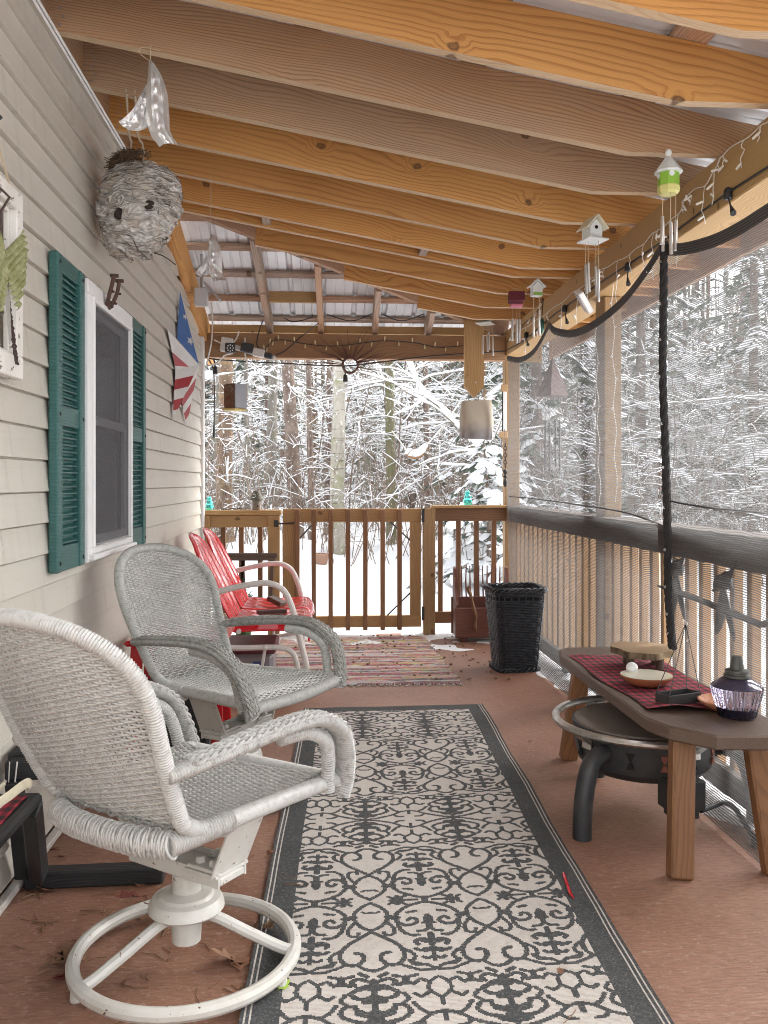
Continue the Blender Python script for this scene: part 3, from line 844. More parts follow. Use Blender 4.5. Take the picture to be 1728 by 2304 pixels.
front = [
    (505, 14.5, PF[0], 1.5, B_orange, 'tree trunk with flaking orange brown mottled bark near the house corner'),
    (487, 17.0, PF[1], 1.0, B_grey, 'pale grey trunk just left of the orange mottled trunk'),
    (668, 13.6, PF[1], 1.22, B_brown, 'thick dark brown trunk left of the pale birch beyond the gate'),
    (612, 16.0, PF[0], 1.1, B_grey, 'wide pale grey trunk between the orange trunk and the thick brown trunk'),
    (757, 12.4, PF[0], 1.12, B_birch, 'pale birch trunk standing in the snow behind the middle of the gate'),
    (882, 13.2, PF[1], .85, B_moss, 'mossy tan green trunk right of the birch behind the gate'),
    (702, 13.2, PF[0], .5, B_brown, 'thin brown trunk between the thick brown trunk and the birch'),
    (736, 14.5, PF[1], .6, B_brown, 'slim dark trunk close behind the birch on its left'),
    (823, 16.5, PF[0], .7, B_grey, 'grey trunk between the birch and the mossy trunk further back'),
    (963, 15.0, PF[1], .6, B_brown, 'brown trunk left of the hanging fabric bag among snowy limbs'),
    (1092, 18.0, PH[0], .75, B_orange, 'reddish brown trunk seen right of the hanging fabric bag'),
    (560, 17.5, PH[2], .6, B_grey, 'slender grey tree right of the hanging wooden lantern'),
]
occ = []
for i, (u, d, pr, tw, bk, lab) in enumerate(front):
    x, y = xd(u, d); occ.append((x, y))
    plant('hardwood_tree', pr, x, y, lab, 'tree', None, i * 1.7, 1.0, tw, bk, (random.uniform(-.02, .02), random.uniform(-.02, .02)))
x, y = xd(1100, 10.4); occ.append((x, y))
plant('snowy_shrub', PSH, x, y, 'small bushy evergreen bowed under heavy snow beyond the right rail section', 'shrub', None, .4, 1.15)
x, y = xd(1165, 11.6); occ.append((x, y))
plant('snowy_shrub', PSH, x, y, 'snow laden little evergreen seen through the mesh by the corner post', 'shrub', None, 2.4, .9)
def zone(sl, y):
    a = 'beyond the gate' if sl < .19 else ('behind the mesh left of the rope' if sl < .37 else 'behind the mesh right of the rope')
    return ('far back ' if y > 26 else 'close ' if y < 15 else 'midway back ') + a
rg = random.Random(5)
n = 0; tries = 0
while n < 150 and tries < 9000:
    tries += 1
    y = 9.0 + 33 * rg.random() ** .85; sl_ = rg.uniform(-.24, .85); x = y * sl_
    if x < -2.2 and y < 13: continue
    if y < 13.5 and x < 2.6: continue
    if x > 2 and math.hypot(x - 1.5, max(0, y - 6)) < 6.8: continue
    if any((x - a) ** 2 + (y - b) ** 2 < (.8 if y > 18 else 1.3) ** 2 for a, b in occ): continue
    occ.append((x, y)); n += 1
    k = rg.random()
    if k < .44:
        b_, bn_ = rg.choice([(B_brown, 'dark brown'), (B_grey, 'pale grey'), (B_moss, 'mossy tan'), (B_grey, 'pale grey'), (B_brown, 'dark brown'), (B_orange, 'reddish brown')])
        plant('hardwood_tree', rg.choice(PH), x, y, bn_ + ' bare trunk with snowy twigs ' + zone(sl_, y), 'tree', bn_ + ' bare trees ' + zone(sl_, y), rg.uniform(0, 6.28), rg.uniform(.85, 1.2), rg.uniform(.5, 1.4), b_, (rg.uniform(-.05, .05), rg.uniform(-.05, .05)))
    elif k < .82:
        plant('hemlock_tree', rg.choice(PE), x, y, 'green grey evergreen dusted with snow ' + zone(sl_, y), 'evergreen', 'evergreens ' + zone(sl_, y), rg.uniform(0, 6.28), rg.uniform(.75, 1.25))
    else:
        plant('young_tree', rg.choice(PS), x, y, 'thin snowy sapling ' + zone(sl_, y), 'sapling', 'saplings ' + zone(sl_, y), rg.uniform(0, 6.28), rg.uniform(.8, 1.3))
n = 0
while n < 110:
    y = 9.5 + 14 * rg.random(); x = y * rg.uniform(-.2, .75)
    if y < 12 and x < 3: continue
    if x > 2 and math.hypot(x - 1.5, max(0, y - 6)) < 5.0: continue
    n += 1
    plant('young_tree', rg.choice(PS), x, y, 'thin snowy sapling ' + zone(x / y, y), 'sapling', 'saplings ' + zone(x / y, y), rg.uniform(0, 6.28), rg.uniform(.6, 1.2))
# brown brush: thin bare stems too many to count
BR = MB(); rg = random.Random(15)
for i in range(1500):
    y = rg.uniform(11.5, 24); x = y * rg.uniform(-.2, .62)
    if math.hypot(x - 1.5, max(0, y - 6)) < 5.5: continue
    z = ground_z(x, y); p_ = rnd_path(Vector((x, y, z - .1)), Vector((rg.uniform(-.3, .3), rg.uniform(-.3, .3), 1)), rg.uniform(.7, 2.6), 4, 0, .16, rg)
    BR.cur = rg.choice([0, 0, 1]); BR.tube(p_, [.008, .007, .006, .004, .002], 3, False)
    for j in range(3):
        k = rg.randrange(1, 4); q_ = rnd_path(p_[k], Vector((rg.uniform(-1, 1), rg.uniform(-1, 1), rg.uniform(.1, 1))), rg.uniform(.2, .7), 2, .1, .2, rg); BR.tube(q_, [.005, .004, .002], 3, False)
        if rg.random() < .3: BR.cur = 2; snow_on(BR, q_, .004, rg, .009, 1); BR.cur = 0
tag(part('bare_brush', BR, [bark('brush_brown', (.16, .105, .08), (.26, .185, .145), (.22, .17, .13)), M_twig, M_snow], None, ang=0), 'thin bare brown brush growing through the snow between the trees', 'brush', kind='stuff')
# the far wood that reads as one mass
D = MB(); SNW = MB()
for i in range(900):
    y = rg.uniform(36, 60); x = y * rg.uniform(-.35, 1.0); z = ground_z(x, y)
    h = rg.uniform(7, 15); r = rg.uniform(.05, .16)
    D.cur = rg.choice([0, 0, 1, 2])
    D.tube([(x, y, z - .3), (x + rg.uniform(-.5, .5), y, z + h)], [r, r * .4], 5, False)
    for j in range(9):
        zz = z + rg.uniform(.3, h); a = rg.uniform(0, 6.28); L = rg.uniform(.6, 2.2)
        p0 = Vector((x, y, zz)); p1 = p0 + Vector((math.cos(a), math.sin(a), rg.uniform(-.2, .5))) * L * .5; p2 = p1 + Vector((math.cos(a), math.sin(a), rg.uniform(-.5, .3))) * L * .5
        D.cur = 3 if j % 3 else 1
        D.tube([p0, p1, p2], [.03, .05 if j % 3 else .03, .02], 3, False)
        D.cur = 4; D.tube([p0 + Vector((0, 0, .05)), p1 + Vector((0, 0, .06)), p2 + Vector((0, 0, .04))], [.02, .045, .02], 3, False)
tag(part('distant_wood', D, [B_brown, B_grey, B_orange, M_need, M_snow], None, ang=0), 'dense far woodland of grey trunks and snowy evergreen boughs', 'woodland', kind='stuff')

# leaning limb loaded with snow, in front of the trees
lp = [at(1190, 1180, Y=11.0), at(1130, 1085, Y=11.2), at(1085, 1020, Y=11.5), at(1035, 965, Y=11.8), at(1000, 925, Y=12.0), at(955, 885, Y=12.2), at(915, 800, Y=12.6), at(880, 700, Y=12.8)]
lp[0].z = ground_z(lp[0].x, lp[0].y) - .2
t = thing('leaning_tree', 'slender leaning tree with thick snow along its slanting trunk behind the fabric bag', 'tree', lp[0])
q = bez(lp, 26); rs = [.06 - .0016 * i for i in range(26)]
part('trunk', MB().tube(q, rs, 7), B_grey, t)
Bm, S = MB(), MB(); rg2 = random.Random(77)
S.tube([p + Vector((-.01, 0, r * .8 + .01)) for p, r in zip(q, rs)], [(.042 + .015 * math.sin(i * 1.9)) * (.5 if i in (0, 25) else 1) for i in range(26)], 6, True, (.7, 1.0), up=(0, 0, 1))
for i in range(22):
    k = rg2.randrange(4, 24); L = rg2.uniform(.4, 1.5)
    pts = rnd_path(q[k], Vector((rg2.uniform(-1, .6), rg2.uniform(-.5, .5), rg2.uniform(-.1, .6))), L, 6, .4, .2, rg2)
    rr = [.013 - .0016 * a for a in range(7)]; Bm.tube(pts, rr, 4, False); snow_on(S, pts, rr, rg2, .022, 1)
    for j in range(4):
        a = rg2.randrange(1, 5); p3 = rnd_path(pts[a], Vector((rg2.uniform(-1, 1), rg2.uniform(-.4, .4), rg2.uniform(-.4, .6))), L * .35, 3, .2, .2, rg2)
        Bm.tube(p3, [.006, .005, .004, .003], 3, False); snow_on(S, p3, .004, rg2, .013, 1)
part('branches', Bm, M_twig, t, ang=0, kind='stuff'); part('snow_cover', S, M_snow, t, ang=60, kind='stuff')
# rope swing under snow
sw = thing('rope_swing', 'rope swing strung between trees with a thick pad of snow on its seat', 'swing', at(945, 1015, Y=12.0))
a, b, c2 = at(882, 970, Y=13.1), at(936, 1018, Y=12), at(1035, 905, Y=12.0)
part('rope', MB().tube([a, a.lerp(at(915, 1012, Y=12.2), .6), at(917, 1018, Y=12)], .010, 5).tube([at(958, 1005, Y=12), at(1000, 955, Y=12), c2], .010, 5).tube([at(960, 1000, Y=12.1), at(1030, 930, Y=12.1)], .010, 5), M_wcord, sw)
part('seat', MB().tube(bez([at(915, 1020, Y=12), at(928, 1027, Y=12), at(945, 1025, Y=12), at(959, 1006, Y=12)], 8), .035, 6), W_dark, sw)
part('snow_pad', MB().tube(bez([at(914, 1013, Y=12), at(928, 1020, Y=12), at(945, 1017, Y=12), at(960, 999, Y=12)], 10), [.04, .06, .065, .055, .06, .06, .055, .06, .045, .03], 8, up=(0, 0, 1)), M_snow, sw)
# bucket planter out in the snow, and a post with a snow cap
p = at(722, 1272, Y=11.5)
solo('hanging_pot', MB().lathe([(.03, -.05), (.075, .0), (.10, .10), (.105, .15), (.085, .16), (.08, .10)], 14, p).tube([p + Vector((.09, 0, .15)), p + Vector((.0, 0, .6)), p + Vector((-.09, 0, .15))], .004, 4), mk_flat('weathered_terracotta', (.28, .16, .11), .8), 'small brown pot hanging low over the snow behind the gate', 'pot')
# ================================================================ shade mesh, beam lights, hanging and wall things
def mesh_mat():
    m = Nodes('shade_mesh_knit', .8); v = m.obj()
    w1 = m.math('MULTIPLY', m.math('SUBTRACT', m.noise(m.map(v, (.1, 2.2, 3)), 2.0, 2), .5), .030)
    z = m.math('ADD', m.sep(v, 2), w1); y = m.sep(v, 1)
    row = m.math('FRACT', m.math('MULTIPLY', z, 1 / .0074))
    k = m.math('FLOOR', m.math('MULTIPLY', z, 1 / .0074))
    a = m.ramp(row, [(0.0, 0.0), (.10, 1.0), (.44, 1.0), (.56, 0.0)])
    jit = m.math('MULTIPLY', m.math('SINE', m.math('MULTIPLY', k, 12.9)), .3)
    st = m.math('FRACT', m.math('ADD', m.math('MULTIPLY', y, 1 / .0062), jit))
    b = m.ramp(st, [(0.0, 0.0), (.08, 1.0), (.30, 1.0), (.38, 0.0)])
    thin = m.noise(m.map(v, (1, 3, 60)), 1.5, 3, .6)
    op = m.math('MAXIMUM', m.math('MULTIPLY', a, 1.0), m.math('MULTIPLY', b, .9))
    op = m.math('MULTIPLY', op, m.math('ADD', .62, m.math('MULTIPLY', thin, .7)), clamp=True)
    col = m.mix(thin, (.10, .10, .103), (.215, .213, .21))
    d = m.n('BsdfDiffuse', {'Color': col}); tl = m.n('BsdfTranslucent', {'Color': col})
    dd = m.n('MixShader', {0: .45, 1: d, 2: tl}); t = m.n('BsdfTransparent')
    s_ = m.n('MixShader', {0: op, 1: t, 2: dd}); m.t.links.new(s_, m.out.inputs[0])
    return m.m
M_mesh = mesh_mat()
XM = 1.352
web = Nodes('black_webbing', .8); wv = web.math('FRACT', web.math('MULTIPLY', web.attr('rowv', 2), 5.0))
web.p(Base_Color=web.mix(web.ramp(wv, [(.1, 0.0), (.3, 1.0), (.7, 1.0), (.9, 0.0)]), (.02, .019, .019), (.075, .070, .068)))
def top_pts(l, x): return [at(u, v, X=x) for u, v in l]
seg1 = top_pts([(1143, 800), (1172, 803), (1204, 782), (1237, 724)], XM)
seg2 = top_pts([(1238, 724), (1252, 737), (1292, 741), (1342, 718), (1402, 668), (1452, 604), (1489, 546)], XM)
seg3 = top_pts([(1503, 548), (1545, 545), (1605, 528), (1662, 500), (1728, 458)], XM)
y_end = 1.25
seg3 += [Vector((XM, 2.2, 2.00)), Vector((XM, 1.9, 2.06)), Vector((XM, 1.6, 2.02)), Vector((XM, y_end, 2.06))]
def dens(pts, n): return bez(pts, n)
T1 = dens(seg1, 14) + dens(seg2, 34)[1:]
T3 = dens(seg3, 40)
ms = thing('shade_mesh', 'grey knitted shade mesh hung in scallops from the right beam down to the floor', 'shade mesh', (XM, 4.0, 0))
def panel(top, seed):
    nz = 40; vs = []
    ys = np.array([p.y for p in top])
    for p in top:
        for j in range(nz):
            t = j / (nz - 1); z = p.z * (1 - t) + .012 * t
            x = XM + .012 * math.sin(p.y * 3.4 + seed) * math.sin(t * 3.1) + .010 * math.sin(t * 7 + p.y * 2.2 + seed) * (1 - (1 - 2 * t) ** 2)
            x -= .05 * max(0, t - .93) / .07
            vs.append((x, p.y, z))
    mb = MB(); n = len(top)
    mb.add(vs, [(i * nz + j, (i + 1) * nz + j, (i + 1) * nz + j + 1, i * nz + j + 1) for i in range(n - 1) for j in range(nz - 1)])
    return mb
part('mesh_panel', panel(T1, .3), M_mesh, ms, ang=80)
part('mesh_panel', panel(T3, 2.1), M_mesh, ms, ang=80)
def webbing(top, w_, name='hem_webbing'):
    mb = MB(); n = len(top); rows = 5
    vs = []; rv = []
    for i, p in enumerate(top):
        t = (top[min(i + 1, n - 1)] - top[max(i - 1, 0)]).normalized(); nn = Vector((0, t.z, -t.y))
        if nn.z > 0: nn = -nn
        for j in range(rows):
            q = p + nn * (j / (rows - 1) * w_); vs.append(q + Vector((-.004 - .003 * math.sin(math.pi * j / (rows - 1)), 0, 0))); rv.append(j / (rows - 1))
    mb.add(vs, [(i * rows + j, (i + 1) * rows + j, (i + 1) * rows + j + 1, i * rows + j + 1) for i in range(n - 1) for j in range(rows - 1)])
    o = part(name, mb, web.m, ms, ang=80)
    a = o.data.attributes.new('rowv', 'FLOAT', 'POINT'); a.data.foreach_set('value', rv)
    return o
webbing(dens(seg1, 16), .038); webbing(dens(seg2, 40), .042); webbing(T3, .046)
for l_ in ([(1146, 1117), (1200, 1122), (1260, 1130), (1335, 1141), (1400, 1152), (1455, 1168), (1498, 1186)], [(1506, 1127), (1550, 1136), (1620, 1145), (1680, 1151), (1740, 1157)]):
    q = bez([at(u, v, X=XM - .008) for u, v in l_], 30)
    part('draw_cord', MB().tube(q, .0035, 5), M_cord, ms)
# laced edge where the panels meet, a braided rope
q0 = bez([at(1494, 545, X=1.335), at(1493, 700, X=1.335), at(1491, 830, X=1.335), at(1497, 1000, X=1.332), at(1501, 1150, X=1.33), at(1503, 1300, X=1.32), at(1508, 1400, X=1.30), at(1513, 1458, X=1.275)], 150)
mb = MB()
for s_ in range(3):
    mb.tube([p + Vector((.0, .0075 * math.cos(i * .55 + s_ * 2.094), .0)) + Vector((.006 * math.sin(i * .55 + s_ * 2.094), 0, 0)) for i, p in enumerate(q0)], 0.0108, 6)
rope_ = solo('braided_rope', mb, mk_flat('black_braid', (.022, .020, .020), .85, var=.4, scale=120), 'thick black braided rope hanging from the beam down to the wooden bench', 'rope')
mb = MB()
for i in range(6, 148, 13): mb.lathe([(.0035, 0), (.006, .0), (.006, .002), (.0035, .002)], 8, q0[i] + Vector((-.013, -.006, 0)), Matrix.Rotation(R(80), 3, 'X'))
part('grommet', mb, M_steel, rope_, kind='stuff')

# --- cords along the right beam
XI = XB - .006
bl = thing('patio_string_lights', 'black patio light cable with sockets along the right beam', 'string lights', at(1400, 640, X=XI))
pts = bez([at(u, v, X=XI) for u, v in ((1140, 788), (1180, 765), (1237, 716), (1272, 690), (1345, 640), (1418, 592), (1480, 550), (1560, 490), (1640, 432), (1728, 375), (1800, 325))], 70)
part('cable', MB().tube(pts, .0042, 6), M_cord, bl)
for (u, v, du, dv) in ((1185, 752, 3, 24), (1272, 692, 4, 34), (1414, 598, 0, 42), (1640, 432, 10, 48)):
    p = at(u, v, X=XI - .004); e = at(u + du, v + dv, X=XM - .006)
    s_ = part('socket', MB().lathe([(.010, -.022), (.014, -.018), (.014, .008), (.010, .016), (.004, .020)], 10, p + Vector((-.004, 0, -.004))).box(p + Vector((0, 0, .004)), (.018, .030, .012), None, .003), M_cord, bl)
    part('hanger', MB().tube(bez([p + Vector((0, 0, -.02)), p.lerp(e, .5) + Vector((-.004, 0, -.004)), e], 8), [.003] * 5 + [.005, .008, .011], 6), M_cord, bl)
ic = thing('icicle_lights', 'white icicle light string with short drops along the right beam', 'string lights', at(1500, 470, X=XI))
top_ = bez([at(u, v, X=XI) for u, v in ((1160, 752), (1205, 722), (1238, 700), (1290, 660), (1330, 630), (1352, 608), (1395, 586), (1440, 556), (1475, 522), (1488, 515), (1530, 478), (1548, 438), (1590, 414), (1618, 366), (1632, 345), (1700, 296), (1740, 262))], 120)
top_ = [p + Vector((-.003, 0, .004 * math.sin(i * .9))) for i, p in enumerate(top_)]
part('wire', MB().tube(top_, .0022, 5), M_wcord, ic)
g2 = Nodes('clear_mini_bulb', .25); g2.p(Base_Color=(.80, .79, .74))
rg = random.Random(9); mbw, mbb = MB(), MB()
for i in range(4, 118, 5):
    p = top_[i]; L = rg.choice([.05, .09, .14, .20, .12]); q = [p]
    n = 5
    for k in range(1, n + 1): q.append(p + Vector((-.004 + rg.uniform(-.006, .002), rg.uniform(-.012, .012), -L * k / n)))
    mbw.tube(bez(q, 9), .0017, 4)
    for k in (2, 4):
        if rg.random() < .8:
            d_ = Vector((rg.uniform(-.5, .1), rg.uniform(-1, 1), rg.uniform(-.5, .3))).normalized()
            mbb.tube([q[k], q[k] + d_ * .012, q[k] + d_ * .028, q[k] + d_ * .032], [.003, .0045, .0045, .001], 6)
part('drop', mbw, M_wcord, ic, kind='stuff'); part('bulb', mbb, g2.m, ic, kind='stuff')
# long white strands hanging behind the mesh beyond
lw = MB(); lb = MB()
for (u, v0, v1) in ((1341, 735, 1145), (1378, 640, 1130), (1410, 790, 1100), (1460, 850, 1105), (1433, 1000, 1125)):
    n = 26; q = []
    for i in range(n):
        t = i / (n - 1); q.append(at(u + 9 * t + 3 * math.sin(i * 1.1 + u), v0 + (v1 - v0) * t, X=XM + .035))
    lw.tube(q, .0018, 4)
    for i in range(2, n, 3):
        d_ = Vector((0, (-1) ** i * .8, rg.uniform(-.6, .2))).normalized(); lb.tube([q[i], q[i] + d_ * .016, q[i] + d_ * .030], [.003, .0045, .001], 5)
part('strand', lw, M_wcord, ic, kind='stuff'); part('bulb', lb, g2.m, ic, kind='stuff')
# solar lamp head clipped to the beam
p = at(1314, 678, X=XI - .03)
Mx = Matrix.Rotation(R(24), 3, 'X') @ Matrix.Rotation(R(-35), 3, 'Y')
sl_ = thing('solar_lamp', 'small white solar lamp head tilted on the right beam cable', 'lamp', p)
part('housing', MB().box(p, (.03, .085, .125), Mx, .005), M_white, sl_)
part('front_panel', MB().box(p + Mx @ Vector((-.017, 0, 0)), (.006, .07, .108), Mx, .002), mk_flat('grey_plastic', (.42, .42, .43), .4), sl_)
part('clip', MB().tube([p + Vector((.0, 0, .04)), p + Vector((.025, -.01, .07)), p + Vector((.028, -.02, .11))], .004, 6), M_cord, sl_)
# coloured fairy lights at the far end of the beam
fl = thing('fairy_lights', 'dark wire with clear and green holiday bulbs at far end of right beam', 'string lights', at(1190, 730, X=XI))
q = bez([at(u, v, X=XI - .004) for u, v in ((1140, 770), (1160, 748), (1182, 725), (1200, 712), (1215, 690), (1222, 670), (1220, 700), (1219, 722))], 50)
part('wire', MB().tube(q, .003, 5), M_cord, fl)
gb = Nodes('warm_bulb', .2); gb.p(Base_Color=(.62, .53, .30))
for i in (4, 11, 18, 24, 30):
    d_ = Vector((-.3, rg.uniform(-.7, .7), -.6)).normalized()
    part('bulb', MB().tube([q[i], q[i] + d_ * .014, q[i] + d_ * .020, q[i] + d_ * .034, q[i] + d_ * .038], [.005, .005, .006, .006, .001], 7), gb.m if i % 2 else g2.m, fl)
p = at(1219, 728, X=XI - .02)
part('night_light', MB().lathe([(.004, .03), (.012, .025), (.014, .005), (.012, -.01), (.016, -.025), (.012, -.05), (.003, -.062)], 12, p), mk_flat('teal_socket', (.02, .10, .075), .4), fl)

# --- birdhouse chimes hung from the rafters
M_hw = mk_paint('cream_painted_wood', (.74, .70, .56), .6, .25, (.45, .38, .25), 30)
M_hw2 = mk_paint('pale_blue_white_wood', (.70, .74, .74), .6, .25, (.45, .48, .45), 30)
M_green = mk_paint('lime_green_paint', (.24, .46, .05), .5, .2, (.12, .25, .03), 40)
M_maroon = mk_paint('maroon_paint', (.15, .03, .05), .5, .2, (.06, .015, .02), 30)
M_pink = mk_paint('pink_paint', (.68, .20, .30), .5, .2)
M_hole = mk_flat('dark_hole', (.008, .007, .006), .9)
M_alu = mk_paint('aluminium_tube', (.68, .68, .67), .3, .3, (.4, .38, .35), 40, metal=.9)
def gable(w_, d_, h_, roofh, c, M=None, mb=None):
    mb = mb or MB()
    poly = [(-w_ / 2, 0), (w_ / 2, 0), (w_ / 2, h_), (0, h_ + roofh), (-w_ / 2, h_)]
    return mb.prism(poly, d_, M, c)
def chimes(t, c, n, r, z1, z2, mat, rad=.006, seed=0, cord=M_wire):
    """tubes hung on threads below c"""
    rg = random.Random(seed); a = MB()
    for i in range(n):
        an = 6.283 * i / n + .5; p = c + Vector((math.cos(an) * r, math.sin(an) * r, 0)); k = rg.uniform(-.02, .02)
        a.tube([p, p + Vector((0, 0, -z1 + k))], .0014, 4)
        part('chime_tube', MB().tube([p + Vector((0, 0, -z1 + k)), p + Vector((rg.uniform(-.006, .006), 0, -z2 + k * 1.5))], rad, 8), mat, t, w=False)
    part('thread', a, cord, t, w=False)
def house_things():
    # green octagonal birdhouse
    p = at(1504, 400, Y=2.93); l = p
    t = thing('birdhouse_chime', 'lime green daisy painted birdhouse chime with white pointed roof', 'wind chime', p, R(20), 'birdhouse chimes on the rafters')
    part('house', MB().lathe([(.034, -.040), (.036, -.036), (.036, .022)], 8), M_green, t, w=False, ang=20)
    part('skirt', MB().lathe([(.030, -.058), (.037, -.050), (.038, -.033), (.0365, -.030)], 8), mk_flat('yellow_band', (.60, .58, .22), .6), t, w=False, ang=20)
    part('roof', MB().lathe([(.046, .014), (.048, .020), (.03, .046), (.008, .074), (.010, .080), (.012, .087), (.008, .096), (.001, .099)], 8), M_hw2, t, w=False, ang=20)
    for k in range(8):
        an = (k + .5) * math.pi / 4; d_ = Vector((math.cos(an), math.sin(an), 0)); Mz = Matrix.Rotation(an, 3, 'Z') @ Matrix.Rotation(R(90), 3, 'Y')
        if k % 2: part('flower', MB().lathe([(.001, .002), (.009, .0015), (.010, 0)], 9, d_ * .034 + Vector((0, 0, .005)), Mz), M_hw2, t, w=False)
    part('hanger', MB().tube([(0, 0, .098), (.001, 0, zr(p.x) - p.z + .03)], .0014, 4), M_wire, t, w=False)
    chimes(t, Vector((0, 0, -.055)), 5, .024, .085, .185, M_alu, .0058, 3)
    # white gabled birdhouse
    p = at(1332, 522, Y=3.70)
    t = thing('birdhouse_chime', 'white gabled birdhouse chime with cream roof and round hole', 'wind chime', p, R(14), 'birdhouse chimes on the rafters')
    gable(.058, .07, .05, .034, (0, 0, -.035)); 
    part('house', gable(.058, .07, .05, .034, (0, 0, -.035)), M_hw2, t, w=False, ang=20)
    for sx in (-1, 1):
        Mr = Matrix.Rotation(R(49) * sx, 3, 'Y'); part('roof', MB().box((sx * .026, -.004, .034), (.075, .098, .006), Mr, .001), M_hw, t, w=False, ang=20)
    part('base', MB().box((0, -.006, -.040), (.10, .10, .007), None, .001), M_hw2, t, w=False)
    part('entrance', MB().lathe([(.001, .003), (.008, .002), (.008, -.002)], 10, (0, -.035, .012), Matrix.Rotation(R(90), 3, 'X')), M_hole, t, w=False)
    part('hanger', MB().tube([(0, 0, .050), (.004, .05, zr(p.x) - p.z + .01)], .0014, 4), M_wire, t, w=False)
    chimes(t, Vector((0, 0, -.044)), 4, .032, .105, .235, M_alu, .0062, 5)
    # small white house, further back
    p = at(1207, 653, Y=4.80)
    t = thing('birdhouse_chime', 'small white house chime with green painted foot near corner', 'wind chime', p, R(8), 'birdhouse chimes on the rafters')
    part('house', gable(.055, .045, .055, .0, (0, 0, -.035)), M_hw2, t, w=False, ang=20)
    part('roof', MB().box((.020, 0, .036), (.066, .06, .008), Matrix.Rotation(R(40), 3, 'Y'), .001).box((-.020, 0, .036), (.066, .06, .008), Matrix.Rotation(R(-40), 3, 'Y'), .001).prism([(-.026, .018), (.026, .018), (0, .045)], .046), M_hw2, t, w=False, ang=20)
    part('painted_grass', MB().box((0, -.0235, -.024), (.052, .002, .018)), mk_flat('grass_green', (.25, .42, .10), .6), t, w=False)
    part('hanger', MB().tube([(0, 0, .055), (0, .0, zr(p.x) - p.z + .005)], .0014, 4), M_wire, t, w=False)
    chimes(t, Vector((0, 0, -.036)), 4, .022, .10, .20, M_alu, .006, 8)
    # maroon feeder with pink base
    p = at(1162, 672, Y=5.05)
    t = thing('bird_feeder_chime', 'maroon slant roofed feeder chime with bright pink base', 'wind chime', p, R(-6), 'birdhouse chimes on the rafters')
    part('roof', MB().box((0, -.025, .01), (.092, .012, .066), Matrix.Rotation(R(-24), 3, 'X'), .002).box((0, .03, .01), (.092, .012, .066), Matrix.Rotation(R(24), 3, 'X'), .002), M_maroon, t, w=False)
    part('body', MB().box((0, 0, -.015), (.068, .05, .04), None, .002), M_maroon, t, w=False)
    part('base', MB().box((0, 0, -.043), (.066, .06, .016), None, .002), M_pink, t, w=False)
    h = zr(p.x) - p.z
    part('hanger', MB().tube([(-.04, 0, .036), (-.01, 0, h + .01), (.01, 0, h + .01), (.04, 0, .036)], .0015, 4), M_wire, t, w=False)
    chimes(t, Vector((0, 0, -.05)), 3, .024, .06, .19, M_alu, .0075, 4)
    # tiny grey house on the pointed board
    p = at(1092, 718, Y=6.18)
    t = thing('birdhouse_chime', 'little grey and tan birdhouse chime hanging in front of pointed board', 'wind chime', p, R(-28), 'birdhouse chimes on the rafters')
    part('house', gable(.07, .09, .05, .03, (0, 0, -.03)), mk_paint('grey_wash', (.36, .38, .34), .7, .3), t, w=False, ang=20)
    for sx in (-1, 1): part('roof', MB().box((sx * .026, 0, .040), (.074, .11, .007), Matrix.Rotation(R(40) * sx, 3, 'Y'), .001), mk_flat('tan_roof', (.30, .22, .14), .7), t, w=False)
    part('base', MB().box((0, -.01, -.034), (.11, .13, .007), None, .001), mk_paint('grey_wash2', (.55, .55, .50), .7, .3), t, w=False)
    part('entrance', MB().lathe([(.001, .003), (.010, .002), (.010, -.002)], 10, (0, -.046, .008), Matrix.Rotation(R(90), 3, 'X')), M_hole, t, w=False)
    part('hanger', MB().tube([(0, 0, .06), (0, 0, .12)], .0015, 4), M_wire, t, w=False)
    chimes(t, Vector((.02, 0, -.04)), 4, .035, .07, .20, M_alu, .007, 14)
house_things()

# --- pyramid wind chime outside the mesh
p = at(1243, 892, Y=5.75); h = .265; b = .078
t = thing('pyramid_wind_chime', 'dark pyramid topped wind chime hanging outside behind the mesh', 'wind chime', p, R(24))
part('pyramid', MB().add([(-b, -b, 0), (b, -b, 0), (b, b, 0), (-b, b, 0), (0, 0, h)], [(0, 3, 2, 1), (0, 1, 4), (1, 2, 4), (2, 3, 4), (3, 0, 4)]), mk_paint('purple_brown_wood', (.15, .085, .085), .6, .3), t, w=False, ang=0)
part('hanger', MB().tube([(0, 0, h), (0, 0, 2.15 - p.z)], .0015, 4), M_wire, t, w=False)
mb = MB(); rg = random.Random(31)
for i in range(26):
    a = rg.uniform(0, 6.28); r = rg.uniform(0, .05); mb.ball((math.cos(a) * r, math.sin(a) * r, -.05 + rg.uniform(-.02, .02)), .016, 6, 5, (1, 1, .6))
part('green_figure', mb, mk_flat('green_resin', (.06, .12, .08), .5), t, w=False, kind='stuff')
chimes(t, Vector((0, 0, -.07)), 4, .05, .09, .42, mk_flat('dark_chime', (.10, .10, .11), .35, .7), .007, 6)
part('sail', MB().box((.03, 0, -.30), (.035, .006, .05)).ball((.04, -.02, -.22), .017, 8, 6), M_hole, t, w=False)

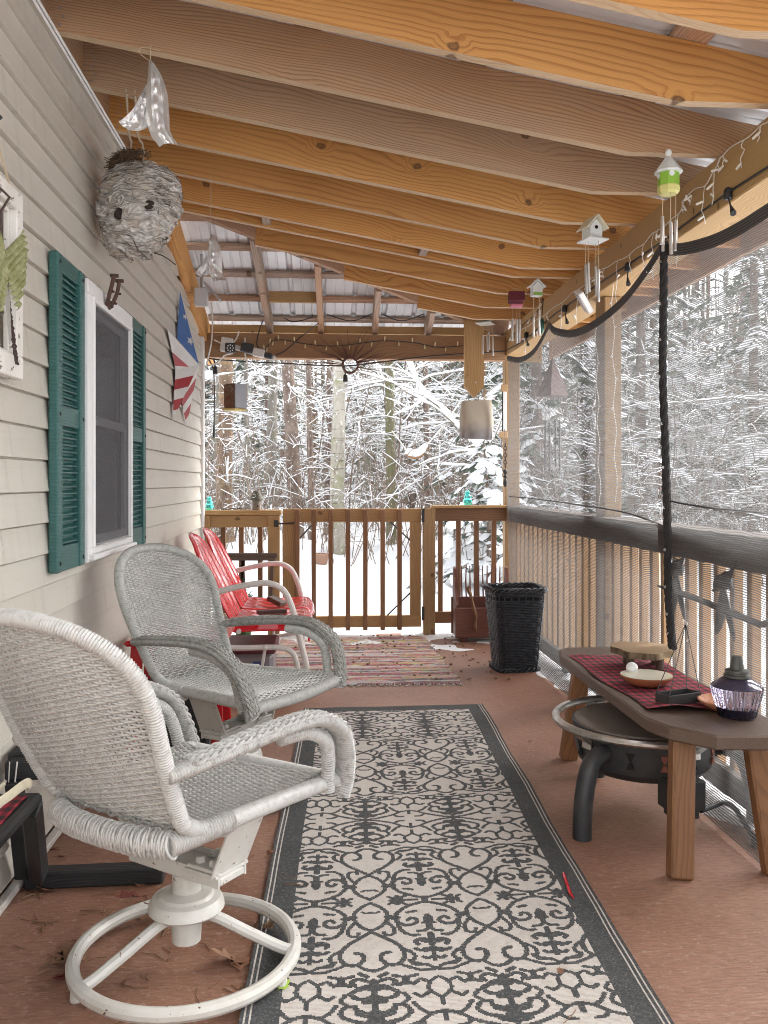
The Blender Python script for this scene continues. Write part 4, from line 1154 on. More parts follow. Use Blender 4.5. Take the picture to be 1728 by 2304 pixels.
# --- metal birds on a branch between the mesh and the rail
bb = thing('bird_branch_ornament', 'dark metal branch with two perched birds seen behind the mesh', 'ornament', at(1610, 1360, X=1.40))
M_iron = mk_flat('dark_iron', (.035, .033, .032), .6)
q = bez([at(u, v, X=1.40) for u, v in ((1480, 1318), (1510, 1328), (1560, 1345), (1620, 1368), (1680, 1392), (1712, 1405), (1735, 1398), (1790, 1380))], 24)
part('branch', MB().tube(q, [.004 + .0075 * min(1, i / 4) for i in range(24)], 7), M_iron, bb)
def bird(u, v, s):
    c = at(u, v, X=1.40); pl = lambda a, b_: c + Vector((0, -a * s, b_ * s)); b_ = MB()
    b_.tube(bez([pl(-.07, -.02), pl(-.02, .015), pl(.02, .02), pl(.055, .0)], 8), [s * k for k in (.004, .016, .026, .030, .030, .024, .014, .003)], 8)
    b_.tube([pl(-.068, -.018), pl(-.10, -.022)], [.006 * s, .001], 6)
    for k in (-1, 1):
        b_.tube(bez([pl(.0, -.01), pl(.02 * k + .01, -.07), pl(.055 * k + .015, -.15), pl(.07 * k + .01, -.175)], 7), [s * j for j in (.012, .018, .020, .018, .013, .008, .002)], 6, True, (1, .5))
        b_.tube(bez([pl(.01, .01), pl(.03 + .02 * k, .05), pl(.08 + .02 * k, .085 + .02 * k)], 6), [s * j for j in (.012, .018, .016, .011, .006, .001)], 6, True, (1, .4))
    return b_
part('bird', bird(1628, 1322, 1.0), M_iron, bb); part('bird', bird(1522, 1290, 1.0), M_iron, bb)
part('wire_loop', MB().tube([at(1650, 1300, X=1.40), at(1652, 1340, X=1.40), at(1650, 1378, X=1.40)], .0025, 5), M_zinc, bb)

# --- far beam: fairy lights, patio cable, power strip, wreath
YB = YF - .004
fz = thing('fairy_lights', 'wire of small yellow bulbs draped along the dark far beam', 'string lights', at(800, 775, Y=YB))
q = bez([at(u, v, Y=YB - .008) for u, v in ((585, 790), (598, 785), (612, 768), (640, 765), (690, 774), (745, 779), (800, 774), (860, 767), (930, 771), (985, 781), (1042, 778))], 90)
part('wire', MB().tube(q, .0035, 5), M_cord, fz)
for i in range(3, 88, 4):
    sg = 1 if (i // 4) % 2 else -1; d_ = Vector((random.uniform(-.3, .3), -.25, sg)).normalized()
    part('bulb', MB().tube([q[i], q[i] + d_ * .010, q[i] + d_ * .015, q[i] + d_ * .032, q[i] + d_ * .037], [.003, .004, .0058, .0058, .001], 7), gb.m, fz)
pc = thing('patio_string_lights', 'black globe light cable sagging below the far beam with hanging bulbs', 'string lights', at(790, 822, Y=YB - .02))
q = bez([at(u, v, Y=YB - .02) for u, v in ((462, 803), (480, 808), (560, 814), (650, 818), (740, 823), (800, 822), (880, 812), (960, 802), (1040, 796), (1136, 790))], 60)
part('cable', MB().tube(q, .0048, 6), M_cord, pc)
gl = Nodes('clear_globe', .08); gl.p(Base_Color=(.82, .83, .82), Alpha=.35)
for (u, v0, v1) in ((484, 806, 824), (777, 824, 842)):
    a, b_ = at(u - 3, v0, Y=YB - .02), at(u, v1, Y=YB - .02)
    part('socket', MB().tube([a, a.lerp(b_, .6), b_], .005, 6).lathe([(.006, .0), (.015, -.008), (.019, -.05), (.017, -.056)], 12, b_), M_cord, pc)
    part('globe', MB().lathe([(.014, -.056), (.026, -.080), (.030, -.105), (.022, -.130), (.002, -.140)], 12, b_), gl.m, pc)
part('loose_end', MB().tube(bez([at(u, v, Y=YB - .02) for u, v in ((468, 807), (478, 825), (482, 860), (482, 930), (481, 985))], 14), [.0048] * 12 + [.009, .009], 6), M_cord, pc)
ps = thing('power_strip', 'tangled power strip with white and black adapters strapped to far beam', 'power strip', at(560, 785, Y=YB - .03))
def pb(u, v, w_, h_, d_, ang, mat, name, zo=0.0):
    part(name, MB().box(at(u, v, Y=YB - .03 - zo), (w_, d_, h_), Matrix.Rotation(R(ang), 3, 'Y'), .006), mat, ps)
M_adw = mk_flat('white_adapter', (.62, .60, .57), .45); M_adb = mk_flat('black_adapter', (.03, .03, .035), .4)
pb(560, 790, .40, .036, .03, 15, M_adw, 'strip')
pb(510, 776, .085, .105, .05, 8, M_adw, 'adapter', .03); pb(518, 783, .072, .07, .04, 0, M_adb, 'keypad_adapter', .06)
pb(556, 783, .09, .07, .045, 12, M_adb, 'adapter', .035); pb(582, 794, .085, .06, .05, 12, M_adw, 'adapter', .04); pb(604, 801, .06, .04, .05, 12, M_adb, 'plug', .03)
c = at(518, 783, Y=YB - .112); mb = MB()
for k in range(9):
    a = k * .785; r = .022 if k < 8 else 0; mb.lathe([(.001, .002), (.005, .001), (.005, 0)], 6, c + Vector((math.cos(a) * r, 0, math.sin(a) * r)), Matrix.Rotation(R(90), 3, 'X'))
part('key_dots', mb, M_white, ps, kind='stuff')
mb = MB()
for l_ in (((470, 660), (476, 690), (478, 720), (476, 770), (466, 815), (468, 823), (490, 815), (505, 800), (524, 795)), ((482, 765), (500, 773), (520, 780)), ((537, 745), (536, 752), (530, 765), (520, 775)), ((551, 760), (552, 800), (556, 812), (553, 818))):
    mb.tube(bez([at(u, v, Y=YB - .05) for u, v in l_], 24), .0055, 6)
part('white_cord', mb, M_wcord, ps)
mb = MB()
for l_ in (((590, 790), (578, 775), (583, 745), (592, 720)), ((612, 803), (640, 790), (675, 760), (716, 728)), ((640, 716), (660, 724), (690, 718), (705, 712)), ((736, 708), (790, 722), (838, 706)), ((862, 708), (905, 722), (955, 706))):
    mb.tube(bez([at(u, v, Y=YB - .02 - (.0 if v > 730 else .35)) for u, v in l_], 18), .004, 5)
part('dark_cord', mb, M_cord, ps)
wr = thing('twig_wreath', 'twig ring wreath with a fan of dark red twigs on the far beam', 'wreath', at(788, 822, Y=YB - .04))
c = Vector(wr.location); mb = MB(); rg = random.Random(3)
for k in range(5):
    ring = [c + Vector((math.cos(a) * (.056 + .005 * math.sin(a * 5 + k)), -.004 * k, math.sin(a) * (.056 + .005 * math.cos(a * 4 + k * 2)))) for a in np.linspace(0, 6.283, 28)[:-1]]
    mb.tube(ring, .005, 5, closed=True)
M_tw = mk_flat('red_brown_twig', (.12, .055, .04), .7)
part('ring', mb, M_tw, wr); mb = MB()
for i in range(50):
    a = rg.uniform(-.05, 3.2) if i < 46 else rg.uniform(-1.4, .2); L = rg.uniform(.12, .33) * (1 if i < 46 else .7)
    if rg.random() < .35 and i < 46: a = rg.choice([rg.uniform(2.6, 3.2), rg.uniform(0, .5)]); L *= 1.15
    d_ = Vector((math.cos(a), rg.uniform(-.1, .02), math.sin(a) * .72))
    s0 = c + Vector((math.cos(a) * .05, -.01, math.sin(a) * .05))
    mb.tube([s0, s0 + d_ * L * .5 + Vector((0, 0, rg.uniform(-.015, .015))), s0 + d_ * L], [.0028, .0022, .0010], 4)
part('twig', mb, M_tw, wr, kind='stuff')

# solar box on the hip corner
p = at(453, 669, Y=5.75)
t = thing('solar_box', 'grey white plastic solar box with angled panel near wall under far roof', 'solar light', p)
part('box', MB().box(p, (.085, .06, .12), None, .006), mk_flat('pale_plastic', (.55, .55, .56), .45), t)
part('panel', MB().box(p + Vector((.075, -.01, .035)), (.012, .09, .15), Matrix.Rotation(R(-42), 3, 'Y'), .003), mk_flat('panel_back', (.36, .36, .37), .4), t)
part('bracket', MB().tube([p + Vector((.03, 0, .02)), p + Vector((.07, 0, .03))], .006, 6).tube([p + Vector((0, 0, .06)), p + Vector((0, .0, .30))], .008, 6), M_zinc, t)

# wooden lantern house hanging under the far beam
p = at(528, 892, Y=6.30)
t = thing('wooden_lantern', 'small brown and grey wooden box lantern with moon cut outs', 'lantern', p, R(-38))
part('box', MB().box((0, 0, .0), (.115, .125, .175), None, .012), mk_wood('lantern_wood', (.16, .085, .06), (.07, .035, .025), rings=160, knots=0), t, w=False)
part('grey_side', MB().box((.060, 0, .0), (.006, .122, .172), None, .002), mk_flat('slate_grey_side', (.30, .31, .34), .7), t, w=False)
part('floor_plate', MB().box((0, 0, -.095), (.12, .13, .014), None, .003), mk_flat('yellow_plate', (.50, .38, .12), .6), t, w=False)
mb = MB()
arc = [(.022 * math.cos(a), .022 * math.sin(a)) for a in np.linspace(-1.9, 1.9, 9)] + [(.006 + .017 * math.cos(a), .017 * math.sin(a)) for a in np.linspace(1.7, -1.7, 7)]
mb.prism([(x + .018, z + .045) for x, z in arc], .003, None, (0, -.0635, 0))
part('moon', mb, mk_flat('cutout_pale', (.35, .28, .2), .8), t, w=False)
mb = MB()
for k, (x, z, r_) in enumerate(((-.02, .03, .010), (-.012, -.025, .013), (.012, -.02, .012), (0, -.008, .012), (-.02, -.062, .008), (0, -.062, .008), (.022, -.062, .008))):
    n = 7; mb.prism([(x + r_ * (1 if j % 2 else .55) * math.cos(j * 6.283 / n), z + r_ * 1.25 * (1 if j % 2 else .6) * math.sin(j * 6.283 / n)) for j in range(n)], .003, None, (0, -.0635, 0))
part('cut_out', mb, mk_flat('cutout_orange', (.16, .03, .012), .7), t, w=False, kind='stuff')
part('hanger', MB().tube([(0, 0, .088), (0, 0, .19)], .002, 4), M_wire, t, w=False)

# fabric bag under the pointed board
def bagm():
    m = Nodes('natural_muslin', .9); v = m.obj(); z = m.sep(v, 2)
    n = m.noise(v, 22, 4); c = m.mix(m.ramp(m.math('ADD', z, m.math('MULTIPLY', m.math('SUBTRACT', n, .5), .12)), [(.03, 1.0), (.15, 0.0)]), (.50, .44, .35), (.30, .28, .28))
    m.p(Base_Color=c, Normal=m.bump(m.noise(v, 130, 2), .2, .002)); return m.m
p = at(1072, 988, Y=6.36)
mb = MB()
def bag(a, b_):
    an = a * 6.283; wd = .108 + .012 * math.sin(b_ * 3) + .014 * (1 - b_) ** 3; dp = (.012 + .012 * (1 - b_)) * (1 if b_ > .06 else .4)
    f = .006 * math.sin(an * 5 + b_ * 3) * (1 - abs(b_ - .5)) + .008 * (1 - b_) ** 4 * math.sin(an * 9)
    return (p.x + wd * math.copysign(abs(math.cos(an)) ** .7, math.cos(an)) + f, p.y + dp * math.sin(an) + f, p.z + b_ * .285 + .012 * math.cos(an) * (b_ - .5))
mb.grid(bag, 40, 12, True); mb.f.append(tuple(k * 12 for k in range(40))); mb.mi.append(0)
solo('fabric_bag', mb, bagm(), 'beige fabric sack hanging below the pointed board', 'bag', ang=70)
# ornament frame and bell chain on the corner post
p = at(1138, 925, Y=6.55)
t = thing('thermometer_board', 'narrow white framed board with wooden ends fixed to far corner post', 'board', p)
part('panel', MB().box(p + Vector((-.008, 0, 0)), (.030, .012, .30), None, .002), M_white, t)
part('end_block', MB().box(p + Vector((-.012, 0, .175)), (.05, .03, .055), None, .003).box(p + Vector((-.018, 0, -.180)), (.06, .03, .05), None, .003), W_balr, t)
part('edge', MB().box(p + Vector((-.026, -.006, 0)), (.006, .01, .31)), M_hole, t)
p = at(1137, 1040, Y=6.40); mb = MB()
for k in range(7):
    c = p + Vector((0, 0, .13 - k * .026)); r_ = .011
    mb.tube([c + (Vector((math.cos(a) * r_, 0, math.sin(a) * r_ * 1.5)) if k % 2 else Vector((0, math.cos(a) * r_, math.sin(a) * r_ * 1.5))) for a in np.linspace(0, 6.283, 11)[:-1]], .0035, 5, closed=True)
mb.ball(p + Vector((0, 0, -.07)), .019, 9, 7).ball(p + Vector((0, 0, -.105)), .016, 9, 7).lathe([(.004, -.12), (.014, -.135), (.017, -.16), (.006, -.185)], 9, p)
mb.tube([p + Vector((0, 0, .145)), p + Vector((.005, .05, .25))], .002, 4)
solo('bell_chain', mb, M_iron, 'dark chain with beads hanging beside the far corner post', 'chain')

# --- wall: barn star, horseshoe, old sash with metal flower
st = thing('barn_star', 'metal barn star painted with blue, white and red flag stripes on siding', 'star', (-.868, 5.40, 1.87))
Mred = mk_paint('star_red', (.33, .022, .03), .4, .25, (.2, .03, .03), 12); Mblue = mk_paint('star_blue', (.055, .14, .36), .45, .4, (.20, .30, .5), 9); Mw = mk_paint('star_white', (.60, .60, .58), .45, .3, (.35, .34, .33), 9)
c = Vector(st.location); Rr, ri, pro = .45, .172, .115
def sp(k, r): 
    a = R(90 + 36 * k); return c + Vector((0, -r * math.cos(a) * -1 if False else -r * math.cos(a), r * math.sin(a)))
tip = c + Vector((pro, 0, 0))
mats = [Mred, Mblue, Mw]
def sp2(k, r):
    a = R(90 - 36 * k); return c + Vector((0, r * math.cos(a), r * math.sin(a)))
for k in range(5):
    P = sp2(2 * k, Rr)
    for sd in (1, -1):
        Q = sp2(2 * k + sd, ri); mb = MB()
        if k == 0: mb.cur = 1; mb.add([P, Q, tip], [(0, 1, 2)] if sd < 0 else [(0, 2, 1)])
        elif k == 4:
            mb.cur = 2; mb.add([P, Q, tip], [(0, 1, 2)])
            if sd < 0:
                q1 = P.lerp(Q, .55); q2 = P.lerp(Q, .9); q3 = tip.lerp(Q, .45); o_ = Vector((.002, 0, .0))
                mb.cur = 0; mb.add([q1 + o_, q2 + o_, q3 + o_ * 1.5], [(0, 1, 2)])
        else:
            n = 6 if sd < 0 else 5
            for j in range(n):
                t0, t1 = j / n, (j + 1) / n
                a0, a1 = P.lerp(tip, t0), P.lerp(tip, t1); b0, b1 = P.lerp(Q, t0), P.lerp(Q, t1)
                mb.cur = 0 if (j + (sd > 0)) % 2 == 0 else 2
                mb.add([a0, a1, b1, b0], [(0, 1, 2, 3)])
        part('star_facet', mb, mats, st, ang=0)
for (a, b_, s_) in ((.30, .35, .020), (.62, .25, .030)):
    P, Q = sp2(0, Rr), sp2(-1, ri); n_ = (Q - P).cross(tip - P).normalized(); n_ = n_ if n_.x > 0 else -n_
    ctr = P + (tip - P) * a * .9 + (Q - P) * b_ * a * 1.2; e1 = (tip - P).normalized(); e2 = n_.cross(e1)
    part('white_star', MB().add([ctr + n_ * .002 + (e1 * math.cos(j * .6283) + e2 * math.sin(j * .6283)) * s_ * (1 if j % 2 == 0 else .42) for j in range(10)], [tuple(range(10))]), Mw, st, ang=0)
hsx = at(240, 646, X=-.835)
mb = MB(); q = []
for i in range(22):
    t_ = i / 21; a = R(215) + R(290 - 0) * 0
    an = R(130) + t_ * R(280); r_ = .066
    q.append(hsx + Vector((.012 - .03 * 0, r_ * .95 * math.cos(an + R(0)), r_ * 1.25 * math.sin(an))))
qq = []
for i in range(24):
    t_ = i / 23; an = R(155) + t_ * R(230)
    qq.append(hsx + Vector((.030 + .022 * math.sin(an), .048 * math.cos(an), -.01 + .066 * math.sin(an) * (1.0 if math.sin(an) < 0 else 1.6))))
mb.tube(qq, .0115, 7, True, (.6, 1.25)); mb.box(qq[-1], (.03, .014, .012)); mb.box(qq[0], (.03, .014, .012))
for i in range(4, 21, 4): mb.box(qq[i] + Vector((.012, 0, 0)), (.008, .008, .008))
solo('horseshoe', mb, mk_paint('rusty_iron', (.075, .038, .03), .75, .5, (.12, .055, .03), 20, bump=.3), 'rusty horseshoe hung on the siding above the window', 'horseshoe')

of = thing('old_sash_frame', 'chipped white wooden sash frame hung on the siding left of window', 'window frame', (-.855, 2.2, 1.44))
y0, y1, z0, z1 = 1.84, 2.50, 1.435, 1.950; fw = .052
for a, b_, u_ in (((-.850, y0, z1 - fw / 2), (-.850, y1, z1 - fw / 2), (0, 0, 1)), ((-.850, y0, z0 + fw * .6), (-.850, y1, z0 + fw * .6), (0, 0, 1)), ((-.850, y1 - fw / 2, z0 + fw * 1.2), (-.850, y1 - fw / 2, z1 - fw), (0, 1, 0)), ((-.850, y0 + fw / 2, z0 + fw * 1.2), (-.850, y0 + fw / 2, z1 - fw), (0, 1, 0))):
    board('stile', a, b_, .034, fw if u_[2] == 0 or a[2] > 1.7 else fw * 1.2, M_chip, of, up=u_)
part('inner_bead', rect_frame(y0 + fw, y1 - fw, z0 + fw * 1.2, z1 - fw, .012, -.866, -.852, .002), M_chip, of)
part('hanging_twine', MB().tube([(-.850, y1 - .05, z1), (-.858, y1 - .16, z1 + .13)], .003, 5).tube([(-.850, y1 - .31, z1), (-.858, y1 - .16, z1 + .13)], .003, 5), M_wire, of)
part('peg', MB().tube([(-.868, y1 - .17, z1 + .12), (-.835, y1 - .17, z1 + .155)], .009, 8), M_iron, of)
def corr():
    m = Nodes('green_corrugated_tin', .5); v = m.obj()
    n = m.noise(v, 30, 4, .6); m.p(Base_Color=m.mix(m.ramp(n, [(.35, 0.0), (.65, 1.0)]), (.22, .24, .085), (.42, .42, .25)), Metallic=.1); return m.m
fl_ = thing('metal_flower', 'rusty wire stem flower with corrugated pale green tin leaf hung inside old sash', 'ornament', (-.83, 2.3, 1.5))
mb = MB()
leaf = [(0, -.01), (.10, .07), (.125, .055), (.118, -.02), (.10, -.07), (.095, -.105), (.075, -.14), (.055, -.115), (.03, -.085), (.015, -.05)]
def leafmesh(mir, c0, rot):
    mb = MB(); n = 44; top = []; cl = Matrix.Rotation(R(rot), 3, 'X')
    us = np.linspace(0, .125, n)
    def ext(u_):
        hi = np.interp(u_, [0, .10, .125], [.0, .085, .055]); lo = np.interp(u_, [0, .03, .055, .075, .095, .110, .125], [-.03, -.09, -.115, -.14, -.10, -.06, .03]); return hi, lo
    vs = []; m_ = 70
    for u_ in us:
        hi, lo = ext(u_)
        for j in range(m_):
            z = lo + (hi - lo) * j / (m_ - 1)
            x = .0060 * math.sin((z - u_ * .75) * 300) + .01 + u_ * .10
            p_ = cl @ Vector((0, u_ * mir, z)); vs.append((c0.x + x, c0.y + p_.y, c0.z + p_.z))
    mb.add(vs, [(i * m_ + j, (i + 1) * m_ + j, (i + 1) * m_ + j + 1, i * m_ + j + 1) for i in range(n - 1) for j in range(m_ - 1)])
    return mb
hub = at(2, 565, X=-.82)
part('leaf', leafmesh(1, hub + Vector((0, .0, .0)), 0), corr(), fl_); part('leaf', leafmesh(-1, hub + Vector((.004, -.0, -.02)), 8), corr(), fl_)
e = at(38, 820, X=-.83)
q = [hub.lerp(e, i / 30) + Vector((.004 * math.cos(i * 1.9), .004 * math.sin(i * 1.9), 0)) for i in range(31)]
q2 = [hub.lerp(e, i / 30) + Vector((.004 * math.cos(i * 1.9 + 3.14), .004 * math.sin(i * 1.9 + 3.14), 0)) for i in range(31)]
part('stem', MB().tube(q, .0035, 5).tube(q2, .0035, 5).tube([hub + Vector((0, -.02, .16)), hub + Vector((.02, .005, .14)), hub + Vector((0, .0, .10)), hub], .004, 5), mk_flat('rust_wire', (.06, .035, .03), .7), fl_)
part('petal', MB().prism([(-.01, 0), (.035, -.03), (.055, -.18), (.045, -.20), (.02, -.10)], .003, Matrix.Rotation(R(90), 3, 'Z'), hub + Vector((.006, 0, -.03))), mk_flat('grey_tin', (.45, .44, .42), .4, .5), fl_)

# --- wasp nest
def nest_mat():
    m = Nodes('wasp_paper', .9); v = m.obj()
    w_ = v
    wv = m.n('TexWave', {'Vector': m.map(v, (.55, .55, 1.0)), 'Scale': 11.0, 'Distortion': 17.0, 'Detail': 2.5, 'Detail Scale': 1.3, 'Detail Roughness': .55}, 1, bands_direction='Z')
    band = m.ramp(wv, [(0.0, .1), (.3, .55), (.62, 1.0), (1.0, .35)])
    n = m.noise(v, 10, 4, .6); tint = m.noise(w_, 16, 3)
    c = m.mix(band, (.36, .325, .29), (.72, .70, .67)); c = m.mix(m.ramp(tint, [(.45, 0.0), (.62, .55)]), c, (.46, .39, .31)); c = m.mix(m.ramp(n, [(.60, 0.0), (.75, .6)]), c, (.17, .13, .10))
    m.p(Base_Color=c, Normal=m.bump(m.math('ADD', band, m.math('MULTIPLY', n, .5)), .9, .008)); return m.m
nc = at(313, 470, Y=3.44)
ne = thing('wasp_nest', 'large grey papery wasp nest hanging by twigs from the rafters', 'nest', nc)
from mathutils import noise as mn
def nestp(a, b_):
    th_, ph_ = a * 6.283, b_ * math.pi
    d = Vector((math.sin(ph_) * math.cos(th_), math.sin(ph_) * math.sin(th_), math.cos(ph_)))
    sx = .150 * (1 + .10 * d.z); k = 1 + .17 * mn.noise(d * 1.6 + Vector((3, 1, 2))) + .07 * mn.noise(d * 3.7) + .018 * mn.noise(d * 11)
    p_ = Vector((d.x * .146, d.y * .138, d.z * .196)) * k
    p_.x += -.02 * d.z * 0 + .018 * math.sin(d.z * 2)
    for hc, hr, dp in ((Vector((-.37, -.88, -.30)), .17, .05), (Vector((.46, -.88, -.10)), .15, .045)):
        q_ = (d - hc.normalized()).length
        if q_ < hr: p_ *= 1 - dp * 5 * (1 - (q_ / hr) ** 2) ** .5 * .9
    return nc + p_
mb = MB().grid(nestp, 120, 90, True)
M_nest = nest_mat(); part('shell', mb, M_nest, ne, ang=80)
fm = MB(); rg = random.Random(12)
for i in range(420):
    d = Vector((rg.gauss(0, 1), rg.gauss(-.5, 1), rg.gauss(0, .9))).normalized()
    if d.z > .75: continue
    b_ = math.acos(d.z) / math.pi; a_ = (math.atan2(d.y, d.x) / 6.2832) % 1; p_ = nestp(a_, b_); n_ = (p_ - nc).normalized()
    t1 = n_.cross(Vector((0, 0, 1))).normalized(); t2 = n_.cross(t1); an = rg.uniform(-.9, .9); e1 = t1 * math.cos(an) + t2 * math.sin(an); e2 = n_.cross(e1); rr = rg.uniform(.012, .030); n0 = len(fm.v)
    for iu in range(7):
        for iv in range(4):
            th = -1.25 + 2.5 * iu / 6; r_ = rr * (.25 + .75 * iv / 3); h_ = .0015 + .0055 * (iv / 3) ** 2 * rg.uniform(.6, 1.1) - r_ * r_ * 1.8
            fm.v.append(tuple(p_ + e1 * math.sin(th) * r_ + e2 * (math.cos(th) * r_ * .8 - rr * .4) + n_ * h_))
    for iu in range(6):
        for iv in range(3): fm.f.append((n0 + iu * 4 + iv, n0 + iu * 4 + 4 + iv, n0 + iu * 4 + 5 + iv, n0 + iu * 4 + 1 + iv)); fm.mi.append(0)
part('paper_flap', fm, M_nest, ne, ang=80, kind='stuff')
for hc, r_ in ((Vector((-.37, -.88, -.30)), .020), (Vector((.46, -.88, -.10)), .016)):
    d = hc.normalized(); p_ = nc + Vector((d.x * .152, d.y * .145, d.z * .205)) * .86
    part('entrance', MB().ball(p_, r_, 12, 8, (1, .5, 1.1)).ball(p_ + Vector((r_ * .5, 0, r_ * .4)), r_ * .7, 9, 7, (1, .6, .8)).ball(p_ + Vector((-r_ * .5, 0, -r_ * .3)), r_ * .75, 9, 7, (.8, .6, 1.1)), mk_flat('nest_hole', (.035, .025, .02), .9), ne)
mb = MB(); rg = random.Random(41)
for i in range(700):
    d = Vector((rg.gauss(-.42, .26), rg.gauss(-.1, .35), rg.gauss(1.0, .16))).normalized()
    if d.z < .70: continue
    s0 = nc + Vector((d.x * .150, d.y * .14, d.z * .20)) * rg.uniform(.97, 1.12); e_ = Vector((rg.uniform(-1, 1), rg.uniform(-1, 1), rg.uniform(-.7, .7))) * rg.uniform(.012, .034)
    mb.tube([s0 - e_, s0 + Vector((0, 0, .006)), s0 + e_], .0013, 3, False)
part('grass_cap', mb, mk_flat('dry_brown_grass', (.13, .085, .05), .9, var=.5), ne, kind='stuff', ang=0)
mb = MB()
for (u0, v0, u1, v1) in ((290, 298, 289, 358), (309, 300, 323, 362)):
    a, b_ = at(u0, v0, Y=3.40), at(u1, v1, Y=3.42); top = Vector((a.x, 3.355, zr(a.x) + .02))
    mb.tube(bez([b_ + Vector((0, 0, -.05)), b_, a.lerp(b_, .4) + Vector((.01, 0, 0)), a, top], 16), [.006, .006] + [.0045 + .0015 * math.sin(i * 2.1) for i in range(14)], 6)
part('twig', mb, mk_flat('pale_twig', (.42, .34, .25), .8), ne)
part('lower_twig', MB().tube(bez([nc + Vector((.06, -.02, -.175)), nc + Vector((.10, -.03, -.19)), nc + Vector((.14, 0, -.215))], 8), .0025, 5).tube([nc + Vector((.0, -.1, -.15)), nc + Vector((.02, -.12, -.19)), nc + Vector((.05, -.1, -.215))], .002, 5), mk_flat('dark_twig', (.08, .06, .045), .8), ne)

# --- twisted foil pie pans
M_foil = mk_paint('crumpled_foil', (.88, .88, .88), .40, .2, (.65, .65, .65), 30, metal=.85, bump=.25)
def lobe(c, Lp, Rp, s, seed, dep, lean, y0=0.0):
    """a crumpled half of a pie pan between two outline curves, rim turned up along the right"""
    L_, R_ = bez([(a, 0, b) for a, b in Lp], 30), bez([(a, 0, b) for a, b in Rp], 30); Ml = Matrix.Rotation(lean, 3, 'Z')
    def f(a, b):
        k = a * 29; i = min(28, int(k)); l_, r_ = L_[i].lerp(L_[i + 1], k - i), R_[i].lerp(R_[i + 1], k - i)
        p_ = l_.lerp(r_, b); w_ = (r_ - l_).length
        y = -dep * math.sin(math.pi * min(1, b * 1.12)) * min(1, w_ / .05) + y0
        if .25 < b < .72: y += dep * .35
        if b > .86: y += dep * .5 * (b - .86) / .14 + .0025 * math.sin((b - .86) * 45)
        y += .008 * mn.noise(Vector((p_.x * 34 + seed, p_.z * 34, seed))) + .004 * mn.noise(Vector((p_.x * 85, p_.z * 85 + seed, 2)))
        return c + Ml @ (Vector((p_.x, y, p_.z)) * s)
    return MB().grid(f, 44, 30)
def pan(t, c, s, mir, seed, lean):
    m_ = lambda l: [(a * mir, b) for a, b in l]
    part('pan_half', lobe(c, m_([(-.004, .148), (-.008, .09), (-.014, .02), (-.012, -.05), (.004, -.105), (.030, -.135)]), m_([(.002, .150), (.034, .115), (.055, .055), (.062, -.02), (.066, -.075), (.094, -.120)]), s, seed, .036, lean), M_foil, t, ang=70)
    part('pan_half', lobe(c, m_([(-.012, .070), (-.030, .03), (-.055, -.02), (-.085, -.055), (-.099, -.068)]), m_([(.004, .090), (.004, .03), (-.002, -.03), (-.012, -.080), (-.060, -.094)]), s, seed + 3, -.022, lean + .15, .012), M_foil, t, ang=70)
c = at(338, 236, Y=2.93)
t = thing('foil_pan_spinner', 'large crumpled foil pie pan twisted and hung from second rafter', 'spinner', c, 0, 'foil pan spinners')
pan(t, c, 1.0, 1, 2.0, R(12))
zt = zr(c.x) - c.z
part('string', MB().tube(bez([c + Vector((.0, 0, .142)), c + Vector((.0, .0, .19)), c + Vector((.003, .01, zt + .01))], 8), .0016, 4).tube(bez([c + Vector((.0, 0, .145)), c + Vector((-.03, 0, .165)), c + Vector((-.035, 0, .185)), c + Vector((-.015, 0, .19)), c + Vector((.03, 0, .18))], 10), .0014, 4), M_wire, t)
c = at(474, 585, Y=4.14)
t = thing('foil_pan_spinner', 'smaller foil pie pan folded to a crescent, hung on a long string', 'spinner', c, 0, 'foil pan spinners')
pan(t, c, .82, 1, 7.0, R(-20))
part('string', MB().tube([c + Vector((.0, 0, .12)), c + Vector((0, .01, zr(c.x) - c.z + .01))], .0015, 4), M_wire, t)
# ================================================================ furniture and things on the deck
def wicker_mat(name, a, b, d, dirt):
    m = Nodes(name, .42); v = m.obj()
    n = m.noise(v, 7, 4, .6); k = m.noise(v, 60, 3, .6); f = m.noise(m.map(v, (1, 1, 1)), 210, 2)
    c = m.mix(n, a, b); c = m.mix(m.math('MULTIPLY', m.ramp(k, [(.48, 0.0), (.75, 1.0)]), dirt), c, d)
    c = m.mix(m.ramp(f, [(.68, 0.0), (.74, .7)]), c, (d[0] * .5, d[1] * .5, d[2] * .5))
    m.p(Base_Color=c, Normal=m.bump(f, .15, .001)); return m.m
WK1 = wicker_mat('white_wicker', (.43, .425, .405), (.51, .505, .485), (.20, .175, .145), .5)
WKA1 = wicker_mat('white_wicker_grimy', (.36, .355, .335), (.48, .475, .455), (.14, .12, .10), .7)
WKA2 = wicker_mat('grey_wicker_grimy', (.24, .24, .215), (.38, .38, .35), (.09, .09, .078), .7)
WK2 = wicker_mat('grey_wicker', (.43, .43, .405), (.54, .54, .515), (.16, .16, .14), .55)
M_cast = mk_paint('cream_enamel_steel', (.58, .57, .53), .38, .35, (.33, .27, .20), 12, chip=.10, ccol=(.14, .07, .04))
M_cast2 = mk_paint('grey_enamel_steel', (.46, .45, .41), .45, .45, (.24, .22, .19), 12, chip=.06)

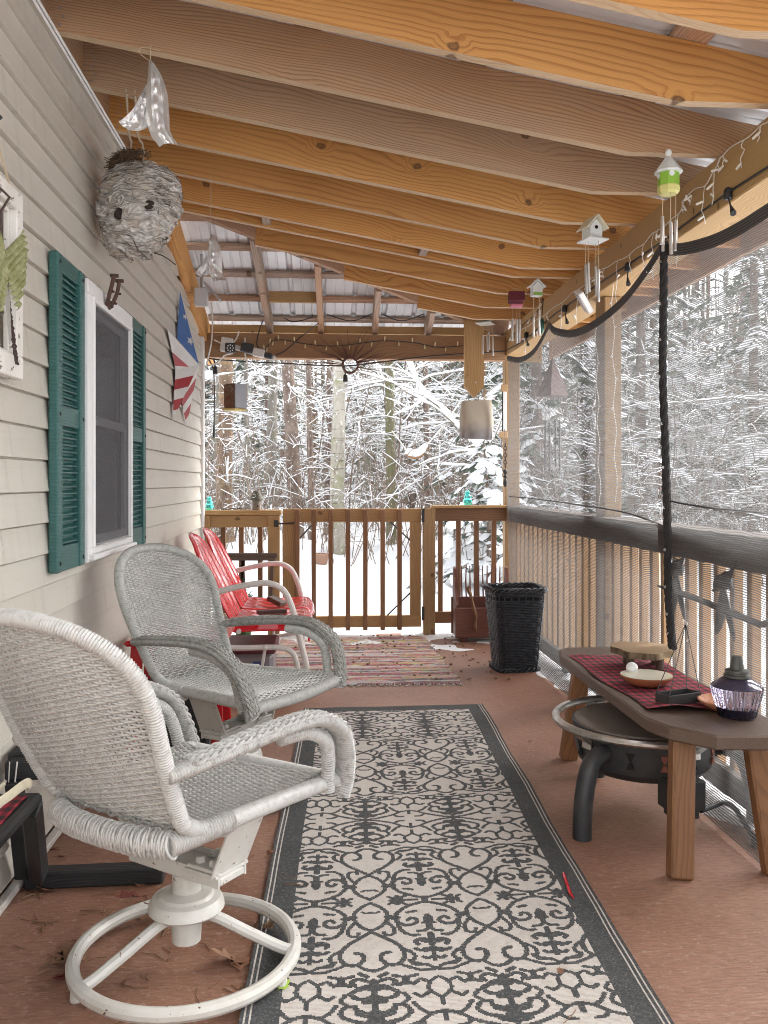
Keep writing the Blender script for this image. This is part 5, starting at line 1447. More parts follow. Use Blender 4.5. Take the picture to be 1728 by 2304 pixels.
def wrap_tube(mb, pts, r, n=9, pitch=.0062, sq=None, up=None, amp=.10):
    """a tube bound with cane: radius rises over each turn"""
    L = sum((pts[i + 1] - pts[i]).length for i in range(len(pts) - 1)); m = max(6, int(L / pitch * 3)); q = resample(pts, m)
    mb.tube(q, [r * (1 + (amp if i % 3 == 1 else (0 if i % 3 == 2 else -amp * .4))) for i in range(m)], n, True, sq, up=up)
def resample(pts, m):
    pts = [Vector(p) for p in pts]; d = [0]
    for i in range(len(pts) - 1): d.append(d[-1] + (pts[i + 1] - pts[i]).length)
    out = []; k = 0
    for i in range(m):
        s_ = d[-1] * i / (m - 1)
        while k < len(pts) - 2 and d[k + 1] < s_: k += 1
        t = (s_ - d[k]) / max(1e-9, d[k + 1] - d[k]); out.append(pts[k].lerp(pts[k + 1], t))
    return out
def weave(mb, surf, w_, stakes, rows, r, amp, b0=0., b1=1., off=0):
    """real over-under weave on surf(x,b) -> (point, normal); w_(b) half width"""
    pitch = 2 * max(w_(b0 + (b1 - b0) * j / 12) for j in range(13)) / stakes
    for j in range(rows):
        b = b0 + (b1 - b0) * (j + .5) / rows; hw = w_(b)
        if hw < .015: continue
        k0 = int(-hw / pitch); k1 = int(hw / pitch); xs = [-hw] + [k * pitch * .5 for k in range(2 * k0, 2 * k1 + 1)] + [hw]
        pts = []
        for x in xs:
            p, nn = surf(x, b); kk = round(x / (pitch * .5))
            sgn = 0 if kk % 2 else (1 if ((kk // 2) + j + off) % 2 == 0 else -1)
            pts.append(p + nn * (amp * sgn))
        mb.tube(pts, r, 5, False)
    n0 = int(max(w_(b0), w_(.6)) / pitch)
    for k in range(-n0, n0 + 1):
        pts = [surf(k * pitch, b0 + (b1 - b0) * j / 16)[0] for j in range(17) if abs(k * pitch) < w_(b0 + (b1 - b0) * j / 16)]
        if len(pts) > 1: mb.tube(pts, r * .9, 4, False)
def normal_of(f, x, b):
    e = 1e-3; p = f(x, b); a = f(x + e, b) - p; c = f(x, b + e) - p
    return p, a.cross(c).normalized()

def swivel_chair(label, loc, rz, wk, mt, group='swivel wicker chairs'):
    t = thing('wicker_chair', label, 'chair', loc, rz, group)
    ZS = .435
    def w_(b): return (.192 + .050 * min(1, b / .6) ** .8) * (1 if b < .62 else max(0, 1 - ((b - .62) / .38) ** 2.7) ** .45)
    def bk(x, b):
        y = -.210 - .258 * b - .05 * (1 - b) * b + .05 * (x / .25) ** 2 * (.4 + b); z = ZS - .02 + .475 * b
        if b < .10: y += .05 * (1 - b / .10) ** 2
        return Vector((x, y, z))
    mb = MB(); weave(mb, lambda x, b: normal_of(bk, x, b), w_, 21, 76, .0031, .0036, 0, .985)
    part('woven_back', mb, wk, t, w=False, ang=80, kind='stuff')
    mb = MB(); bs = np.concatenate([np.linspace(-.05, .9, 26), np.linspace(.91, .999, 14)])
    L_ = [bk(-w_(max(0, b)), b) for b in bs]; R_ = [bk(w_(max(0, b)), b) for b in bs][::-1]
    wrap_tube(mb, L_ + R_, .0168, 9); part('back_rim', mb, wk, t, w=False, ang=50)
    def ws(b): return .168 + .072 * b
    def st(x, b): return Vector((x, -.21 + .48 * b, ZS - .012 - .018 * math.sin(b * 3.14) + .02 * (x / .24) ** 2 - (.03 * max(0, b - .9) / .1)))
    mb = MB(); weave(mb, lambda x, b: normal_of(st, x, b), ws, 23, 64, .0034, .0036, 0, 1)
    part('woven_seat', mb, wk, t, w=False, ang=80, kind='stuff')
    for sx in (-1, 1):
        mb = MB(); pts = bez([(sx * .176, -.23, ZS - .03), (sx * .212, 0, ZS - .022), (sx * .242, .24, ZS - .022), (sx * .245, .275, ZS - .03)], 14)
        mb.tube(pts, .020, 10); wrap_tube(mb, pts[:4], .0235, 9, .007); wrap_tube(mb, pts[-3:], .0235, 9, .007); part('seat_rail', mb, wk, t, w=False, ang=60)
    mb = MB(); wrap_tube(mb, bez([(-.235, .275, ZS - .03), (0, .287, ZS - .036), (.235, .275, ZS - .03)], 14), .019, 9); part('front_rail', mb, wk, t, w=False, ang=50)
    mb = MB()
    ap = bez([(-.178, -.222, ZS - .033), (-.08, -.248, ZS - .033), (.08, -.248, ZS - .033), (.178, -.222, ZS - .033)], 16)
    mb.tube(ap, .019, 10, True, (1.45, 1.0), up=(0, 0, 1))
    qa = resample(ap, 66)
    for i, p in enumerate(qa):
        tt = (qa[min(i + 1, 65)] - qa[max(i - 1, 0)]).normalized(); nn = Vector((tt.y, -tt.x, 0)); sk = .004 * math.sin(i * 2.3)
        lo = [p + nn * (.0225 * math.cos(a)) + Vector((0, 0, .0265 * math.sin(a) + (.003 if i % 2 else 0))) + tt * (sk * math.sin(a) + (.0045 * (1 if i % 2 else -1) * max(0, -math.sin(a)))) for a in np.linspace(0, 6.283, 15)[:-1]]
        mb.tube(lo, .0036, 5, closed=True)
    part('apron', mb, wk, t, w=False, ang=50)
    for sx in (-1, 1):
        a = MB()
        arm = bez([(sx * .228, -.285, .572), (sx * .250, -.20, .584), (sx * .278, -.02, .602), (sx * .289, .12, .600), (sx * .287, .215, .556), (sx * .278, .255, .495), (sx * .262, .275, .42), (sx * .250, .275, .375)], 60)
        wrap_tube(a, arm, .0165, 10, .0075, (1.0, 2.05), (0, .25, 1) if False else None, .12) if False else None
        q = resample(arm, 330); T = [(q[min(i + 1, 329)] - q[max(i - 1, 0)]).normalized() for i in range(330)]
        n_ = 12; vs = []; fs = []
        for i, (p, tt) in enumerate(zip(q, T)):
            side = Vector((1, 0, 0)) - tt * tt.x; side.normalize(); upv = side.cross(tt)
            k = 1 + (.10 if i % 3 == 1 else 0); ww = .030 * (.75 + .25 * min(1, i / 60)) * k; hh = .0150 * k
            for m in range(n_):
                an = m * 6.283 / n_; vs.append(p + side * math.cos(an) * ww + upv * math.sin(an) * hh)
        for i in range(329):
            for m in range(n_): l = (m + 1) % n_; fs.append((i * n_ + m, i * n_ + l, (i + 1) * n_ + l, (i + 1) * n_ + m))
        fs.append(tuple(range(n_))[::-1]); fs.append(tuple(329 * n_ + m for m in range(n_)))
        a.add(vs, fs)
        for lane in (-.55, .0, .55):                                  # herringbone braid laid over the arm
            for s_ in range(3):
                pts = []
                for i in range(24, 326, 2):
                    p, tt = q[i], T[i]; side = Vector((1, 0, 0)) - tt * tt.x; side.normalize(); upv = side.cross(tt)
                    ph = i * .20 + s_ * 2.094
                    pts.append(p + side * (lane * .027 + .0090 * math.cos(ph)) + upv * (.0150 * (1 - .30 * abs(lane)) + .0025 * math.sin(2 * ph)))
                a.tube(pts, .0046, 6)
        part('arm', a, WKA1 if wk is WK1 else WKA2, t, w=False, ang=50)
        mb = MB(); inn = bez([(sx * .266, .02, .576), (sx * .274, .11, .570), (sx * .271, .184, .535), (sx * .262, .212, .49), (sx * .252, .225, .43), (sx * .247, .232, ZS - .04)], 24)
        wrap_tube(mb, inn, .0165, 9, .0068); part('arm_brace', mb, wk, t, w=False, ang=50)
    # steel seat bracket and swivel base
    for sx in (-1, 1):
        mb = MB(); Mx = Matrix.Rotation(R(24) * sx, 3, 'Y')
        mb.box((sx * .166, .0, .335), (.006, .12, .165), Mx, .001); mb.box((sx * .095, 0, .262), (.10, .11, .007), None, .001)
        part('side_bracket', mb, mt, t, w=False)
        mb = MB()
        for dx in (-.02, .022):
            for dy in (-.03,): mb.lathe([(.012, 0), (.012, .010), (.009, .014), (.001, .015)], 6, (sx * .095 + dx, dy, .276))
        mb.box((sx * .095, -.03, .271), (.085, .045, .009), None, .002); mb.box((sx * .095, .035, .271), (.085, .04, .009), None, .002)
        mb.lathe([(.012, 0), (.012, .010), (.009, .014), (.001, .015)], 6, (sx * .11, .035, .276))
        part('bolt_plate', mb, mt, t, w=False)
    mb = MB().box((0, 0, .247), (.29, .085, .020), None, .004).box((0, -.045, .252), (.29, .006, .034), None, .001).box((0, .045, .252), (.29, .006, .034), None, .001)
    mb.box((0, 0, .228), (.14, .06, .012), None, .003); part('spring_plate', mb, mt, t, w=False)
    part('swivel_column', MB().lathe([(.034, .130), (.034, .225), (.030, .228)], 20).lathe([(.028, .060), (.034, .062), (.036, .10), (.036, .13)], 20), mt, t, w=False)
    part('hub_cover', MB().lathe([(.036, .182), (.060, .176), (.066, .170), (.080, .166), (.086, .158), (.090, .142), (.084, .136), (.05, .130)], 28), mt, t, w=False, ang=28)
    part('base_ring', MB().tube([(.256 * math.cos(a), .256 * math.sin(a), .038) for a in np.linspace(0, 6.2832, 61)[:-1]], .0165, 10, closed=True), mt, t, w=False)
    for k, wa in enumerate((215, 355, 105)):
        a = R(wa) - rz; d = Vector((math.cos(a), math.sin(a), 0))
        part('base_leg', MB().tube(bez([d * .025 + Vector((0, 0, .125)), d * .07 + Vector((0, 0, .118)), d * .15 + Vector((0, 0, .080)), d * .22 + Vector((0, 0, .048)), d * .252 + Vector((0, 0, .038))], 16), .0135, 9), mt, t, w=False)
        a2 = R(118 * k + 10); part('glide', MB().lathe([(.011, 0), (.014, .004), (.012, .03)], 10, (.256 * math.cos(a2), .256 * math.sin(a2), 0)), mt, t, w=False)
    return t
swivel_chair('white swivel wicker armchair seen from behind, nearest the camera', (-.322, 2.10, 0), R(-36), WK1, M_cast)
swivel_chair('weathered grey swivel wicker armchair facing across the deck between white chair and red glider', (-.31, 3.24, 0), R(-125), WK2, M_cast2)

# ---- red metal glider
gl_ = thing('metal_glider', 'red shell back metal glider seat with white tube arms', 'glider', (-.35, 5.2, 0))
def shell(yc):
    mb = MB(); front = []; hw = .262
    def f(a, b):
        s_ = a * 2 - 1; h = .47
        wdt = hw * ((.80 + .20 * min(1, b / .45)) if b < .55 else max(0, 1 - ((b - .55) / .45) ** 2.2) ** .5)
        an = s_ * 1.0
        fl = .008 * math.cos(s_ * 3.14 * 5.0) * (.25 + .75 * math.sin(min(1, b * 1.1) * 3.1)) * (1 - abs(s_) ** 6)
        edge = -.030 * (abs(s_) ** 8 + max(0, (b - .86) / .14) ** 2 * .8)
        y = yc + s_ * wdt; z = .395 + h * b
        x = -.475 - .235 * b - .030 * (1 - s_ * s_) * 1.0 + .025 + fl + edge
        return (x, y, z)
    mb.grid(f, 61, 30)
    bd = [Vector(f(0, b)) for b in np.linspace(0, .999, 26)] + [Vector(f(a, .999)) for a in (.5,)] + [Vector(f(1, b)) for b in np.linspace(.999, 0, 26)]
    mb.tube(bd, .007, 6)
    part('shell_back', mb, M_red, gl_, ang=60)
    mb = MB()
    def s2(a, b):
        s_ = a * 2 - 1; x = -.475 + .415 * b
        z = .392 - .022 * math.sin(min(1, b * 1.15) * 3.14) * (1 - s_ ** 4) + .004 * math.cos(s_ * 3.14 * 4) * math.sin(b * 3.1)
        if b > .88: q = (b - .88) / .12; x = -.475 + .415 * .88 + .042 * math.sin(q * 1.9); z -= .055 * q ** 1.6
        z -= .045 * max(0, (abs(s_) - .93) / .07) ** 1.5
        return (x + .035 * (1 - s_ * s_) * (b > .5) * (b - .5), yc + s_ * .266, z + .012)
    mb.grid(s2, 41, 36); e_ = [Vector(s2(a, 1)) for a in np.linspace(0, 1, 25)]; mb.tube(e_, .006, 6)
    mb.tube([Vector(s2(0, b)) for b in np.linspace(0, 1, 20)], .006, 6); mb.tube([Vector(s2(1, b)) for b in np.linspace(0, 1, 20)], .006, 6)
    part('seat_pan', mb, M_red, gl_, ang=60)
shell(4.93); shell(5.475)
for y in (4.645, 5.765):
    part('arm', MB().tube(bez([(-.63, y, .55), (-.50, y, .585), (-.36, y, .612), (-.27, y, .612), (-.20, y, .57), (-.155, y, .47), (-.12, y, .33), (-.085, y, .18), (-.09, y, .16)], 40), .0165, 10), M_tube, gl_)
    part('base_frame', MB().tube(bez([(-.70, y - .02, .0), (-.69, y - .02, .20), (-.62, y - .02, .272), (-.40, y - .02, .278), (-.20, y - .02, .272), (-.135, y - .02, .20), (-.125, y - .02, .0)], 40), .015, 9), M_tube, gl_)
    part('hanger_link', MB().tube([(-.30, y, .285), (-.33, y, .09)], .009, 7).tube([(-.62, y, .285), (-.65, y, .09)], .009, 7).tube([(-.66, y + .015, .09), (-.08, y + .015, .165)], .012, 8).ball((-.30, y - .025, .28), .016, 9, 7), M_tube, gl_)
part('cross_tube', MB().tube([(-.44, 4.64, .36), (-.44, 5.77, .36)], .013, 8).tube([(-.14, 4.64, .345), (-.14, 5.77, .345)], .013, 8).tube([(-.69, 4.62, .04), (-.69, 5.76, .04)], .012, 8), M_tube, gl_)
tb = thing('storage_tote', 'clear plastic tote with maroon lid underneath the red glider', 'tote', (-.40, 5.10, 0))
tm = Nodes('cloudy_plastic', .35); tm.p(Base_Color=(.30, .29, .31), Alpha=.75)
part('bin', MB().box((-.46, 5.18, .085), (.36, .34, .165), None, .02), tm.m, tb)
part('lid', MB().box((-.46, 5.18, .195), (.40, .38, .05), None, .015), mk_paint('maroon_plastic', (.16, .035, .045), .4, .2), tb)
part('sticker', MB().box((-.36, 5.009, .09), (.07, .002, .075)).box((-.44, 5.009, .075), (.05, .002, .05)), mk_flat('sticker_blue', (.05, .08, .22), .5), tb)
p = at(640, 1352, Z=.415)
solo('wood_block', MB().box((-.29, 5.05, .405), (.17, .05, .022), Matrix.Rotation(R(20), 3, 'Z'), .004), mk_wood('dark_block', (.10, .05, .04), (.05, .025, .02), knots=0), 'dark wooden stick lying on the near red glider seat', 'wood')
solo('wood_block', MB().box((-.28, 5.40, .418), (.11, .07, .03), Matrix.Rotation(R(-35), 3, 'Z') @ Matrix.Rotation(R(18), 3, 'Y'), .005), W_bench, 'small brown block of wood lying on the far red glider seat', 'wood')

# ---- saw horse and sprig behind the glider
sh = thing('wooden_easel', 'low rustic wooden stand with slanting legs in front of left railing', 'stand', at(566, 1400, Y=6.33))
ya = 6.36
part('top_bar', MB().beam(at(506, 1250, Y=ya), at(624, 1250, Y=ya), .05, .035, ch=.004).beam(at(510, 1258, Y=ya - .03), at(620, 1258, Y=ya - .03), .03, .02, ch=.003), W_bench, sh)
for (u0, v0, u1, v1) in ((548, 1256, 532, 1418), (545, 1256, 552, 1418), (612, 1256, 606, 1412)):
    part('leg', MB().beam(at(u0, v0, Y=ya - .01), at(u1, v1 + 6, Y=ya - .01), .028, .028, up=(1, 0, 0), ch=.003), W_bench, sh)
mb = MB(); rg = random.Random(8); c = at(548, 1385, Y=6.05)
for i in range(130):
    d = Vector((rg.uniform(-.4, 1), rg.uniform(-.6, .4), rg.uniform(-.3, 1))).normalized(); s0 = c + Vector((rg.uniform(-.02, .02), 0, rg.uniform(0, .13))); L = rg.uniform(.06, .15)
    mb.cur = 1 if rg.random() < .14 else 0
    mb.tube([s0, s0 + d * L * .6, s0 + d * L + Vector((0, 0, -.015))], [.0028, .0024, .0008], 3)
pn = Nodes('pine_sprig_green', .6); pn.p(Base_Color=(.045, .115, .035)); pb_ = Nodes('tinsel_blue', .4); pb_.p(Base_Color=(.06, .13, .32))
mb.cur = 0; mb.lathe([(.035, -.30), (.05, -.16), (.055, -.10), (.02, -.02)], 10, c + Vector((0, 0, .02)))
solo('pine_sprig', mb, [pn.m, pb_.m], 'artificial pine sprig with blue tinsel between the glider and railing', 'decoration', kind=None)

# ---- things on the rail
M_teal = mk_glass('teal_glass', (.12, .70, .62), .05)
ins = [(.036, 0), (.036, .012), (.033, .018), (.040, .022), (.042, .045), (.033, .052), (.027, .058), (.034, .064), (.034, .080), (.024, .088), (.022, .098), (.026, .106), (.020, .122), (.008, .130), (.0005, .131)]
def insulator(p, s_, label):
    o = MB().lathe([(r * s_, z * s_) for r, z in ins], 22)
    return solo('glass_insulator', MB().lathe([(r * s_, z * s_) for r, z in ins], 22, p), M_teal, label, 'insulator', 'teal insulators on the railing')
q = at(471, 1152, Y=YR + .05); insulator((q.x, q.y, .944), .78, 'teal glass insulator standing on the left rail cap by the house')
q = at(1052, 1140, Y=YR + .05); insulator((q.x, q.y, .977), .86, 'teal glass insulator standing on the rail cap right of the gate post')
q = at(577, 1152, Y=YR + .04); p = Vector((q.x, q.y, .944))
ln = thing('birdhouse_lantern', 'small rusty tin birdhouse with crescent cut cone roof on left rail', 'birdhouse', p, R(-15))
part('body', MB().lathe([(.030, 0), (.032, .004), (.032, .075), (.030, .08)], 14), mk_paint('weathered_tin', (.22, .19, .16), .7, .4, (.16, .09, .05), 20), ln, w=False)
part('cone_roof', MB().lathe([(.050, .074), (.052, .078), (.026, .135), (.022, .142), (.001, .146)], 16), mk_paint('olive_tin', (.115, .11, .085), .7, .4, (.06, .045, .03), 20), ln, w=False)
mb = MB(); cc = [(.015 * math.cos(a), .017 * math.sin(a)) for a in np.linspace(-2.2, 2.2, 10)] + [(.004 + .011 * math.cos(a), .012 * math.sin(a)) for a in np.linspace(2, -2, 8)]
Mt = Matrix.Rotation(R(26), 3, 'X'); mb.prism(cc, .004, Mt.transposed(), (-.006, -.041, .105)); part('crescent', mb, M_hw2, ln, w=False)
part('entrance', MB().lathe([(.001, .003), (.006, .002), (.006, -.002)], 8, (.020, -.026, .028), Matrix.Rotation(R(90), 3, 'X')), M_hole, ln, w=False)
q0_ = at(497, 1152, Y=YR + .01); mb = MB()
for k in range(5):
    c = Vector((q0_.x + .055 + k * .026, YR + .03, .950)); mb.tube([c + Vector((.017 * math.cos(a), .010 * math.sin(a), .004 * (k % 2))) for a in np.linspace(0, 6.283, 10)[:-1]], .0042, 5, closed=True)
mb.tube([Vector((q0_.x, YR + .03, .95)), Vector((q0_.x + .04, YR + .03, .953))], .006, 6).tube([Vector((q0_.x + .17, YR + .03, .951)), Vector((q0_.x + .215, YR + .028, .950))], .003, 5)
solo('iron_chain', mb, M_iron, 'short length of black iron chain lying on the left rail cap', 'chain')

# ---- stained box with spindles, carved stick
bx = thing('spindle_box', 'dark red brown wooden box with rounded end panels and spindle back', 'box', (1.16, 6.32, 0))
x0, x1, yb, yf = .955, 1.375, 6.42, 6.21
board('front_panel', (x0, yf, .138), (x1, yf, .138), .018, .215, W_box, bx)
board('back_panel', (x0, yb, .165), (x1, yb, .165), .018, .27, W_box, bx)
board('bottom_panel', (x0 + .02, (yb + yf) / 2, .040), (x1 - .02, (yb + yf) / 2, .040), yb - yf - .02, .016, W_box, bx)
prof = [(-.095, 0), (.095, 0), (.095, .30), (.09, .42), (.075, .475), (.05, .495), (.02, .485), (.005, .44), (-.01, .36), (-.05, .29), (-.095, .235)]
for x in (x0 + .018, x1 - .018):
    part('end_panel', MB().prism(prof, .017, Matrix.Rotation(R(90), 3, 'Z'), (x, (yb + yf) / 2, .033)), W_box, bx)
for i in range(11):
    x = x0 + .05 + i * (x1 - x0 - .10) / 10; part('spindle', MB().tube([(x, yb, .29), (x - .004, yb, .42), (x - .006 + .003 * (i % 3), yb, .53)], [.0055, .0055, .0035], 6), W_box, bx)
for x in (x0 + .06, x1 - .06): part('foot', MB().box((x, yf + .03, .015), (.05, .04, .03), None, .005).box((x, yb - .03, .015), (.05, .04, .03), None, .005), W_box, bx)
a, b_ = at(1057, 1318, Y=6.18), at(1071, 1420, Y=6.185)
pts = [a + Vector((.008, 0, .0)), a + Vector((-.012, 0, -.02)), a.lerp(b_, .25), a.lerp(b_, .5) + Vector((.006, 0, 0)), a.lerp(b_, .7) + Vector((.014, 0, 0)), a.lerp(b_, .85) + Vector((.0, 0, 0)), b_]
solo('carved_stick', MB().tube(bez(pts, 22), [.006, .012, .013] + [.014 + .004 * math.sin(i * .9) for i in range(16)] + [.017, .014, .005], 8, True, (.8, 1.1)), W_leg, 'carved wavy brown stick leaning on the front of the spindle box', 'stick')

# ---- tall black wicker basket
M_bwk = mk_paint('black_wicker', (.018, .021, .028), .38, .4, (.055, .06, .07), 40)
bk_ = thing('wicker_basket', 'tall black tapered wicker basket standing by the right mesh', 'basket', (1.185, 5.31, 0), R(6))
def ring_pts(hw, z, n, corner=.04):
    out = []
    for i in range(n):
        t = i / n * 4; s_ = int(t); u_ = (t - s_) * 2 - 1
        x, y = [(u_, -1), (1, u_), (-u_, 1), (-1, -u_)][s_]
        k = max(abs(x), abs(y)); l = (abs(x) ** 6 + abs(y) ** 6) ** (1 / 6); out.append(Vector((x / l * hw, y / l * hw * .92, z)))
    return out
NS = 28; mb = MB(); H = .485; rows = 50
for j in range(rows):
    t = (j + .5) / rows; hw = .118 + .042 * t; z = .01 + H * t
    if .875 < t < .93: continue
    ring = ring_pts(hw, z, NS * 2); pts = []
    for i, p in enumerate(ring):
        nn = Vector((p.x, p.y, 0)).normalized(); sg = 0 if i % 2 else (1 if ((i // 2) + j // 3) % 2 == 0 else -1); pts.append(p + nn * sg * .0042)
    mb.tube(pts, .0047, 5, closed=True)
part('woven_sides', mb, M_bwk, bk_, w=False, ang=80, kind='stuff')
mb = MB(); r0_, r1_ = ring_pts(.119, .005, NS), ring_pts(.161, .50, NS)
for a, b_ in zip(r0_, r1_): mb.tube([a, a.lerp(b_, .5), b_], .0042, 5)
part('stake', mb, M_bwk, bk_, w=False, kind='stuff')
for z, hw, r_ in ((.008, .124, .009), (.497, .163, .0095), (.17, .136, .004), (.395, .155, .004)):
    mb = MB(); n = 150
    for s_ in range(3 if r_ > .005 else 1):
        rp = ring_pts(hw, z, n); mb.tube([p + Vector((p.x, p.y, 0)).normalized() * (.009 * math.cos(i * .45 + s_ * 2.09) + .004) + Vector((0, 0, .011 * math.sin(i * .45 + s_ * 2.09))) if r_ > .005 else p * 1.03 - Vector((0, 0, p.z * .03)) for i, p in enumerate(rp)], r_ * .72, 5, closed=True)
    part('braided_rim' if r_ > .005 else 'binding', mb, M_bwk, bk_, w=False, ang=80)
part('liner', MB().grid(lambda a, b: tuple((lambda p: Vector((p.x, p.y, .012 + .44 * b)))(ring_pts(.112 + .036 * b, 0, 40)[int(a * 40 + .5) % 40])), 40, 2, True), M_hole, bk_, w=False)
part('handle', MB().tube(bez([(-.165, -.10, .50), (-.205, -.04, .515), (-.205, .04, .515), (-.165, .10, .50)], 12), .009, 6), M_bwk, bk_, w=False)

# ---- long wooden bench and what stands on it
bn = thing('wooden_bench', 'dark wooden plank bench with four splayed legs along the mesh', 'bench', (1.16, 3.05, 0))
ZT_ = .432; top = [(1.115, 2.395), (1.33, 2.375), (1.36, 2.42), (1.36, 3.66), (1.33, 3.72), (1.06, 3.725), (1.015, 3.68), (.988, 3.56), (.985, 2.60), (1.02, 2.50)]
cx, cy = 1.16, 3.05; mb = MB()
def inset(k, z): return [Vector((x + (cx - x) * k * .9, y + (cy - y) * k * .35, z)) for x, y in top]
loops = [inset(.05, ZT_ - .045), inset(0, ZT_ - .038), inset(0, ZT_ - .006), inset(.03, ZT_)]
n = len(top); vs = [p for l_ in loops for p in l_]; fs = [tuple(range(n))[::-1], tuple(3 * n + i for i in range(n))]
for a in range(3):
    for i in range(n): fs.append((a * n + i, a * n + (i + 1) % n, (a + 1) * n + (i + 1) % n, (a + 1) * n + i))
mb.add([(v.y, -v.x, v.z) for v in vs], fs)   # grain runs along the bench
me = mb.mesh('top', W_bench, 20); o = link('top', me, bn); o.matrix_local = Matrix.Rotation(R(90), 4, 'Z'); o.location = -Vector(bn.location)
for (xt, yt, xf, yf_) in ((1.08, 2.55, 1.035, 2.46), (1.30, 2.55, 1.325, 2.47), (1.06, 3.50, 1.02, 3.56), (1.29, 3.50, 1.33, 3.58)):
    board('leg', (xf, yf_, 0.0), (xt, yt, ZT_ - .040), .070 if xt < 1.2 else .062, .048, W_leg, bn, up=(0, 1, 0), ch=.006)
def plaid():
    m = Nodes('red_black_plaid', .9); v = m.obj(); x, y = m.sep(v, 0), m.sep(v, 1)
    sx = m.math('GREATER_THAN', m.math('FRACT', m.math('MULTIPLY', x, 1 / .028)), .5); sy = m.math('GREATER_THAN', m.math('FRACT', m.math('MULTIPLY', y, 1 / .050)), .5)
    k = m.math('MULTIPLY', m.math('ADD', sx, sy), .5)
    c = m.ramp(k, [(0.0, (.34, .022, .045)), (.5, (.15, .014, .026)), (1.0, (.028, .014, .016))])
    m.p(Base_Color=c, Normal=m.bump(m.noise(v, 500, 2), .2, .001)); return m.m
M_plaid = plaid()
def runner(a, b_):
    y = 2.66 + .86 * a; x = 1.005 + .345 * b_ + .012 * math.sin(a * 9); z = ZT_ + .004 + .006 * max(0, math.sin(a * 13 + b_ * 5)) * math.sin(b_ * 6 + a * 4) ** 2 + (.014 * max(0, 1 - a * 9) * math.sin(b_ * 3.1 + .5))
    if b_ < .04: z -= .0; 
    return (x + .05 * (1 - a) * (.5 - b_) * .4, y - .10 * (.0 + b_) * (1 - a) * .6, z)
g = MB().grid(runner, 60, 26)
solo('plaid_runner', g, M_plaid, 'red and black plaid cloth runner laid along the wooden bench', 'cloth', ang=80)
# wood slice riser
p = at(1437, 1498, Z=ZT_); p = Vector((1.235, 3.28, ZT_ + .008))
rs_ = thing('wood_slice_riser', 'bark edged wood slice riser on stubby legs at far bench end', 'riser', p)
def slice_(a, b_):
    an = a * 6.283; r_ = (.118 + .010 * math.sin(an * 3 + 1) + .006 * math.sin(an * 7)) * (1 + .004 * math.sin(an * 40)); return (r_ * math.cos(an), r_ * math.sin(an) * 1.05, .050 + .024 * b_)
mb = MB().grid(slice_, 60, 2, True); mb.f.append(tuple(i * 2 + 1 for i in range(60))); mb.f.append(tuple(i * 2 for i in range(60))[::-1]); mb.mi += [1, 1]
ms_ = Nodes('slice_end_grain', .7); v = ms_.obj(); rr_ = ms_.n('VectorMath', {0: v}, 1, operation='LENGTH'); f_ = ms_.math('FRACT', ms_.math('MULTIPLY', ms_.math('ADD', rr_, ms_.math('MULTIPLY', ms_.noise(v, 9, 3), .03)), 110))
ms_.p(Base_Color=ms_.mix(f_, (.34, .235, .13), (.25, .16, .085)))
part('slice', mb, [bark('slice_bark', (.07, .045, .03), (.22, .16, .10), (.40, .30, .17), 40, False, False), ms_.m], rs_, w=False, ang=40)
for a in (0.6, 2.2, 3.7, 5.3): part('leg', MB().lathe([(.014, 0), (.016, .002), (.015, .05)], 9, (.075 * math.cos(a), .075 * math.sin(a), 0)), W_bench, rs_, w=False)
# dish with ball
p = Vector((1.135, 2.985, ZT_ + .010))
ds = thing('clay_dish', 'round clay dish with cream inside and green leaf painting', 'dish', p)
part('dish', MB().lathe([(.055, 0), (.062, .002), (.085, .022), (.090, .030), (.086, .032), (.080, .026), (.060, .010), (.001, .008)], 32), mk_flat('red_clay', (.34, .12, .055), .6), ds, w=False)
part('glaze', MB().lathe([(.0885, .0335), (.084, .033), (.078, .0255), (.060, .0115), (.001, .0095)], 32), mk_paint('cream_glaze', (.60, .58, .47), .3, .2, (.40, .38, .28), 20), ds, w=False)
mb = MB()
for k in range(7):
    a = k * .9 + .3; c = Vector((.040 * math.cos(a), .040 * math.sin(a), .0125)); mb.tube([c + Vector((.016 * math.cos(t_), .016 * math.sin(t_), .0)) for t_ in np.linspace(a, a + 4.6, 12)], .0022, 4)
part('leaf_painting', mb, mk_flat('leaf_green', (.12, .21, .07), .4), ds, w=False)
gb_ = Nodes('golf_ball', .3); gb_.p(Base_Color=(.78, .78, .77), Coat_Weight=.4, Normal=gb_.bump(gb_.ramp(gb_.vor(gb_.obj(), 260), [(.2, 0.0), (.6, 1.0)]), .5, .002))
solo('golf_ball', MB().ball((1.105, 3.045, ZT_ + .010 + .024 + .0195), .0213, 24, 16), gb_.m, 'white golf ball resting in the clay dish', 'ball')
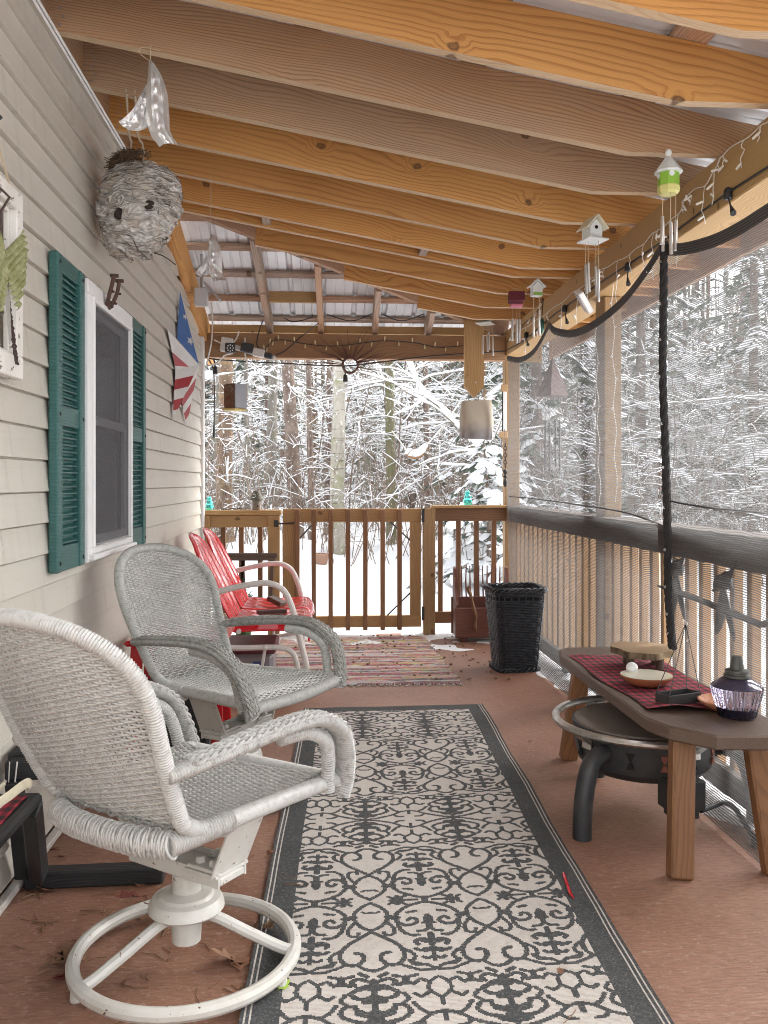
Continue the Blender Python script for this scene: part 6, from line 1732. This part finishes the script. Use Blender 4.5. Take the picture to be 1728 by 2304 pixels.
# hanging tray
p = Vector((1.145, 2.735, ZT_ + .0085)); rp = Vector((1.235, 2.83, .600))
tr = thing('hanging_tray', 'small black tray hung on four black wires from the braided rope', 'tray', p, R(-68))
mb = MB().box((0, 0, .004), (.062, .135, .008), None, .002)
for s_ in (-1, 1): mb.box((s_ * .029, 0, .018), (.005, .135, .03), None, .001); mb.box((0, s_ * .065, .018), (.062, .005, .03), None, .001)
part('tray', mb, M_iron, tr, w=False)
Mi = Matrix.Rotation(R(68), 3, 'Z'); tl_ = Mi @ (Vector((1.268, 2.965, .655)) - p)
for sx in (-1, 1):
    for sy in (-1, 1): part('wire', MB().tube([(sx * .029, sy * .065, .033), tl_], .0015, 5), M_cord, tr, w=False)
part('hook', MB().tube(bez([tl_ + Vector((0, 0, .01)), tl_, tl_ + Vector((0, 0, -.05)), tl_ + Vector((.006, .0, -.062)), tl_ + Vector((.012, 0, -.052))], 12), .0018, 5).ball(tl_, .008, 8, 6), M_steel, tr, w=False)
# lantern on a saucer
p = Vector((1.235, 2.535, ZT_ + .002)); p = at(1658, 1612, Z=ZT_)
sa_ = thing('clay_saucer', 'orange clay saucer partly under the purple glass lamp', 'saucer', (p.x + .012, p.y + .085, ZT_ + .003))
part('saucer', MB().lathe([(.060, 0), (.066, .002), (.088, .020), (.092, .026), (.087, .028), (.064, .010), (.001, .008)], 30), mk_flat('terracotta', (.46, .20, .10), .7), sa_, w=False)
lp_ = thing('glass_lamp', 'purple tinted ribbed glass oil lamp with dark cap on near bench end', 'lamp', (p.x, p.y, ZT_ + .001))
pur = mk_glass('purple_glass', (.62, .58, .78), .03)
mb = MB(); prof = [(.050, .0), (.056, .004), (.062, .03), (.076, .085), (.0765, .092)]; N_ = 96; vs = []
for r_, z in prof:
    for k in range(N_): rr = r_ * (1 + (.025 if k % 4 < 2 else -.02) * (1 if .0 < z < .088 else .3)); a = 6.283 * k / N_; vs.append((rr * math.cos(a), rr * math.sin(a), z))
mb.add(vs, [(i * N_ + k, i * N_ + (k + 1) % N_, (i + 1) * N_ + (k + 1) % N_, (i + 1) * N_ + k) for i in range(4) for k in range(N_)] + [tuple(range(N_))[::-1]])
mb.lathe([(.0765, .092), (.072, .098), (.042, .118), (.034, .121)], 48); part('glass_bowl', mb, pur, lp_, w=False, ang=25)
oil = Nodes('dark_lamp_oil', .1); oil.p(Base_Color=(.018, .015, .032))
part('oil', MB().lathe([(.001, .004), (.049, .004), (.054, .03), (.001, .03)], 30), oil.m, lp_, w=False)
part('shade_lining', MB().lathe([(.070, .092), (.068, .0955), (.040, .114), (.032, .117)], 36), mk_flat('smoky_lining', (.12, .11, .14), .2), lp_, w=False)
part('cap', MB().lathe([(.034, .119), (.039, .121), (.039, .128), (.034, .130), (.033, .134), (.036, .136), (.035, .142), (.022, .146), (.021, .150), (.016, .178), (.015, .184), (.001, .185)], 26), mk_paint('dark_cap', (.05, .052, .048), .45, .3, (.10, .10, .09), 30), lp_, w=False)
part('wick_tube', MB().tube([(0, 0, .02), (0, 0, .12)], .006, 8), M_wcord, lp_, w=False)

# ---- gas fire pit
fc = Vector((1.125, 2.985, 0))
fp = thing('fire_pit', 'round black metal gas fire pit with steel ring half under the bench', 'fire pit', fc)
part('bowl', MB().lathe([(.15, .150), (.20, .160), (.225, .185), (.238, .24), (.240, .300), (.246, .304), (.246, .314)], 48), M_black, fp, w=False, ang=30)
part('lid', MB().lathe([(.240, .312), (.236, .320), (.12, .325), (.001, .326)], 48), mk_paint('sooty_lid', (.125, .100, .082), .5, .5, (.19, .15, .12), 8, bump=.2), fp, w=False)
part('steel_ring', MB().tube([(.303 * math.cos(a), .303 * math.sin(a), .318) for a in np.linspace(0, 6.2832, 73)[:-1]], .0135, 10, closed=True), M_steel, fp, w=False)
for k in range(4):
    a = R(20 + 90 * k); d = Vector((math.cos(a), math.sin(a), 0)); part('ring_bracket', MB().beam(d * .24 + Vector((0, 0, .262)), d * .30 + Vector((0, 0, .310)), .05, .004).beam(d * .243 + Vector((0, 0, .28)), d * .243 + Vector((0, 0, .245)), .05, .004, up=tuple(d)), M_steel, fp, w=False)
for a in (R(218), R(338), R(98)):
    d = Vector((math.cos(a), math.sin(a), 0))
    part('leg', MB().tube(bez([d * .225 + Vector((0, 0, .245)), d * .27 + Vector((0, 0, .248)), d * .325 + Vector((0, 0, .215)), d * .357 + Vector((0, 0, .12)), d * .366 + Vector((0, 0, 0))], 20), [.028, .030] + [.031] * 18, 12), M_black, fp, w=False)
slot_rust = mk_flat('rust_inside', (.17, .055, .035), .8)  # rust red colour of the bowl's inside
for k in range(14):
    a = R(k * 360 / 14 + 8); M_ = Matrix.Rotation(a + R(90), 3, 'Z'); c = Vector((math.cos(a) * .2385, math.sin(a) * .2385, .235))
    part('slot', MB().prism([(-.014, .028), (.014, .028), (.004, .002), (-.004, .002)], .006, M_, c).prism([(-.004, -.002), (.004, -.002), (.013, -.024), (-.013, -.024)], .006, M_, c), M_hole if k % 2 else slot_rust, fp, w=False)
d = Vector((math.cos(R(278)), math.sin(R(278)), 0)); c = d * .245
part('control_box', MB().box(c + Vector((0, 0, .145)), (.125, .085, .095), Matrix.Rotation(R(8), 3, 'Z'), .004).box(c + Vector((.0, .0, .095)), (.09, .07, .05), Matrix.Rotation(R(8), 3, 'Z'), .004), M_black, fp, w=False)
part('latch', MB().tube(bez([c + Vector((-.03, -.035, .225)), c + Vector((-.04, -.045, .21)), c + Vector((-.03, -.047, .195)), c + Vector((-.02, -.045, .21))], 10), .003, 5), M_steel, fp, w=False)
pts = bez([c + Vector((.06, -.01, .09)), at(1640, 1808, Z=.07) - fc, at(1685, 1868, Z=.02) - fc, at(1703, 1892, Z=.018) - fc], 20)
part('gas_hose', MB().tube(pts, .0085, 8).lathe([(.012, -.02), (.018, -.015), (.018, .012), (.010, .02)], 8, pts[-1]), M_cord, fp, w=False)
solo('iron_scroll', MB().tube(bez([at(u, v, Z=z) for u, v, z in ((1222, 1428, .10), (1245, 1448, .09), (1262, 1478, .06), (1268, 1505, .02), (1272, 1512, .012), (1285, 1508, .05), (1305, 1516, .06), (1335, 1536, .04), (1360, 1560, .014))], 40), .011, 7), M_iron, 'curved black iron scroll lying between the basket and bench', 'ironwork')

# ---- black low bench at the left edge
bl_ = thing('black_bench', 'low black stained wooden bench against the wall at left edge', 'bench', (-.80, 1.9, 0))
board('seat_board', (-.755, .95, .338), (-.755, 2.30, .338), .075, .030, W_black, bl_, ch=.008)
board('seat_board', (-.838, .95, .338), (-.838, 2.30, .338), .078, .030, W_black, bl_, ch=.008)
board('leg', (-.735, 2.27, .324), (-.790, 2.50, .045), .036, .05, W_black, bl_, up=(0, 1, 0)); board('leg', (-.838, 2.44, .34), (-.838, 2.52, .045), .036, .05, W_black, bl_, up=(0, 1, 0))
board('runner', (-.84, 2.545, .024), (-.455, 2.555, .024), .055, .046, W_black, bl_, ch=.004)
board('cross_rail', (-.862, 2.455, .365), (-.40, 2.50, .352), .05, .052, W_black, bl_, ch=.004)
board('arm_board', (-.840, 2.48, .385), (-.845, 3.10, .385), .06, .030, W_black, bl_, ch=.004)
board('side_rail', (-.62, 2.45, .355), (-.63, 3.15, .355), .05, .04, W_black, bl_)
part('string_tie', MB().tube([(-.845, 2.427, .392), (-.848, 2.427, .336), (-.85, 2.48, .335)], .0015, 4).tube([(-.825, 2.427, .392), (-.83, 2.424, .338)], .002, 4).tube([(-.83, 2.427, .337), (-.80, 2.43, .325), (-.72, 2.44, .318)], .001, 4), M_wcord, bl_)
solo('plaid_cloth', MB().grid(lambda a, b: (-.872 + .128 * b, 1.1 + 1.165 * a, .3565 + .002 * math.sin(a * 30 + b * 5)), 40, 8), M_plaid, 'red plaid cloth folded on the low black bench', 'cloth', ang=80)
q = [at(0, 1806, Z=.385), at(22, 1790, Z=.39), at(45, 1772, Z=.395), at(60, 1763, Z=.40), at(66, 1766, Z=.392)]
q = [at(-30, 1836, Z=.372)] + q
solo('cream_holder', MB().tube(bez(q, 24), .0135, 8, True, (1, .55)).tube([q[1] + Vector((-.03, .04, .005)), q[3] + Vector((-.05, .03, 0))], .006, 6), mk_paint('cream_plastic', (.66, .61, .46), .4, .2), 'curved cream plastic holder lying on the plaid cloth', 'holder')
p = at(66, 1945, Z=.0)
bt = thing('battery_pack', 'clear pack of blue batteries standing on the floor by the wall', 'batteries', at(68, 1950, Z=0), R(-20))
bm_b = mk_paint('battery_blue', (.03, .12, .42), .25, .1, metal=.3)
for k in range(3): part('battery', MB().lathe([(.0075, .004), (.0075, .052), (.003, .053), (.003, .056)], 10, (-.017 + .017 * k, 0, .0)), bm_b, bt, w=False)
part('blister', MB().box((0, .004, .04), (.056, .022, .078), None, .004), mk_glass('clear_blister', (.9, .92, .95), .1), bt, w=False)

# red stool and black crate between the chairs
rs2 = thing('red_folding_stool', 'red metal stool partly hidden behind the wicker chairs', 'stool', (-.62, 3.75, 0))
for (a, b_) in (((-.44, 3.72, 0), (-.45, 3.70, .47)), ((-.80, 3.72, 0), (-.77, 3.70, .47)), ((-.80, 4.05, 0), (-.77, 4.0, .47)), ((-.44, 4.05, 0), (-.46, 4.0, .47))):
    part('leg', MB().beam(a, b_, .05, .018, up=(0, 1, 0), ch=.003), M_red, rs2)
part('seat', MB().box((-.61, 3.86, .48), (.42, .38, .025), None, .01), M_red, rs2)
solo('black_crate', MB().box((-.62, 3.86, .13), (.28, .26, .26), None, .012).box((-.62, 3.86, .265), (.30, .28, .02), None, .006), mk_flat('black_plastic', (.02, .022, .027), .5), 'black plastic crate tucked under the red stool', 'crate')

# ---- patterned rug, stitch by stitch
CW = .0038
def stroke_map():
    P = .0011; nx, ny = int(.15 / P) + 1, int(.575 / P) + 1
    img = np.zeros((nx, ny), bool); X, Y = np.meshgrid(np.arange(nx) * P, np.arange(ny) * P, indexing='ij')
    def st_(pts, w_):
        q = [(p.x, p.y) for p in bez([(a, b, 0) for a, b in pts], 60)]
        for (x, y) in q:
            i0, i1, j0, j1 = [int(k) for k in ((x - w_) / P, (x + w_) / P + 2, (y - w_) / P, (y + w_) / P + 2)]
            i0, j0 = max(0, i0), max(0, j0)
            if i1 <= 0 or j1 <= 0: continue
            w__ = w_ * 1.3
            img[i0:i1, j0:j1] |= (X[i0:i1, j0:j1] - x) ** 2 + (Y[i0:i1, j0:j1] - y) ** 2 < (w__ / 2) ** 2
    S = [([(0, .010), (.03, .022), (.062, .045), (.082, .078), (.082, .108), (.066, .130), (.046, .134), (.030, .120), (.032, .102), (.046, .097), (.053, .108)], .0105),
         ([(0, .085), (0, .150)], .012), ([(0, .150), (.012, .164), (.030, .168)], .010), ([(0, .118), (.014, .126)], .009),
         ([(.083, .092), (.092, .090), (.103, .086)], .018), ([(.150, .010), (.128, .030), (.108, .062), (.106, .098), (.122, .132), (.150, .158)], .010),
         ([(.150, .062), (.138, .066), (.128, .060)], .008), ([(.150, .158), (.124, .186), (.098, .212), (.076, .246), (.072, .284), (.088, .312), (.112, .314), (.128, .292), (.124, .268), (.108, .262)], .0105),
         ([(.076, .246), (.056, .262), (.046, .282), (.052, .300)], .009), ([(.083, .105), (.072, .160), (.050, .184), (.030, .186)], .010),
         ([(.106, .115), (.090, .150), (.094, .176), (.112, .180), (.118, .166)], .009),
         ([(0, 0), (0, .012)], .012), ([(.012, .215), (.026, .209)], .016), ([(0, .25), (.02, .256)], .016), ([(0, .100), (0, .122)], .022), ([(.150, .410), (.138, .405)], .020), ([(.150, .45), (.132, .455)], .022), ([(.15, .528), (.142, .532)], .024),
         ([(.048, .134), (.060, .133)], .013), ([(.060, 0), (.090, 0)], .013), ([(.075, 0), (.075, .020)], .012), ([(.062, .015), (.053, .022)], .009), ([(.090, .013), (.098, .020)], .009), ([(.020, .002), (.055, .001)], .007),
         ([(.048, .360), (.075, .368), (.102, .360)], .009), ([(.075, .368), (.075, .392)], .013), ([(.058, .396), (.075, .390), (.094, .398)], .010), ([(.088, .470), (.074, .452), (.084, .432)], .009), ([(.118, .350), (.135, .362)], .011), ([(.020, .320), (.046, .312)], .010), ([(.030, .060), (.050, .066)], .010),
         ([(0, .180), (0, .232)], .012), ([(0, .250), (0, .300)], .010), ([(0, .338), (.020, .320), (.048, .318), (.060, .300)], .009), ([(0, .212), (.024, .206), (.040, .216), (.036, .228)], .011), ([(0, .246), (.024, .258), (.042, .250)], .010), ([(0, .282), (.016, .292), (.026, .286)], .010),
         ([(.088, .312), (.058, .330), (.030, .342), (0, .338)], .009), ([(.112, .314), (.132, .334), (.150, .340)], .009),
         ([(0, .372), (.020, .392), (.024, .424), (0, .452)], .0085), ([(.020, .392), (.042, .380), (.052, .390)], .009), ([(.022, .430), (.044, .446), (.058, .436)], .009), ([(0, .452), (0, .476)], .010),
         ([(.150, .380), (.150, .432)], .014), ([(.150, .470), (.150, .535)], .013), ([(.150, .560), (.128, .536), (.098, .526), (.074, .504), (.082, .478), (.104, .474), (.108, .490)], .010), ([(.150, .395), (.132, .378), (.112, .372), (.098, .384), (.106, .396)], .010), ([(.150, .410), (.130, .402), (.114, .412)], .014), ([(.150, .436), (.128, .448), (.108, .444), (.096, .428), (.104, .418)], .011), ([(.150, .500), (.132, .506), (.116, .500)], .018), ([(.150, .535), (.132, .546), (.118, .540)], .014),
         ([(0, .500), (.030, .512), (.055, .535), (.085, .552), (.118, .566), (.15, .572)], .0095), ([(.055, .535), (.040, .552), (.022, .556)], .009), ([(0, .500), (0, .530)], .010), ([(.030, .512), (.050, .494), (.064, .470)], .009)]
    for p, w_ in S: st_(p, w_)
    return img, P
img, PX = stroke_map()
RW, RL = .915, 3.05
nu, nv = int(RW / CW), int(RL / CW)
O = Vector((-.0955, 4.43, 0)); EX = Vector((.826 + .0955, .012, 0)).normalized(); EY = Vector((-.172 + .0955, 1.866 - 4.42, 0)).normalized()
uu = np.arange(nu + 1) * RW / nu; vv = np.arange(nv + 1) * RL / nv
U, V = np.meshgrid(uu, vv, indexing='ij')
jx = .0012 * np.sin(V * 7) + .004 * np.sin(V * 1.9 + 1)
Zg = .0045 + .004 * np.sin(V * 4.3 + U * 3) ** 2 * np.abs(U / .4575 - 1) + .0015 * np.sin(V * 13 + U * 9) ** 2 + .006 * np.clip((U - .88) / .035, 0, 1) * (.5 + .5 * np.sin(V * 6)) + .004 * np.clip((.02 - U) / .02, 0, 1)
PXx = O.x + EX.x * (U + jx) + EY.x * V; PYy = O.y + EX.y * (U + jx) + EY.y * V
verts = np.stack([PXx, PYy, Zg], -1).reshape(-1, 3)
I, J = np.meshgrid(np.arange(nu), np.arange(nv), indexing='ij'); w1 = nv + 1
faces = np.stack([I * w1 + J, I * w1 + J + 1, (I + 1) * w1 + J + 1, (I + 1) * w1 + J], -1).reshape(-1, 4)
uc, vc = (I + .5) * RW / nu, (J + .5) * RL / nv
xx = np.abs(((uc - .140 + .15 + 30) % .30) - .15); yy = np.abs(((vc - (4.43 - 2.37) + .575 + 23) % 1.15) - .575)
dark = img[np.clip((xx / PX).astype(int), 0, img.shape[0] - 1), np.clip((yy / PX).astype(int), 0, img.shape[1] - 1)].astype(float)
eu = np.minimum(uc, RW - uc); ev = np.minimum(vc, RL - vc); e_ = np.minimum(eu, ev)
val = dark.copy(); val[e_ < .085] = 1.0
eul = eu; val[(eu < .0235) & (eu > .0175)] = 0.15; val[(eu < .0118) & (eu > .0058)] = 0.15
val = val + rng.normal(0, .07, val.shape)
me = bpy.data.meshes.new('patterned_rug')
me.vertices.add(len(verts)); me.vertices.foreach_set('co', (verts - np.array([.35, 3.0, 0])).ravel())
me.loops.add(faces.size); me.loops.foreach_set('vertex_index', faces.ravel().astype(np.int32))
me.polygons.add(len(faces)); me.polygons.foreach_set('loop_start', np.arange(0, faces.size, 4, dtype=np.int32))
me.update(calc_edges=True)
a_ = me.attributes.new('stitch', 'FLOAT', 'FACE'); a_.data.foreach_set('value', val.ravel().astype(np.float32))
m = Nodes('woven_rug', .85); v = m.obj(); s_ = m.attr('stitch', 2)
wv = m.n('TexWave', {'Vector': m.map(v, (1, 1, 1)), 'Scale': 70.0, 'Distortion': 2.0, 'Detail': 1.0}, 1, bands_direction='Y')
n_ = m.noise(v, 14, 4, .6); lt = m.mix(n_, (.55, .495, .45), (.64, .595, .55)); lt = m.mix(m.ramp(m.noise(v, 60, 3), [(.55, 0.0), (.75, .5)]), lt, (.40, .32, .25))
dk = m.mix(n_, (.020, .024, .027), (.050, .055, .058))
c = m.mix(m.math('ADD', s_, m.math('MULTIPLY', m.math('SUBTRACT', wv, .5), .14), clamp=True), lt, dk); c = m.mix(m.math('MULTIPLY', wv, .16), c, (.12, .11, .10))
m.p(Base_Color=c, Normal=m.bump(wv, .6, .002)); me.materials.append(m.m)
o = link('patterned_rug', me); o.location = (.35, 3.0, 0)
tag(o, 'long black and beige scroll patterned runner rug down the deck', 'rug')
solo('red_pen', MB().tube([at(1268, 1966, Z=.012), at(1283, 2010, Z=.012), at(1291, 2021, Z=.012)], [.0045, .0045, .0015], 8), M_red, 'red pen lying on the dark right border of the patterned rug', 'pen')

# ---- rag rug by the gate
rgc = random.Random(17); mb = MB(); cols = []
pal = [(.42, .20, .19), (.50, .30, .28), (.30, .07, .08), (.52, .47, .42), (.44, .42, .40), (.36, .13, .14), (.16, .13, .13), (.50, .33, .22), (.52, .40, .38), (.24, .10, .12), (.46, .34, .12)]
NR = 62; X0, X1, Y0_, Y1_ = -.30, .79, 4.92, 6.40
nxs = 60
for j in range(NR):
    y = Y0_ + (Y1_ - Y0_) * (j + .5) / NR; hw = (Y1_ - Y0_) / NR * .56; k = rgc.randrange(len(pal)); run = 0; c1 = pal[k]; pts = []
    xa_ = X0 + rgc.uniform(-.01, .01); xb2 = X1 - .04 * (j / NR) + rgc.uniform(-.012, .012)
    base = len(mb.v)
    for i in range(nxs + 1):
        x = xa_ + (xb2 - xa_) * i / nxs
        if run <= 0: run = rgc.randint(4, 30); c1 = rgc.choice(pal) if rgc.random() < .75 else c1
        run -= 1; cj = [min(1, q_ * rgc.uniform(.75, 1.2)) for q_ in c1]
        wob = .004 * math.sin(x * 30 + j * 2) - .02 * (x - X1) * .6; h = .008 + .003 * rgc.random()
        for (dy, z) in ((-hw, .003), (-hw * .5, h), (hw * .5, h), (hw, .003)):
            mb.v.append((x, y + dy + wob, z)); cols.append((cj[0], cj[1], cj[2], 1))
    for i in range(nxs):
        for m_ in range(3):
            b0_ = base + i * 4 + m_; mb.f.append((b0_, b0_ + 4, b0_ + 5, b0_ + 1)); mb.mi.append(0)
n0_ = len(mb.v)
for i in range(70):
    x = X0 + (X1 - X0) * i / 69; yk = Y0_ + .02 * (X1 - x) * .6 - .003; k0_ = len(mb.v)
    mb.tube([(x, yk + .01, .006), (x + rgc.uniform(-.012, .012), yk - .02, .005), (x + rgc.uniform(-.02, .02), yk - .042, .004)], .003, 4); cols += [(.42, .38, .34, 1)] * (len(mb.v) - k0_)
m = Nodes('rag_strips', .95); v = m.obj(); c = m.attr('rag', 0); c = m.mix(m.ramp(m.noise(v, 70, 3), [(.45, 0.0), (.8, .6)]), c, (.50, .46, .44))
m.p(Base_Color=c, Normal=m.bump(m.noise(v, 160, 3), .4, .003))
o = solo('rag_rug', mb, m.m, 'faded pink and red striped rag rug in front of the gate', 'rug', ang=60)
a_ = o.data.attributes.new('rag', 'FLOAT_COLOR', 'POINT'); a_.data.foreach_set('color', np.array(cols, np.float32).ravel())

# ---- dry leaves, needles and grit
M_leaf = [mk_flat('dry_leaf_a', (.20, .085, .045), .75, var=.4), mk_flat('dry_leaf_b', (.26, .14, .08), .8, var=.4), mk_flat('dry_leaf_c', (.15, .03, .022), .6, var=.4)]
def leaf_mesh(seed, mat):
    rg_ = random.Random(seed); mb = MB(); out = [(0, 0), (.012, .014), (.030, .020), (.024, .030), (.036, .046), (.020, .050), (.014, .072), (0, .082), (-.012, .068), (-.022, .052), (-.034, .044), (-.022, .030), (-.030, .016), (-.012, .012)]
    def z(x, y): return .016 * math.sin(y * 38 + seed) * .6 + 9.0 * x * x * rg_.choice([1]) + .006
    ctr = [(0, .012), (0, .032), (0, .055)]
    vs = [(x, y, max(.001, z(x, y))) for x, y in out] + [(x, y, max(.001, z(x, y))) for x, y in ctr]; n = len(out)
    fs = []
    for i in range(n):
        j = (i + 1) % n; c_ = n + (0 if out[i][1] < .02 else 1 if out[i][1] < .045 else 2); fs.append((i, j, c_))
    fs += [(n, n + 1, 2), (n, 11, n + 1), (n + 1, 4, n + 2), (n + 1, n + 2, 10)]
    mb.add(vs, fs); mb.tube([(0, 0, .004), (.003, -.03, .003)], .0012, 4); return mb.mesh('dry_leaf', mat, 80)
LM = [leaf_mesh(s_, M_leaf[s_ % 3]) for s_ in range(5)]
spots = [(48, 1962, .95), (38, 2000, 1.1), (60, 2008, .8), (85, 1995, .9), (128, 1978, .8), (300, 1975, .9), (112, 2185, 1.1), (125, 2205, .7), (190, 2262, .8), (545, 2165, 1.0), (540, 2190, .8), (615, 2100, .5), (125, 1915, .6), (130, 1928, .5), (250, 1922, .4), (600, 1930, .35), (1268, 2188, .3), (290, 1984, .9)]
for i, (u, v, s_) in enumerate(spots):
    q = at(u, v, Z=0); o = link('dry_leaf', LM[i % 5]); o.location = (q.x, q.y, .006 if 545 < u < 1500 and v > 1600 and u > 560 else .001); o.rotation_euler = (random.uniform(-.35, .35), random.uniform(-.3, .3), random.uniform(0, 6.28)); o.scale = (s_, s_, s_)
    tag(o, 'brown curled dry leaf fallen on the deck floor or rug', 'leaf', 'dry leaves on the deck')
q = at(322, 2035, Z=.06); o = link('dry_leaf', leaf_mesh(8, M_leaf[2])); o.location = q; o.rotation_euler = (.5, .2, 2.2); o.scale = (1.15, 1.15, 1.15); tag(o, 'dark red maple leaf caught on the white chair base leg', 'leaf')
gm = Nodes('fresh_leaf_green', .5); gm.p(Base_Color=(.36, .52, .06))
q = at(627, 2228, Z=.008); o = link('green_leaf', leaf_mesh(3, gm.m)); o.location = q; o.rotation_euler = (.3, .2, -.7); o.scale = (.42, .42, .42); tag(o, 'small bright green leaf lying on the rug edge by the chair ring', 'leaf')
mb = MB(); rg = random.Random(23)
def needle(x, y, z, a, L, cv):
    d = Vector((math.cos(a), math.sin(a), 0)); n_ = Vector((-d.y, d.x, 0)); p0 = Vector((x, y, z)); mb.tube([p0, p0 + d * L * .5 + n_ * cv * L, p0 + d * L], .0009, 3, False)
for i in range(110):
    if rg.random() < .9: x, y = rg.uniform(-.86, -.1), rg.uniform(1.75, 2.75)
    else: x, y = rg.uniform(-.1, 1.2), rg.uniform(1.8, 4.5)
    zz = .0065 if x > -.17 and y < 4.43 and x < .8 else .002
    a = rg.uniform(0, 6.28); 
    for k in range(rg.choice([1, 2, 3])): needle(x, y, zz + .001 * k, a + rg.uniform(-.25, .25), rg.uniform(.03, .075), rg.uniform(-.2, .2))
for i in range(110):
    x, y = rg.uniform(-.2, 1.1), rg.uniform(5.0, 6.5); c_ = (x, y, .014 if x < .8 else .008); mb.ball(c_, rg.uniform(.004, .013), 5, 4, (1, 1.3, .5))
tag(part('fallen_needles_and_grit', mb, mk_flat('brown_needles', (.19, .11, .06), .85, var=.4), None, ang=0), 'scatter of fallen pine needles, bark crumbs and twigs on the deck', 'litter', kind='stuff')
